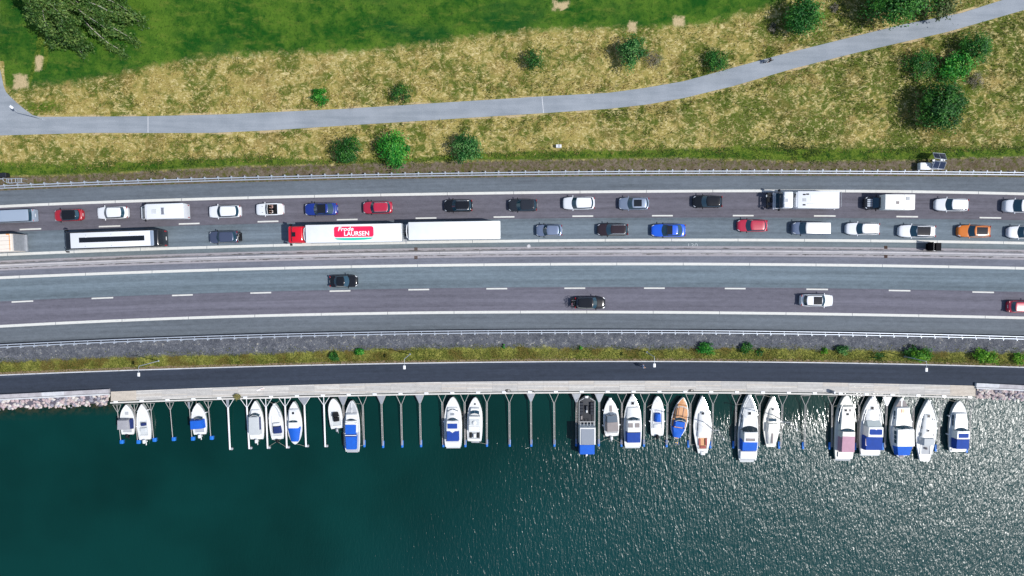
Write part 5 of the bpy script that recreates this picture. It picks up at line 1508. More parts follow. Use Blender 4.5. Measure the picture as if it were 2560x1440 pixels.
mb.build('spade_emblem', M_GEL, b.root)
b.panel('stern_bench', .87, .90, -.66, .66, b.fb + .25, M_DECKLT, th=.1); b.panel('bathing_platform', .96, 1.035, -.78, .78, b.fb - .25, M_DECKLT, th=.06); b.fenders([(.5, 1)])
# 10
b = Boat((1188, 993), (1186, 1103), 39, 'blunt', 'all-white cruiser with a round radar dome and open stern')
b.block('cabin', .22, .60, .62, .74, .45, .8, M_GEL, inset=.12)
b.glass(.265, .34, .60, .58, b.zt(.3) + .42, b.zt(.3) + .72, .03, 2, 'windscreen'); b.block('roof', .38, .76, .76, .78, 1.15, 1.2, M_GEL, inset=.08); b.panel('roof_panel', .46, .60, -.6, .6, b.fb + 1.2, M_DECKLT)
mb = MB(); mb.sphere((b.X(.54), 0, b.fb + 1.32), .33, 14, 8, (1, 1, .45)); mb.build('radar_dome', M_GEL, b.root, smooth=True)
b.panel('roof_seam', .628, .635, -.74, .74, b.fb + 1.2, M_GEL, th=.06); b.coaming(.77, .94, .72, .70, M_GEL, M_DECKGREY)
for y in (-.48, .48): b.block('seat', .80, .92, .16, .16, .35, .35, M_BLACK, y=y * b.hb)
b.block('table', .82, .91, .2, .2, .45, .45, M_GEL); b.panel('bathing_platform', 1.0, 1.045, -.62, .4, b.fb - .3, M_STEEL, th=.05); b.hatch(.15, .3); b.ropes(((.99, 1), (1216, 1110)))
# 11 barge
b = Boat((1466, 990), (1466, 1132), 41, 'barge', 'black rectangular raft boat with grey roof and blue rear cover', hull=mat('barge_dark', (.03, .033, .04, 1), .5), fb=.6, name='raft_boat')
fl = mat('dark_deck', (.018, .02, .026, 1), .7); cu_ = mat('charcoal_cushion', (.022, .026, .036, 1), .8)
b.panel('floor', .05, .50, -.92, .92, b.zt(.3) + .01, fl)
for sd in (-1, 1):
    for k in range(4): b.block('cushion', .10 + .055 * k, .153 + .055 * k, .24, .24, .45, .45, cu_, y=sd * .66 * b.hb, inset=.05)
    mb = MB(); mb.tube([(b.X(.02), sd * .36 * b.hb, b.zt(0) + .7), (b.X(.07), sd * .97 * b.hb, b.zt(.05) + .7), (b.X(.5), sd * .97 * b.hb, b.zt(.5) + .7)], .035, 6)
    for t in (.07, .2, .35, .5): mb.cyl((b.X(t), sd * .97 * b.hb, b.zt(t)), (b.X(t), sd * .97 * b.hb, b.zt(t) + .7), .02, n=5)
    mb.build('rail', M_GEL, b.root)
b.block('bow_step', -.01, .03, .24, .24, .25, .25, M_GEL); b.block('table', .16, .24, .14, .14, .5, .5, mat('table_dark', (.05, .055, .07, 1), .5)); b.block('stool', .24, .285, .14, .14, .4, .4, M_GEL); b.block('heater', .33, .40, .16, .16, .6, .6, M_TAUPE, y=.66 * b.hb)
mb = MB()
for k in range(5): mb.box((b.X(.455), -.8 * b.hb + .4 * k * b.hb, b.fb + 1.3), (.5, .06, .05))
mb.box((b.X(.42), 0, b.fb + 1.3), (.06, 1.8 * b.hb, .05)); mb.build('roof_frame', M_GEL, b.root)
b.block('cabin_roof', .485, .815, .98, .98, 2.0, 2.0, mat('raft_roof_white', (.72, .72, .70, 1), .6), inset=.04); b.panel('roof_mat', .525, .795, -.78, .80, b.fb + 2.0, mat('raft_roof_grey', S(150, 158, 170), .7, noise=.05), th=.05)
b.block('rear_cover', .815, 1.0, .94, .94, 1.3, 1.2, M_BLUE, inset=.05); b.outboard(M_GEL, 1.0, size=.9)
# 12
b = Boat((1525, 994), (1530, 1090), 40, 'small', 'white boat with a taupe canvas top between raft boat and cruiser')
b.block('pulpit', 0.0, .09, .17, .22, .12, .12, M_GEL); b.panel('foredeck_hatch', .20, .36, -.16, .12, b.zt(.28) + .02, M_TAUPE, th=.06); b.coaming(.40, .92, .66, .7, M_GEL)
b.glass(.37, .44, .72, .68, b.zt(.4), b.zt(.4) + .6, .06, 3, m=mat('clear_vinyl', S(150, 162, 176), .2), frame=M_CHROME); b.block('clear_hood', .43, .62, .72, .76, .95, 1.1, mat('smoky_vinyl', S(110, 122, 134), .15), inset=.14); b.block('canopy', .59, .86, .76, .80, 1.12, 1.05, M_TAUPE, inset=.14)
b.outboard(M_GEL, 1.0, size=1.1, y=.1); b.fenders([(.32, -1), (.32, 1), (.72, -1), (.72, 1)]); b.ropes(((.97, -1), (1500, 1105)), ((.97, 1), (1552, 1108)))
# 13
b = Boat((1581, 985), (1582, 1117), 46, 'motor', 'large white cruiser with navy aft cover and small dark bow hatch')
b.block('bow_roller', -.005, .05, .14, .16, .15, .15, M_GEL); b.hatch(.17, .5); b.block('cabin', .24, .46, .58, .76, .3, .55, M_GEL, inset=.15)
b.glass(.41, .465, .76, .68, b.zt(.4) + .35, b.zt(.4) + .95, .045, 3, frame=M_GEL); b.block('wheelhouse', .46, .70, .74, .76, 1.15, 1.2, M_GEL, inset=.1)
for y in (-.36, .36): b.panel('roof_window', .52, .60, y - .24, y + .24, b.fb + 1.19, M_TAUPE)
b.block('cockpit_cover', .695, .905, .78, .76, 1.0, .9, M_NAVY, inset=.08); b.panel('bathing_platform', .96, 1.03, -.8, .8, b.fb - .2, M_DECKLT, th=.07); b.rail(.03, .4, .5)
# 14
b = Boat((1644, 990), (1643, 1089), 34, 'blunt', 'slim white open boat with a small bright blue console cover')
b.coaming(.32, .80, .6, .66, M_GEL, M_DECKLT); b.block('console_cover', .42, .645, .42, .50, .75, .7, M_BLUE, inset=.2); b.block('bench', .70, .80, .6, .6, .3, .3, M_GEL)
b.outboard(M_BLACK, .98, size=1.2); b.fenders([(.35, -1), (.35, 1), (.64, -1), (.64, 1)]); b.ropes(((.08, -1), (1618, 1018)), ((.08, 1), (1668, 1016)), ((.98, -1), (1612, 1108)), ((.98, 1), (1666, 1108)))
# 15
b = Boat((1708, 993), (1691, 1097), 42, 'double', 'varnished wooden boat with bright blue covers, moored aslant', deck=M_TEAK, name='wooden_boat')
b.block('cabin', .17, .52, .60, .64, .35, .45, M_TEAK, inset=.1); b.glass(.175, .22, .62, .58, b.zt(.2) + .2, b.zt(.2) + .38, .04, 3, 'window', m=M_DECKLT); b.panel('window_row', .22, .50, .63, .70, b.fb + .3, mat('window_grey', S(120, 110, 104), .3), th=.15)
b.panel('deck_seam', .22, .46, -.22, -.19, b.zt(.3) + .40, M_DNAVY, th=.02); b.panel('deck_seam', .22, .46, .34, .37, b.zt(.3) + .40, M_DNAVY, th=.02)
b.glass(.47, .53, .70, .66, b.fb + .4, b.fb + .85, .04, 3, frame=M_GEL); b.block('roof_cover', .555, .70, .62, .64, .85, .85, M_BLUE, inset=.08); b.block('cockpit_cover', .71, .965, .84, .44, .6, .45, M_BLUE, inset=.16, y=.04); b.panel('teak_bench', .695, .715, -.4, .62, b.fb + .6, M_TEAK)
fg = MB(); fg.cyl((b.X(1.0), 0, b.fb), (b.X(1.06), 0, b.fb + .7), .015, n=5); fs = fg.build('flagstaff', M_GEL, b.root)
mb = MB(); mb.box((b.X(1.08), -.1, b.fb + .5), (.34, .5, .03)); fl_ = mb.build('flag', mat('flag_blue', S(20, 80, 170), .8), b.root)
mb = MB(); mb.box((b.X(1.08), -.1, b.fb + .521), (.34, .09, .012)); mb.box((b.X(1.075), -.02, b.fb + .527), (.09, .5, .012)); mb.build('flag_cross', mat('flag_yellow', S(240, 200, 60), .8), fl_)
# 16 sailing boat
b = Boat((1755, 989), (1757, 1133), 46, 'sail', 'white sailing boat with a reddish cockpit and tall mast', name='sailing_boat', cat='sailing boat')
b.block('coachroof', .30, .72, .44, .62, .28, .42, M_GEL, inset=.12); b.hatch(.30, .46, b.zt(.3) + .18); b.side_windows([(.47, .60)], .60, b.zt(.5) + .1, b.zt(.5) + .3)
b.coaming(.73, .92, .50, .40, M_GEL, M_TEAK); b.panel('cockpit_seat', .745, .86, -.46, -.26, b.fb + .1, M_RED_C, th=.12); b.panel('cockpit_seat', .745, .86, .26, .46, b.fb + .1, M_RED_C, th=.12); b.panel('cockpit_seat', .87, .91, -.3, .3, b.fb + .1, M_RED_C, th=.12)
b.block('transom_step', .965, 1.03, .28, .26, .2, .2, M_GEL); b.rail(.01, .3, .5); b.mast(.44, 10.0); b.ropes(((.9, -1), (1726, 1110)), ((.9, 1), (1780, 1112)))
# 17
b = Boat((1872, 985), (1869, 1151), 50, 'motor', 'largest motor cruiser with pale grey foredeck and bright blue aft cover', deck=M_DECKGREY, fb=.95)
b.block('cabin', .20, .52, .60, .80, .35, .6, M_GEL, inset=.14); b.hatch(.28, .52, b.zt(.28) + .36); b.side_windows([(.29, .36), (.37, .44)], .72, b.zt(.35) + .1, b.zt(.35) + .34, sides=(1,))
b.glass(.465, .545, .80, .72, b.fb + .65, b.fb + 1.3, .04, 3, frame=M_GEL, m=mat('cruiser_glass', (.02, .03, .035, 1), .08)); b.block('wheelhouse', .535, .70, .74, .76, 1.4, 1.4, M_GEL, inset=.1); b.panel('roof_hatch', .635, .675, -.4, .5, b.fb + 1.38, M_TAUPE)
b.block('cockpit_cover', .66, .84, .82, .80, 1.1, .85, M_BLUE, inset=.10); b.block('stern', .85, .975, .84, .84, .4, .3, M_GEL, inset=.1); b.panel('bathing_platform', .98, 1.035, -.7, .7, b.fb - .4, M_DECKLT, th=.07); b.rail(.0, .3, .6)
b.ropes(((.12, -1), (1842, 1012)), ((.12, 1), (1900, 1014)))
# 18
b = Boat((1931, 990), (1927, 1117), 43, 'sail', 'cream sailing boat with a dark-windowed deckhouse and canvas aft', hull=M_CREAM, name='sailing_boat', cat='sailing boat')
b.block('coachroof', .24, .58, .34, .60, .25, .45, M_CREAM, inset=.12); b.panel('deckhouse_windows', .43, .485, -.42, .42, b.fb + .48, M_GLASS); b.hatch(.25, .34, b.zt(.25) + .16)
b.block('canvas', .52, .70, .66, .70, .75, .7, M_CREAM, inset=.16); b.block('cockpit_cover', .66, .95, .62, .44, .55, .4, M_CREAM, inset=.14); b.panel('cover_fold', .72, .92, -.10, .10, b.fb + .48, M_TAUPE)
b.rail(.0, .3, .5); b.mast(.36, 8.8); b.fenders([(.3, -1), (.5, -1), (.72, -1)]); b.ropes(((.02, 1), (1908, 988)))
# 19
b = Boat((2115, 988), (2110, 1147), 49, 'blunt', 'weathered white cruiser with a faded pink aft cover', hull=M_CREAM, fb=.9)
b.block('cabin', .15, .54, .66, .76, .7, .8, M_CREAM, inset=.12); b.glass(.155, .185, .62, .58, b.zt(.17) + .42, b.zt(.17) + .66, .03, 3); b.side_windows([(.19, .27), (.28, .36), (.37, .44)], .73, b.fb + .2, b.fb + .55)
for t, y, q in ((.22, -.25, .4), (.22, .2, .4), (.28, -.05, .42)): b.hatch(t, q, b.fb + .82, y=-y * b.hb, m=M_TAUPE if y == .2 else None)
b.glass(.50, .54, .70, .66, b.fb + .8, b.fb + 1.25, .03, 4); b.block('wheelhouse', .54, .64, .70, .72, 1.3, 1.3, M_CREAM, inset=.1)
b.block('canopy', .60, .875, .68, .70, 1.35, 1.25, M_PINK, inset=.06)
b.panel('stern_deck', .89, .97, -.66, .66, b.fb + .08, M_CREAM, th=.1); b.panel('bathing_platform', .98, 1.04, -.8, .8, b.fb - .45, M_DECKGREY, th=.06); b.rail(.0, .4, .5); b.ropes(((.12, -1), (2084, 1016)), ((.10, 1), (2146, 1012)))
# 20
b = Boat((2180, 991), (2176, 1136), 55, 'motor', 'broad white cruiser with rounded navy roof panel and navy aft tent', fb=.95)
b.block('bow_roller', -.005, .04, .10, .12, .15, .15, M_GEL); b.hatch(.195, .52); b.block('cabin', .22, .44, .56, .70, .25, .45, M_GEL, inset=.14); b.block('windscreen_cover', .40, .50, .66, .74, .55, 1.2, mat('screen_cover', S(196, 206, 206), .7), inset=.1)
b.block('hardtop', .485, .67, .72, .74, 1.45, 1.45, M_GEL, inset=.1); mb = MB()
for_pts = [(b.X(.575) + q[0], q[1]) for q in rounded_poly(.095 * b.L, 1.12 * b.hb, .16)]
mb.slab(for_pts, b.fb + 1.42, b.fb + 1.47); mb.build('roof_cover', M_NAVY, b.root)
b.block('aft_tent', .655, .91, .82, .80, 1.15, 1.0, M_NAVY, inset=.1); b.panel('tent_window', .70, .82, .66, .78, b.fb + .95, mat('tent_vinyl', S(190, 160, 165), .3), th=.05)
b.panel('bathing_platform', .955, 1.03, -.84, .84, b.fb - .3, M_DECKLT, th=.08); b.rail(.0, .45, .55); b.side_windows([(.30, .42)], .70, b.fb + .1, b.fb + .3)
# 21
b = Boat((2253, 994), (2253, 1146), 55, 'double', 'big pointed-stern white boat with wooden foredeck and blue aft cover', fb=.9)
for sd in (-1, 1): b.panel('teak_foredeck', .045, .14, sd * .06 if sd > 0 else -.22, .22 if sd > 0 else -.06, b.zt(.08) + .02, M_TAUPE, y0b=.07 if sd > 0 else -.56, y1b=.56 if sd > 0 else -.07)
b.block('cabin', .145, .46, .62, .76, .5, .6, M_GEL, inset=.12); b.panel('roof_hatch', .175, .235, -.1, .22, b.zt(.2) + .50, M_TEAK, th=.06); b.side_windows([(.21, .29), (.31, .39)], .70, b.fb + .12, b.fb + .4)
b.glass(.435, .485, .84, .76, b.fb + .6, b.fb + 1.25, .04, 4, frame=M_GEL); b.block('wheelhouse', .475, .78, .80, .84, 1.35, 1.35, M_GEL, inset=.10); b.side_windows([(.52, .58), (.59, .65), (.66, .72)], .84, b.fb + .6, b.fb + 1.1)
b.block('aft_cover', .765, .935, .80, .62, 1.1, .8, M_BLUE, inset=.14); b.panel('stern_seat', .95, .985, -.2, .2, b.fb + .03, M_TAUPE); b.fenders([(.68, -1), (.4, -1)])
# 22
b = Boat((2320, 998), (2312, 1150), 52, 'sail', 'white sailing boat without mast, three dark side windows, stern deck open', name='sailing_boat', cat='sailing boat')
b.block('coachroof', .24, .68, .38, .66, .3, .5, M_GEL, inset=.14); b.hatch(.27, .48, b.zt(.27) + .22); b.hatch(.505, .38, b.fb + .46); b.side_windows([(.31, .35), (.43, .48), (.55, .60)], .62, b.fb + .15, b.fb + .38)
b.block('sprayhood', .62, .745, .60, .62, .9, .95, M_PALECAN, inset=.18); b.coaming(.745, .90, .46, .44, M_GEL, M_DECKGREY); b.block('wheel_stand', .79, .82, .12, .12, .5, .5, M_TAUPE); b.panel('stern_platform', .92, 1.02, -.44, .44, b.fb - .1, M_GEL, th=.1); b.rail(.0, .35, .5)
# 23
b = Boat((2397, 1002), (2395, 1129), 47, 'blunt', 'white cruiser with navy covers, rightmost of all boats')
b.block('cabin', .22, .56, .66, .78, .6, .65, M_GEL, inset=.12); b.glass(.225, .265, .66, .60, b.zt(.23) + .32, b.zt(.23) + .58, .05, 3); b.side_windows([(.27, .36), (.37, .48)], .74, b.fb + .12, b.fb + .46); b.hatch(.32, .34, b.fb + .62, m=M_DECKLT)
b.glass(.50, .565, .74, .68, b.fb + .6, b.fb + 1.15, .05, 2, frame=M_GEL); b.block('wheelhouse', .555, .72, .72, .74, 1.3, 1.3, M_GEL, inset=.08); b.block('roof_cover', .60, .695, .56, .56, 1.36, 1.36, M_NAVY, inset=.04)
b.block('cockpit_cover', .71, .925, .74, .74, 1.25, 1.1, M_NAVY, inset=.10); b.panel('stern_bench', .94, .985, -.72, .72, b.fb + .04, M_GEL, th=.1); b.fenders([(.3, 1), (.66, 1)]); b.ropes(((.04, -1), (2352, 996)), ((.06, 1), (2426, 1010)))
# ------------------------------------------------------------------ vegetation
def leaf_mat(name, tr=.25):
    n = NT(name)
    c_ = n.attr('tint')
    n.out(c_, .55, .35)
    t = n.node('ShaderNodeBsdfTranslucent'); n.set(t.inputs[0], c_)
    mx = n.node('ShaderNodeMixShader'); mx.inputs[0].default_value = tr
    n.t.links.new(n.b.outputs[0], mx.inputs[1]); n.t.links.new(t.outputs[0], mx.inputs[2])
    n.t.links.new(mx.outputs[0], n.t.nodes['Material Output'].inputs['Surface'])
    return n.m
M_LEAF = leaf_mat('leaves'); M_GRASSB = leaf_mat('grass_blades', .15)
M_BARK = mat('bark', S(96, 84, 70, .7), .95, noise=.3, nscale=6)
M_BIRCH = mat('pale_bark', S(196, 190, 180, .75), .9, noise=.2, nscale=6)

def leaf_quads(pos, nrm, size, aspect=1.6):
    """leaf-shaped quads at pos facing nrm"""
    n = len(pos)
    r_ = rng.normal(size=(n, 3)); u = np.cross(nrm, r_); u /= np.linalg.norm(u, axis=1)[:, None] + 1e-9
    w = np.cross(nrm, u)
    sz = size * rng.uniform(.6, 1.3, (n, 1))
    a, b_ = u * sz * aspect * .5, w * sz * .5
    v_ = np.stack([pos - a, pos + b_ * .9 - a * .1, pos + a, pos - b_ * .9 - a * .1], 1).reshape(-1, 3)
    return v_, np.arange(4 * n).reshape(-1, 4)

def crown_points(n, rad, clumps, shell=.55, flat=.0, rs=None):
    """points grouped in clumps that fill an ellipsoid unevenly"""
    rs = rs or rng
    d = rs.normal(size=(clumps, 3)); d /= np.linalg.norm(d, axis=1)[:, None]
    d[:, 2] = np.where(d[:, 2] < -.35, -d[:, 2] * .6, d[:, 2])
    cr = rs.uniform(shell, 1.0, (clumps, 1)) ** .7 * rs.uniform(.62, 1.20, (clumps, 1))
    cc = d * cr
    k = rs.integers(0, clumps, n)
    sp = rs.uniform(.12, .30, clumps)[k][:, None]
    off_ = rs.normal(size=(n, 3)) * sp * .75
    return (cc[k] + off_) * np.array(rad), k, d[k]

def plant(name, px, py, r_px, hgt, label, cols, cat='bush', trunk=True, nleaf=2600, leaf=.17, clumps=60, squash=(1, 1), group=None, zbase=-.03, density=1.0, bark=None, shell=.45, cz=None):
    """crown centred where the photo shows it; the foot stands below it on the ground"""
    R = r_px * 1.06 / 16.9
    zc = zbase + (hgt - R * .0) * .58 if cz is None else cz
    c_ = P(px, py, zc)
    root = empty(name, (c_.x, c_.y, zbase), 0, label, cat, group)
    rad = (R * squash[0], R * squash[1], max(hgt * .44, .25))
    n = int(nleaf * density)
    pos, k, d = crown_points(n, rad, clumps, shell)
    lim = zbase + .02 - zc + .03
    pos[:, 2] = np.maximum(pos[:, 2], lim + rng.uniform(0, .1, n))
    nr = d + np.array([0, 0, .55]) + rng.normal(size=(n, 3)) * .55
    nr /= np.linalg.norm(nr, axis=1)[:, None]
    v_, f_ = leaf_quads(pos, nr, leaf)
    v_ += np.array([0, 0, zc - zbase])
    c0, c1, c2 = [np.array(q[:3]) for q in cols]
    tone = rng.uniform(0, 1, clumps)[k] * .7 + rng.uniform(0, 1, n) * .3
    col = np.where(tone[:, None] < .5, c0 + (c1 - c0) * tone[:, None] * 2, c1 + (c2 - c1) * (tone[:, None] - .5) * 2)
    col = np.repeat(np.concatenate([col, np.ones((n, 1))], 1), 4, 0)
    mesh_np('crown', v_, f_, M_LEAF, root, cols=col)
    if trunk:
        mb = MB(); bk = bark or M_BARK
        rt = max(.03, R * .045)
        top = Vector((0, 0, (zc - zbase) * 1.05))
        mb.tube([(0, 0, -.1), (0.03, .02, top.z * .5), (top.x, top.y, top.z)], [rt * 1.5, rt * 1.1, rt * .6], 7)
        mb2 = []
        for i in range(9):
            a = 2.4 * i; q = .25 + .08 * i
            st = Vector((0.02, .01, top.z * min(q, .95)))
            en = Vector((math.cos(a) * rad[0] * .72, math.sin(a) * rad[1] * .72, (zc - zbase) + rad[2] * rnd.uniform(-.1, .6)))
            mb.tube([st, st.lerp(en, .5) + Vector((0, 0, .08 * R)), en], [rt * .55, rt * .35, rt * .12], 5)
        mb.build('trunk', bk, root, smooth=True)
    return root
def G(*q): return S(*q, 1.0)
DARK = (G(18, 60, 20), G(34, 92, 28), G(80, 134, 48)); MIDG = (G(18, 66, 18), G(32, 100, 32), G(92, 150, 54)); BRIGHT = (G(18, 84, 22), G(40, 134, 40), G(110, 178, 62)); OLIVE = (G(40, 62, 34), G(70, 92, 48), G(120, 132, 84)); LIME = (G(34, 92, 16), G(74, 138, 26), G(140, 186, 54)); GREYB = (G(96, 92, 76), G(128, 122, 104), G(150, 144, 124)); COOL = (G(18, 64, 26), G(36, 100, 36), G(132, 180, 100))
GB = 'young trees and bushes in the park'
plant('bush', 803, 242, 19, 1.5, 'small bright green bush at the upper edge of the path', BRIGHT, nleaf=1500, leaf=.15, clumps=30, group=GB)
plant('bush', 1000, 232, 24, 1.6, 'loose dark bush touching the path edge, right of the small bright bush', DARK, nleaf=1300, leaf=.13, clumps=34, group=GB)
plant('young_tree', 866, 377, 32, 3.2, 'dark young tree, leftmost of three beside the guardrail', DARK, 'tree', nleaf=3000, leaf=.17, clumps=60, group=GB)
plant('young_tree', 983, 375, 39, 3.4, 'bright green young tree, middle of three beside the guardrail', BRIGHT, 'tree', nleaf=3600, leaf=.20, clumps=70, group=GB)
plant('young_tree', 1165, 369, 35, 3.4, 'dark glossy young tree, rightmost of three beside the guardrail', COOL, 'tree', nleaf=3400, leaf=.17, clumps=60, group=GB)
plant('young_tree', 1330, 147, 28, 3.0, 'thin see-through young tree in the middle of the dry meadow', DARK, 'tree', nleaf=1300, leaf=.14, clumps=34, squash=(.9, 1.15), group=GB, shell=.3)
plant('young_tree', 1578, 129, 34, 3.6, 'blue-green young tree with a dark shadow, right of the thin one', COOL, 'tree', nleaf=3000, leaf=.17, clumps=56, squash=(.95, 1.1), group=GB)
plant('shrub', 1632, 148, 24, 1.5, 'grey half-bare shrub right of the blue-green tree', GREYB, nleaf=900, leaf=.09, clumps=40, group=GB)
plant('bush', 1793, 150, 30, 1.9, 'round mid-green bush just above the path', MIDG, nleaf=2600, leaf=.12, clumps=60, group=GB)
plant('tree', 2008, 40, 42, 4.5, 'bushy green tree at the top above the cyclist', MIDG, 'tree', nleaf=4600, leaf=.19, clumps=80, squash=(1, 1.1), group=GB)
plant('shrub', 1932, 72, 13, .8, 'small grey weathered shrub left of the bushy tree', GREYB, nleaf=500, leaf=.12, clumps=14, group=GB)
plant('shrub', 2086, 18, 11, .7, 'tiny grey shrub at the top right of the bushy tree', GREYB, nleaf=350, leaf=.12, clumps=12, group=GB)
plant('tree', 2250, -12, 74, 7.0, 'broad tree at the top edge leaning over the path', MIDG, 'tree', nleaf=8000, leaf=.22, clumps=110, squash=(1.05, .85), group=GB, shell=.35)
plant('tree', 2350, 14, 28, 4.2, 'olive tree at the top edge, right of the broad tree', OLIVE, 'tree', nleaf=2200, leaf=.2, clumps=36, group=GB)
plant('bush', 2306, 160, 36, 2.6, 'feathery bush, leftmost of the right-hand cluster', MIDG, nleaf=3000, leaf=.14, clumps=60, group=GB)
plant('young_tree', 2390, 166, 36, 3.0, 'broad-leaved young tree in the middle of the right-hand cluster', BRIGHT, 'tree', nleaf=2600, leaf=.2, clumps=50, group=GB)
plant('young_tree', 2440, 120, 36, 3.2, 'feathery green tree at the upper right of the cluster', MIDG, 'tree', nleaf=3000, leaf=.16, clumps=56, group=GB)
plant('tree', 2358, 264, 55, 5.0, 'dense dark tree, largest on the right side of the park', DARK, 'tree', nleaf=8000, leaf=.2, clumps=110, squash=(.98, 1.0), group=GB)
plant('shrub', 2440, 200, 22, 1.3, 'faint greyish scrub beside the right-hand cluster', GREYB, nleaf=700, leaf=.1, clumps=36, group=GB)
QB = 'bushes on the bank above the quay'
zq = Z_QUAY + .12
plant('bush', 833, 891, 13, .9, 'dark green bush on the bank, below the black saloon', DARK, nleaf=900, leaf=.13, clumps=18, group=QB, zbase=zq, trunk=False)
plant('bush', 898, 879, 13, .8, 'fresh green bush right of the dark bush on the bank', BRIGHT, nleaf=800, leaf=.13, clumps=18, squash=(1.1, .7), group=QB, zbase=zq + .1, trunk=False)
plant('weed', 1259, 866, 6, .5, 'single small weed on the gravel, left one of two', BRIGHT, nleaf=160, leaf=.12, clumps=6, group=QB, zbase=zq + .15, trunk=False)
plant('weed', 1451, 869, 5, .5, 'single small weed on the gravel, right one of two', BRIGHT, nleaf=130, leaf=.12, clumps=6, group=QB, zbase=zq + .1, trunk=False)
plant('bush', 1764, 872, 18, 1.3, 'wide fresh green bush on the bank right of the person', BRIGHT, nleaf=1600, leaf=.14, clumps=34, squash=(1.1, .75), group=QB, zbase=zq + .1, trunk=False)
plant('bush', 1865, 868, 15, 1.1, 'smaller green bush next to the wide one on the bank', MIDG, nleaf=900, leaf=.13, clumps=20, group=QB, zbase=zq + .1, trunk=False)
plant('weed', 1899, 880, 9, .5, 'low green weed clump right of the smaller bush', MIDG, nleaf=350, leaf=.11, clumps=10, group=QB, zbase=zq, trunk=False)
plant('weed', 2060, 879, 9, .7, 'lime green weed left of the blue-green bush', LIME, nleaf=350, leaf=.12, clumps=10, group=QB, zbase=zq, trunk=False)
plant('bush', 2108, 875, 15, 1.3, 'blue-green bush on the bank with dark shadow', COOL, nleaf=1000, leaf=.13, clumps=22, group=QB, zbase=zq, trunk=False)
plant('weed', 2196, 891, 20, .4, 'dark flat weeds spreading on the bank', DARK, nleaf=450, leaf=.10, clumps=22, squash=(1, .5), group=QB, zbase=zq, trunk=False)
plant('bush', 2302, 889, 23, 2.0, 'lime green bush reaching over the kerb by a lamp', LIME, nleaf=1900, leaf=.16, clumps=34, squash=(1.15, .8), group=QB, zbase=zq, trunk=False)
plant('bush', 2278, 880, 16, 1.3, 'dark green bush directly behind the lime one', DARK, nleaf=900, leaf=.13, clumps=20, group=QB, zbase=zq, trunk=False)
plant('bush', 2466, 890, 24, 1.8, 'large lime green bush at the right end of the bank', LIME, nleaf=2000, leaf=.16, clumps=36, squash=(1.05, .75), group=QB, zbase=zq, trunk=False)
plant('bush', 2550, 897, 16, 1.2, 'green bush at the right picture edge on the bank', LIME, nleaf=800, leaf=.14, clumps=18, group=QB, zbase=zq, trunk=False)

# big weeping birch in the corner: pale branches running outwards and drooping leafy twigs
def birch():
    base = P(222, 28, -.03)
    root = empty('weeping_birch', base, 0, 'large weeping birch with pale bare branches in the top left corner', 'tree')
    Hh = 13.0
    mb = MB()
    mb.tube([(0, 0, -.2), (.15, .1, 4), (-.1, .2, 8), (0, 0, Hh)], [.34, .26, .17, .05], 9)
    tips = []
    r_ = random.Random(21)
    br = MB()
    for i in range(78):
        a = 2.39996 * i + r_.uniform(-.3, .3)
        q = .20 + .77 * (i / 78.0)
        z0 = Hh * q
        ln = (8.8 * (1 - q) ** .7 + 1.8) * r_.uniform(.75, 1.1)
        p = Vector((0, .1, z0)); pts = [p.copy()]
        d = Vector((math.cos(a), math.sin(a), .55))
        for k in range(7):
            d = (d + Vector((r_.uniform(-.22, .22), r_.uniform(-.22, .22), -.17 - .05 * k))).normalized()
            p = p + d * (ln / 6.2); 
            if p.z < .7: p.z = .7 + r_.uniform(0, .3)
            pts.append(p.copy())
        rr = .035 + .075 * (1 - q)
        br.tube(pts, [rr * (1 - .12 * k) for k in range(8)], 5)
        for k in range(2, 8):
            for _ in range(4):
                tips.append((pts[k] + Vector((r_.uniform(-.5, .5), r_.uniform(-.5, .5), r_.uniform(-.1, .3))), (pts[k] - pts[k - 1]).normalized(), r_.random()))
    mb.build('trunk', M_BARK, root, smooth=True)
    br.build('branches', M_BIRCH, root, smooth=True)
    pos, nr, col = [], [], []
    pal = [np.array(G(*q)[:3]) for q in ((34, 66, 22), (66, 102, 42), (126, 150, 78))]
    for t, d, tone in tips:
        m_ = 30
        s_ = np.abs(rng.uniform(0, 1, m_))
        drop = 1.1
        q = np.array(t)[None] + s_[:, None] * (np.array(d)[None] * .55 * drop + np.array([0, 0, -.75 * drop])[None]) + rng.normal(size=(m_, 3)) * np.array([.26, .26, .12])
        q[:, 2] = np.maximum(q[:, 2], .25)
        pos.append(q); nr.append(rng.normal(size=(m_, 3)) + np.array([0, 0, .9]))
        tn = np.clip(tone * .6 + rng.uniform(0, 1, m_) * .45, 0, .999)[:, None]
        col.append(np.where(tn < .5, pal[0] + (pal[1] - pal[0]) * tn * 2, pal[1] + (pal[2] - pal[1]) * (tn - .5) * 2))
    pos = np.concatenate(pos); nr = np.concatenate(nr); col = np.concatenate(col)
    nr /= np.linalg.norm(nr, axis=1)[:, None]
    v_, f_ = leaf_quads(pos, nr, .20, 1.9)
    mesh_np('crown', v_, f_, M_LEAF, root, cols=np.repeat(np.concatenate([col, np.ones((len(col), 1))], 1), 4, 0))
birch()

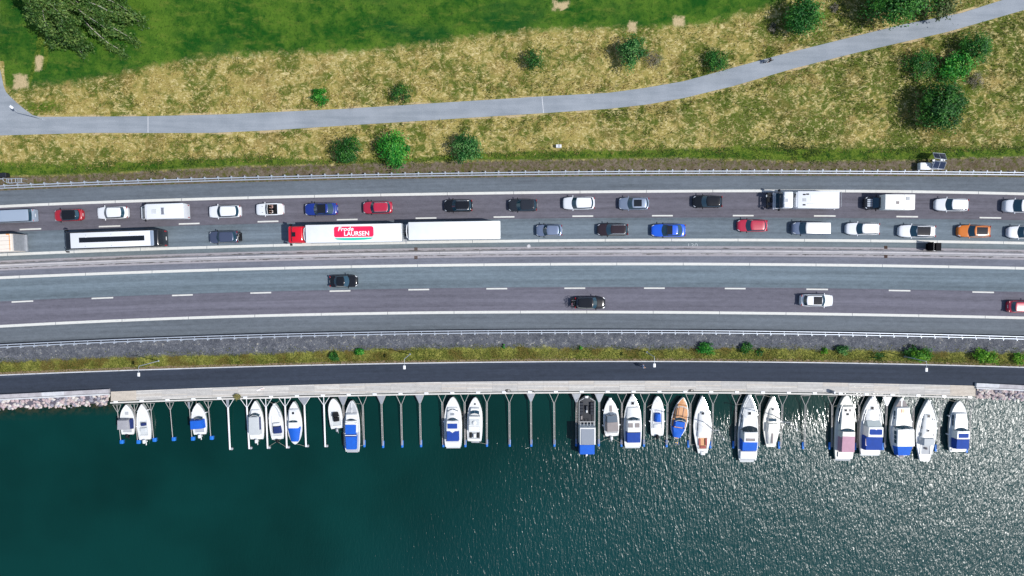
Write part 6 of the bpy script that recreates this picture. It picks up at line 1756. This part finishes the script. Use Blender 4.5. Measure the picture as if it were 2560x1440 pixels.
# grass: blades too many to count
def blades(name, pts, hl, wid, cols, lean, label, wind=(.6, .3), seed=3, jit=.9):
    r_ = np.random.default_rng(seed)
    n = len(pts)
    a = r_.normal(math.atan2(wind[1], wind[0]), jit, n) 
    d = np.stack([np.cos(a), np.sin(a)], -1)
    h = hl[0] + (hl[1] - hl[0]) * r_.uniform(0, 1, n) ** 1.5
    le = h * r_.uniform(lean[0], lean[1], n); zz = h * .75
    sd = np.stack([-d[:, 1], d[:, 0]], -1) * (wid * r_.uniform(.6, 1.4, n))[:, None]
    b0 = pts.copy(); b0[:, :2] += sd; b1 = pts.copy(); b1[:, :2] -= sd
    m0 = pts.copy(); m0[:, :2] += d * (le * .45)[:, None] + sd * .8; m0[:, 2] += zz * .8
    m1 = pts.copy(); m1[:, :2] += d * (le * .45)[:, None] - sd * .8; m1[:, 2] += zz * .8
    tp = pts.copy(); tp[:, :2] += d * le[:, None] + sd * .15; tp[:, 2] += zz
    t2 = pts.copy(); t2[:, :2] += d * le[:, None] - sd * .15; t2[:, 2] += zz
    v_ = np.stack([b0, b1, m1, m0, t2, tp], 1).reshape(-1, 3)
    i = np.arange(n)[:, None] * 6
    f_ = np.concatenate([i + np.array([[0, 1, 2, 3]]), i + np.array([[3, 2, 4, 5]])])
    c4 = np.repeat(np.concatenate([cols, np.ones((n, 1))], 1), 6, 0)
    o = mesh_np(name, v_, f_, M_GRASSB, cols=c4)
    return tag(o, label, 'grass', kind='stuff')
def pick(tone, pal):
    pal = np.array([q[:3] for q in pal]); k = np.clip(tone, 0, .999) * (len(pal) - 1)
    i = k.astype(int); f_ = (k - i)[:, None]
    return pal[i] * (1 - f_) + pal[np.minimum(i + 1, len(pal) - 1)] * f_
N = 300000
px = rng.uniform(-60, 2620, N); py = rng.uniform(-40, 425, N)
keep = (path_mask(px, py) < -1.5 - 4 * vnoise(px / 14, py / 14, 61)) & ((py > LAWN(px) + 2) | (px > 2010)) & (py < GV_U(px) + 10)
px, py = px[keep], py[keep]
w_ = Pn(px, py, 0.0)
cl = vnoise(w_[:, 0] * .9, w_[:, 1] * .9, 11) * .55 + vnoise(w_[:, 0] * 2.6, w_[:, 1] * 2.6, 12) * .45
keep = rng.uniform(0, 1, len(px)) < sm(.32, .66, cl) * .5 + .04
px, py, w_, cl = px[keep], py[keep], w_[keep], cl[keep]
w_[:, 2] = -.02
green = vnoise(w_[:, 0] * .22, w_[:, 1] * .22, 13) * .6 + vnoise(w_[:, 0] * .9, w_[:, 1] * .9, 14) * .4 + .10 * sm(1500, 2500, px)
tone = np.clip(rng.normal(.62, .2, len(px)) - .6 * sm(.5, .72, green), 0, .999)
blades('dry_grass', w_, (.16, .52), .035, pick(tone, [S(60, 84, 24, .72), S(118, 116, 48, .72), S(192, 166, 96, .76), S(230, 206, 148, .78)]), (.3, 1.1), 'tall dry straw-coloured grass over the park meadow', (.5, -.7))
N = 70000
px = rng.uniform(-40, 2600, N); py = rng.uniform(860, 940, N)
keep = (py > GRASS_B(px) - 2 + 7 * rng.normal(size=N) + 14 * (vnoise(px / 22, py / 9, 41) - .5)) & (py < KERB(px) - 2)
px, py = px[keep], py[keep]
sg = (py - RAIL_B(px) + 3) / (KERB(px) - RAIL_B(px) + 3)
w_ = Pn(px, py, -.012 + (Z_QUAY + .02) * sm(.08, .95, sg))
tone = np.clip(vnoise(w_[:, 0] * .4, w_[:, 1] * .4, 17) * .55 + rng.uniform(0, .5, len(px)), 0, .999)
blades('bank_grass', w_, (.12, .38), .035, pick(tone, [S(56, 82, 26, .72), S(104, 120, 46, .72), S(160, 160, 78, .74), S(192, 180, 122, .74)]), (.3, .9), 'olive green grass along the bank beside the quay kerb', (.8, .5), 5)
N = 110000
px = rng.uniform(-40, 2600, N); py = rng.uniform(355, 445, N)
keep = (py > GV_U(px) - 4 + 4 * rng.normal(size=N)) & (py < GV_L(px) + 2 + 6 * rng.normal(size=N)) & (py < RAIL_T(px) - 12)
keep &= rng.uniform(0, 1, N) < sm(.25, .6, vnoise(px / 16, py / 9, 18)) 
px, py = px[keep], py[keep]
w_ = Pn(px, py, 0); w_[:, 2] = -.02
tone = np.clip(vnoise(w_[:, 0] * .5, w_[:, 1] * .7, 19) * .7 + rng.uniform(-.1, .4, len(px)), 0, .999)
blades('verge_grass', w_, (.10, .34), .04, pick(tone, [S(24, 58, 14, .68), S(44, 84, 22, .68), S(92, 112, 40, .7), S(150, 142, 70, .7)]), (.3, .9), 'dark green grass strip beside the upper guardrail', (.3, .8), 6)
N = 150000
px = rng.uniform(-40, 2050, N); py = rng.uniform(-40, 235, N)
lw = np.where(px < 2020, LAWN(px), -99)
keep = (py < lw - 3 + 7 * rng.normal(size=N)) & (path_mask(px, py) < -6) & (rng.uniform(0, 1, N) < .62)
for (x0, x1, y0, y1) in ((1380, 1424, 2, 28), (1568, 1592, 53, 83), (1680, 1712, 39, 69), (66, 126, 70, 215)):
    keep &= ~((px > x0) & (px < x1) & (py > y0) & (py < y1))
px, py = px[keep], py[keep]
w_ = Pn(px, py, 0); w_[:, 2] = -.02
tone = np.clip(vnoise(w_[:, 0] * .13, w_[:, 1] * .2, 20) * .6 + vnoise(w_[:, 0] * .8, w_[:, 1] * .8, 21) * .3 + rng.uniform(-.1, .22, len(px)), 0, .999)
blades('lawn_grass', w_, (.06, .17), .035, pick(tone, [S(16, 70, 24, .76), S(34, 90, 24, .76), S(76, 118, 38, .76), S(124, 138, 60, .76)]), (.3, .8), 'short bright green lawn grass at the top of the park', (.8, .2), 7)

# ------------------------------------------------------------------ lamp posts
def lamp_post(head, hgt, zb, label, arm=.9, dirv=(0, -1)):
    h = P(head[0], head[1], zb + hgt)
    d = Vector((*dirv, 0)).normalized()
    foot = Vector((h.x, h.y, zb)) - d * (arm + .28)
    root = empty('lamp_post', foot, math.atan2(d.y, d.x), label, 'lamp post', 'lamp posts along the paths')
    mb = MB(); mb.cyl((0, 0, -.3), (0, 0, hgt * .5), .075, .06, n=8); mb.cyl((0, 0, hgt * .5), (0, 0, hgt - .1), .055, .045, n=8); mb.cyl((0, 0, -.05), (0, 0, .25), .13, n=8); mb.build('pole', M_GALV, root, smooth=True)
    mb = MB(); mb.tube([(0, 0, hgt - .15), (.12, 0, hgt), (arm, 0, hgt + .04)], .025, 6); mb.build('arm', M_GALV, root)
    mb = MB(); mb.rbox((arm + .30, 0, hgt + .02), (.56, .36, .12), .05, 2); hd = mb.build('lamp_head', M_WHITEMETAL, root, smooth=True)
    mb = MB(); mb.box((arm + .30, 0, hgt - .045), (.40, .24, .02)); mb.build('lens', M_LAMP, hd)
lamp_post((347, 936), 5.7, Z_QUAY, 'white headed lamp post on the quay path, above the leftmost boats')
lamp_post((1011, 918), 5.7, Z_QUAY, 'white headed lamp post on the quay path near the row of empty booms')
lamp_post((1636, 913), 5.7, Z_QUAY, 'white headed lamp post on the quay path just right of the walking person')
lamp_post((2316, 924), 5.7, Z_QUAY, 'white headed lamp post on the quay path beside the lime green bush')
lamp_post((29, 268), 5.7, 0, 'white headed lamp post at the path junction in the park', .5, (-.6, .5))

# ------------------------------------------------------------------ road furniture
M_RUST = mat('rusty_iron', S(92, 70, 58, .75), .9, noise=.3, nscale=8)
for x, y, lab in ((1040, 622.5, 'rusty drain grate below the white trailer, above the barrier'), (1040, 643.8, 'rusty drain grate below the white trailer, under the barrier'), (2214.6, 618.6, 'rusty drain grate left of the black warning trailer, above the barrier'), (2214.6, 641.2, 'rusty drain grate left of the black warning trailer, under the barrier')):
    p = P(x, y, .012)
    root = empty('drain_grate', p, 0, lab, 'drain', 'drain grates beside the barrier')
    mb = MB()
    for a, b_, c_, d in ((0, .2, .46, .06), (0, -.2, .46, .06), (.2, 0, .06, .34), (-.2, 0, .06, .34)): mb.box((a, b_, .015), (c_, d, .03))
    mb.build('frame', M_RUST, root)
    for k in range(4):
        mb = MB(); mb.box((-.12 + .08 * k, 0, .012), (.045, .34, .022)); mb.build('bar', M_RUST, root)
p = P(1322, 615.5, .006)
mb = MB(); mb.cyl((0, 0, 0), (0, 0, .012), .28, n=18); mh = mb.build('manhole_cover', M_CONC2, None, loc=p); tag(mh, 'round pale manhole cover on the inner shoulder below the grey hatchback', 'manhole')
mb = MB()
ring = [(.24 * math.cos(t), .24 * math.sin(t), .014) for t in np.linspace(0, 2 * math.pi, 17)]
mb.tube(ring, .015, 4); mb.build('rim', M_CONC, mh)
chalk = mat('chalk_mark', S(200, 208, 212, .7), .9)
tx = text_mesh('130', .95, chalk, road_n, P(1731, 614.5, .005), 0, 0, .0008, -.012, name='chalk_number', sx=1.2)

# solar powered camera trailer behind the guardrail
def solar_trailer():
    root = empty('solar_trailer', P(2330, 412, -.03), 0, 'white trailer with tilted solar panels behind the upper guardrail', 'trailer')
    o = root.location
    def Lc(px, py, z): return P(px, py, z) - Vector((o.x, o.y, 0)) - Vector((0, 0, o.z))
    a, b_ = Lc(2301, 406, 1.1), Lc(2327, 424, 1.1)
    mb = MB(); mb.rbox(((a.x + b_.x) / 2, (a.y + b_.y) / 2, .72), (b_.x - a.x, a.y - b_.y, .85), .1, 2); bx = mb.build('cabinet', M_WHITEMETAL, root, smooth=True)
    mb = MB(); mb.box(((a.x + b_.x) / 2 + .25, (a.y + b_.y) / 2, 1.16), (.14, .14, .04)); mb.build('lock', M_DNAVY, bx)
    mb = MB(); mb.box((.4, -.2, .5), (2.2, .9, .12)); mb.box((.2, -.72, .62), (1.9, .12, .1)); mb.build('chassis', M_STEEL, root)
    mb = MB(); mb.slab([(Lc(2332, 398, .9).x, Lc(2332, 398, .9).y), (Lc(2338, 398, .9).x, Lc(2338, 398, .9).y), (Lc(2335, 420, .9).x, Lc(2335, 420, .9).y), (Lc(2331, 420, .9).x, Lc(2331, 420, .9).y)], .85, .9); mb.build('side_panel', M_WHITEMETAL, root)
    pv = mat('solar_cells', (.008, .014, .05, 1), .15, 0, .5)
    for (q, nm) in ((((2332, 382, 1.5), (2362, 384, 1.5), (2367, 399, 2.3), (2337, 395, 2.3)), 'u'), (((2337, 402, 2.3), (2366, 405, 2.3), (2360, 423, 1.4), (2331, 420, 1.4)), 'l')):
        w = [Lc(*t) for t in q]
        nrm = (w[1] - w[0]).cross(w[3] - w[0]).normalized()
        if nrm.z < 0: nrm = -nrm
        mb = MB()
        for i in range(4): mb.cyl(w[i], w[(i + 1) % 4], .035, n=6)
        m0, m1 = (w[0] + w[1]) / 2, (w[2] + w[3]) / 2; mb.cyl(m0, m1, .03, n=6)
        fr = mb.build('panel_frame', M_GALV, root)
        for t0, t1 in ((.02, .48), (.52, .98)):
            c4 = [w[0].lerp(w[1], t0), w[0].lerp(w[1], t1), w[3].lerp(w[2], t1), w[3].lerp(w[2], t0)]
            c4 = [c.lerp(sum(c4, Vector()) / 4, .03) for c in c4]
            mb = MB(); mb.add(c4 + [c - nrm * .03 for c in c4], [(0, 1, 2, 3), (7, 6, 5, 4), (0, 1, 5, 4), (1, 2, 6, 5), (2, 3, 7, 6), (3, 0, 4, 7)]); mb.build('solar_panel', pv, fr)
    ctr = Lc(2351, 401, 2.3)
    mb = MB(); mb.cyl((ctr.x, ctr.y, .5), (ctr.x, ctr.y, 2.9), .06, n=8); mb.build('mast', M_GALV, root)
    mb = MB(); mb.rbox((ctr.x - .1, ctr.y, 2.75), (.42, .26, .22), .05, 1); mb.rbox((ctr.x + .32, ctr.y - .02, 2.7), (.2, .26, .2), .05, 1); mb.build('camera_housing', M_WHITEMETAL, root, smooth=True)
    wheel_set(root, (.1,), .62, .3, .18)
solar_trailer()

def warning_trailer():
    p = P(2321, 617, 0)
    root = empty('warning_trailer', p, 0, 'black warning board trailer with two amber lamps beside the barrier', 'trailer')
    mk = mat('board_black', (.007, .007, .009, 1), .6, spec=.05)
    mb = MB(); mb.box((.10, 0, .48), (1.5, .9, .1)); mb.build('chassis', mk, root)
    mb = MB(); mb.rbox((.62, -.02, 1.05), (.85, 1.15, .9), .05, 1); mb.build('cabinet', mk, root)
    mb = MB(); mb.box((-.42, 0, 1.25), (.10, 1.3, 1.4)); bd = mb.build('board', mk, root)
    mb = MB(); mb.box((-.36, 0, 1.9), (.03, 1.25, .05)); mb.box((-.1, .62, 1.3), (.7, .05, .05)); mb.box((-.1, -.62, 1.3), (.7, .05, .05)); mb.build('brace', M_STEEL, root)
    for y in (-.38, .30):
        mb = MB(); mb.cyl((1.12, y, .6), (1.12, y, 1.0), .02, n=6); mb.cyl((1.10, y, 1.0), (1.24, y, 1.0), .13, n=12); mb.build('amber_lamp', M_AMBER, root)
    mb = MB(); mb.box((1.05, -.04, .58), (.30, .9, .06)); mb.build('lamp_bar', mk, root)
    wheel_set(root, (.2,), .6, .28, .16)
warning_trailer()

p = P(1396, 367, -.02)
mb = MB(); mb.rbox((0, 0, .40), (.8, .46, .8), .04, 1); ub = mb.build('utility_box', M_WHITEMETAL, None, loc=p); tag(ub, 'small white utility box at the foot of the dry grass', 'box')
mb = MB(); mb.box((.05, 0, .815), (.4, .40, .02)); mb.build('lid', M_DECKGREY, ub)

# maintenance walkway and dark box standing in for a shadow at the left edge
root = empty('service_ladder', P(32, 453, 0), 0, 'galvanised ladder frame lying above the guardrail at the left edge', 'ladder')
mb = MB()
def Ld(px, py, z): return P(px, py, z) - root.location
fr = [Ld(17, 447, 1.2), Ld(54, 446, 1.2), Ld(54, 456, 1.2), Ld(17, 457, 1.2)]
for i in range(4): mb.cyl(fr[i], fr[(i + 1) % 4], .045, n=6)
for q in fr: mb.cyl((q.x, q.y, 0), q, .04, n=6)
mb.build('frame', M_GALV, root)
for x in (21, 29, 39, 45, 50):
    mb = MB(); mb.cyl(Ld(x, 447, 1.2), Ld(x, 456.5, 1.2), .035, n=6); mb.build('rung', M_GALV, root)
mb = MB(); mb.tube([Ld(7, 445, 1.4), Ld(17, 446, 1.3), Ld(17, 456, 1.3), Ld(8, 452, 1.4), Ld(7, 445, 1.4)], .04, 6); mb.cyl(Ld(-30, 447, 1.4), Ld(7, 447, 1.4), .07, n=6); mb.cyl(Ld(8, 450, 0), Ld(8, 450, 1.4), .04, n=6); mb.build('hoop', M_GALV, root)
p = P(5, 440, -.02)  # low black box added where a dark rectangular shadow lies on the ground
mb = MB(); mb.rbox((0, 0, .5), (2.6, .62, 1.0), .03, 1); cb = mb.build('shadow_box', mat('shadow_box_black', (.012, .014, .02, 1), .5), None, loc=p, rz=.05); tag(cb, 'dark flat box standing in for a shadow behind the ladder frame at the left edge', 'cabinet')
mb = MB(); mb.box((.2, 0, 1.01), (.03, .6, .02)); mb.build('shadow_box_seam', M_STEEL, cb)

# small things on the boardwalk
p = P(2079, 979, ZD)
pil_ = empty('service_pillar', p, 0, 'grey service pillar with cable at the boardwalk edge', 'pillar')
mb = MB(); mb.rbox((0, 0, .5), (.28, .5, 1.0), .06, 2); mb.build('housing', M_STEEL, pil_, smooth=True)
mb = MB(); mb.tube([(-.1, -.2, .03), (-.5, -.25, .03), (-.9, -.15, .03), (-1.5, -.2, .03)], .03, 5); mb.build('cable', M_RUBBER, pil_)
for x, y, lab in ((1266, 976, 'dark coil of rope on the boardwalk edge above an empty boom'), (1326, 979, 'dark coil of rope beside the grating of an empty boom'), (1724, 976, 'dark coil of rope on the boardwalk above the wooden boat')):
    mb = MB()
    mb.tube([((.05 + .010 * k) * math.cos(.9 * k), (.05 + .010 * k) * math.sin(.9 * k), .03 + .012 * (k % 2)) for k in range(16)] + [(.5, .1, .03), (.7, -.15, .03)], .03, 5)
    rp = mb.build('rope_coil', M_RUBBER, None, loc=P(x, y, ZD)); tag(rp, lab, 'rope', 'rope coils on the boardwalk')
mb = MB(); mb.rbox((0, 0, .05), (1.25, .24, .09), .03, 1); lb = mb.build('surfboard_like_plank', mat('plank_white', (.75, .72, .70, 1), .6), None, loc=P(651, 973, ZD), rz=.35)
lb.name = 'gangplank'; tag(lb, 'white and pink board lying aslant on the boardwalk', 'board')
mb = MB(); mb.box((.3, -.07, .098), (.5, .06, .01)); mb.build('stripe', mat('stripe_pink', S(220, 150, 140), .6), lb)
pl = plant('seaweed_heap', 592, 992, 9, .4, 'yellowish dry heap hanging over the boardwalk edge', (S(120, 116, 60, .7), S(170, 164, 100, .7), S(206, 200, 140, .7)), 'heap', trunk=False, nleaf=700, leaf=.10, clumps=14, zbase=ZD, squash=(1, .9))

# ------------------------------------------------------------------ people
def person(name, loc, rz, label, J, bones, mats_, hair=None):
    """body grown over a skeleton; J joint -> (x,y,z,r), bones list of (a,b,material index)"""
    names = list(J); idx = {n_: i for i, n_ in enumerate(names)}
    me = bpy.data.meshes.new('tmp_body')
    me.from_pydata([J[n_][:3] for n_ in names], [(idx[a], idx[b_]) for a, b_, _ in bones], [])
    o = bpy.data.objects.new('tmp_body', me); C.objects.link(o)
    md = o.modifiers.new('skin', 'SKIN'); md.use_smooth_shade = True
    o.modifiers.new('sub', 'SUBSURF').levels = 1
    for i, n_ in enumerate(names):
        r = J[n_][3]; me.skin_vertices[0].data[i].radius = (r, r)
        me.skin_vertices[0].data[i].use_root = n_ == 'pelvis'
    dg = bpy.context.evaluated_depsgraph_get()
    m2 = bpy.data.meshes.new_from_object(o.evaluated_get(dg)); m2.name = name
    bpy.data.objects.remove(o); bpy.data.meshes.remove(me)
    m2.materials.clear()
    for m_ in mats_: m2.materials.append(m_)
    segs = [(Vector(J[a][:3]), Vector(J[b_][:3]), k) for a, b_, k in bones]
    for f_ in m2.polygons:
        best, bk = 1e9, 0
        for a, b_, k in segs:
            d = b_ - a; t = max(0, min(1, (f_.center - a).dot(d) / max(d.length_squared, 1e-9)))
            e = (f_.center - a - d * t).length
            if e < best: best, bk = e, k
        f_.material_index = bk; f_.use_smooth = True
    ob = bpy.data.objects.new(name, m2); ob.location = loc; ob.rotation_euler = (0, 0, rz)
    link(ob); tag(ob, label, 'person')
    if hair:
        hx, hy, hz, hr = J['head']
        mb = MB(); mb.sphere((hx - .012, hy, hz + .03), hr * 1.12, 10, 7, (1, .92, .95)); mb.build('hair' if hair is not M_HELM else 'helmet', hair, ob, smooth=True)
    return ob
M_SKIN = mat('skin', (.55, .33, .24, 1), .55); M_HAIR = mat('dark_hair', (.03, .018, .012, 1), .6); M_HELM = mat('black_helmet', (.015, .015, .02, 1), .35)
def hand(J, bones, wrist, nm, d, spread, k):
    w = Vector(J[wrist][:3]); d = Vector(d).normalized(); s_ = Vector(spread).normalized()
    pn = nm + '_palm'; J[pn] = (*(w + d * .07), .030); bones.append((wrist, pn, k))
    for i, (o_, ln) in enumerate(((-.032, .055), (-.011, .068), (.011, .066), (.032, .052))):
        a = w + d * .10 + s_ * o_; b_ = a + d * ln - Vector((0, 0, .02))
        J['%s_f%d' % (nm, i)] = (*a, .009); J['%s_g%d' % (nm, i)] = (*b_, .008)
        bones += [(pn, '%s_f%d' % (nm, i), k), ('%s_f%d' % (nm, i), '%s_g%d' % (nm, i), k)]
    a = w + d * .05 + s_ * -.05; J[nm + '_t'] = (*a, .010); J[nm + '_u'] = (*(a + d * .04 - s_ * .012), .008)
    bones += [(pn, nm + '_t', k), (nm + '_t', nm + '_u', k)]
def std_body(J, bones, shirt=0, pants=1, skin=2, shoe=3, sleeve=2):
    for s_ in ('l', 'r'):
        bones += [('chest', s_ + 'sho', shirt), (s_ + 'sho', s_ + 'elb', shirt), (s_ + 'elb', s_ + 'wri', sleeve), ('pelvis', s_ + 'hip', pants), (s_ + 'hip', s_ + 'kne', pants), (s_ + 'kne', s_ + 'ank', pants), (s_ + 'ank', s_ + 'toe', shoe)]
    bones += [('pelvis', 'waist', shirt), ('waist', 'chest', shirt), ('chest', 'neck', skin), ('neck', 'chin', skin), ('chin', 'head', skin), ('chin', 'nose', skin)]
def head_face(ob, J):
    hx, hy, hz, hr = J['head']
    return ob
# walking person on the quay (faces +x locally)
J = dict(pelvis=(0, 0, .93, .125), waist=(.01, 0, 1.08, .115), chest=(.03, 0, 1.33, .135), neck=(.05, 0, 1.49, .055), chin=(.075, 0, 1.56, .062), head=(.065, 0, 1.655, .092), nose=(.165, 0, 1.62, .016),
         lsho=(.03, .19, 1.40, .062), lelb=(-.10, .25, 1.14, .045), lwri=(.08, .23, .95, .032), rsho=(.03, -.19, 1.40, .062), relb=(.06, -.25, 1.13, .045), rwri=(.28, -.20, 1.06, .032),
         lhip=(0, .10, .88, .095), lkne=(.20, .10, .50, .065), lank=(.16, .10, .09, .045), ltoe=(.33, .10, .05, .038), rhip=(0, -.10, .88, .095), rkne=(.02, -.10, .47, .065), rank=(-.26, -.10, .14, .045), rtoe=(-.12, -.10, .05, .038))
bones = []; std_body(J, bones); hand(J, bones, 'lwri', 'lh', (.6, 0, -.5), (0, 1, 0), 2); hand(J, bones, 'rwri', 'rh', (.9, .1, -.1), (0, 1, 0), 2)
person('person', P(1604, 913.5, Z_QUAY) + Vector((0, 0, .015)), 0.0, 'person in a light blue top walking on the quay path', J, bones, [mat('light_blue_top', S(140, 180, 225), .8), mat('navy_trousers', S(30, 50, 110), .8), M_SKIN, M_BLACK], mat('fair_hair', S(170, 130, 100), .7))
# cyclist and bicycle
pa, pb = P(1880, float(PATH_U(1880))), P(1960, float(PATH_U(1960)))
ang = math.atan2(pa.y - pb.y, pa.x - pb.x)
bp = P(1918, 155.5, 0.0); bp.z = .012
bk = empty('bicycle', bp, ang, 'dark bicycle with white parts ridden at the edge of the park path', 'bicycle')
bike_parts(bk, 1, mat('bike_frame_white', (.7, .7, .68, 1), .4))
J = dict(pelvis=(-.24, 0, 1.02, .125), waist=(-.16, 0, 1.15, .115), chest=(-.02, 0, 1.38, .135), neck=(.05, 0, 1.52, .055), chin=(.09, 0, 1.58, .062), head=(.09, 0, 1.675, .092), nose=(.19, 0, 1.64, .016),
         lsho=(-.01, .19, 1.43, .062), lelb=(.14, .27, 1.20, .045), lwri=(.25, .27, 1.045, .032), rsho=(-.01, -.19, 1.43, .062), relb=(.14, -.27, 1.20, .045), rwri=(.25, -.27, 1.045, .032),
         lhip=(-.20, .10, .96, .095), lkne=(.18, .14, .74, .065), lank=(.05, .12, .34, .045), ltoe=(.18, .12, .285, .036), rhip=(-.20, -.10, .96, .095), rkne=(.12, -.14, .82, .065), rank=(-.18, -.12, .48, .045), rtoe=(-.06, -.12, .435, .036))
bones = []; std_body(J, bones, sleeve=0); hand(J, bones, 'lwri', 'lh', (.8, .1, -.3), (0, 1, 0), 2); hand(J, bones, 'rwri', 'rh', (.8, -.1, -.3), (0, 1, 0), 2)
person('person', bp, ang, 'cyclist in black riding at the edge of the park path', J, bones, [mat('black_jacket', (.014, .015, .018, 1), .7), mat('black_trousers', (.010, .011, .014, 1), .8), M_SKIN, M_BLACK], M_HELM)
# two people in the convertible
def sitter(side, shirt, label, hair):
    rz = conv.rotation_euler.z
    off_ = Matrix.Rotation(rz, 3, 'Z') @ Vector((convX(.585), side * .37, 0))
    J = dict(pelvis=(-.10, 0, .66, .12), waist=(-.13, 0, .78, .11), chest=(-.16, 0, 1.0, .13), neck=(-.15, 0, 1.15, .052), chin=(-.12, 0, 1.22, .06), head=(-.13, 0, 1.31, .09), nose=(-.03, 0, 1.28, .015),
             lsho=(-.16, .18, 1.06, .058), lelb=(.02, .22, .86, .042), lwri=(.24, .14, .92, .03), rsho=(-.16, -.18, 1.06, .058), relb=(.02, -.22, .86, .042), rwri=(.24, -.14, .92, .03),
             lhip=(-.06, .09, .66, .09), lkne=(.32, .10, .66, .062), lank=(.48, .10, .40, .042), ltoe=(.58, .10, .41, .034), rhip=(-.06, -.09, .66, .09), rkne=(.32, -.10, .66, .062), rank=(.48, -.10, .40, .042), rtoe=(.58, -.10, .41, .034))
    bones = []; std_body(J, bones); hand(J, bones, 'lwri', 'lh', (.9, 0, 0), (0, 1, 0), 2); hand(J, bones, 'rwri', 'rh', (.9, 0, 0), (0, 1, 0), 2)
    return person('person', conv.location + off_, rz, label, J, bones, [shirt, mat('dark_trousers', (.02, .022, .03, 1), .8), M_SKIN, M_BLACK], hair)
sitter(1, mat('white_shirt', (.72, .72, .70, 1), .8), 'person in a white shirt at the lower side of the convertible', M_HAIR)
sitter(-1, mat('pink_shirt', (.60, .34, .32, 1), .8), 'person in a pale pink top at the upper side of the convertible', mat('brown_hair', (.10, .05, .03, 1), .6))
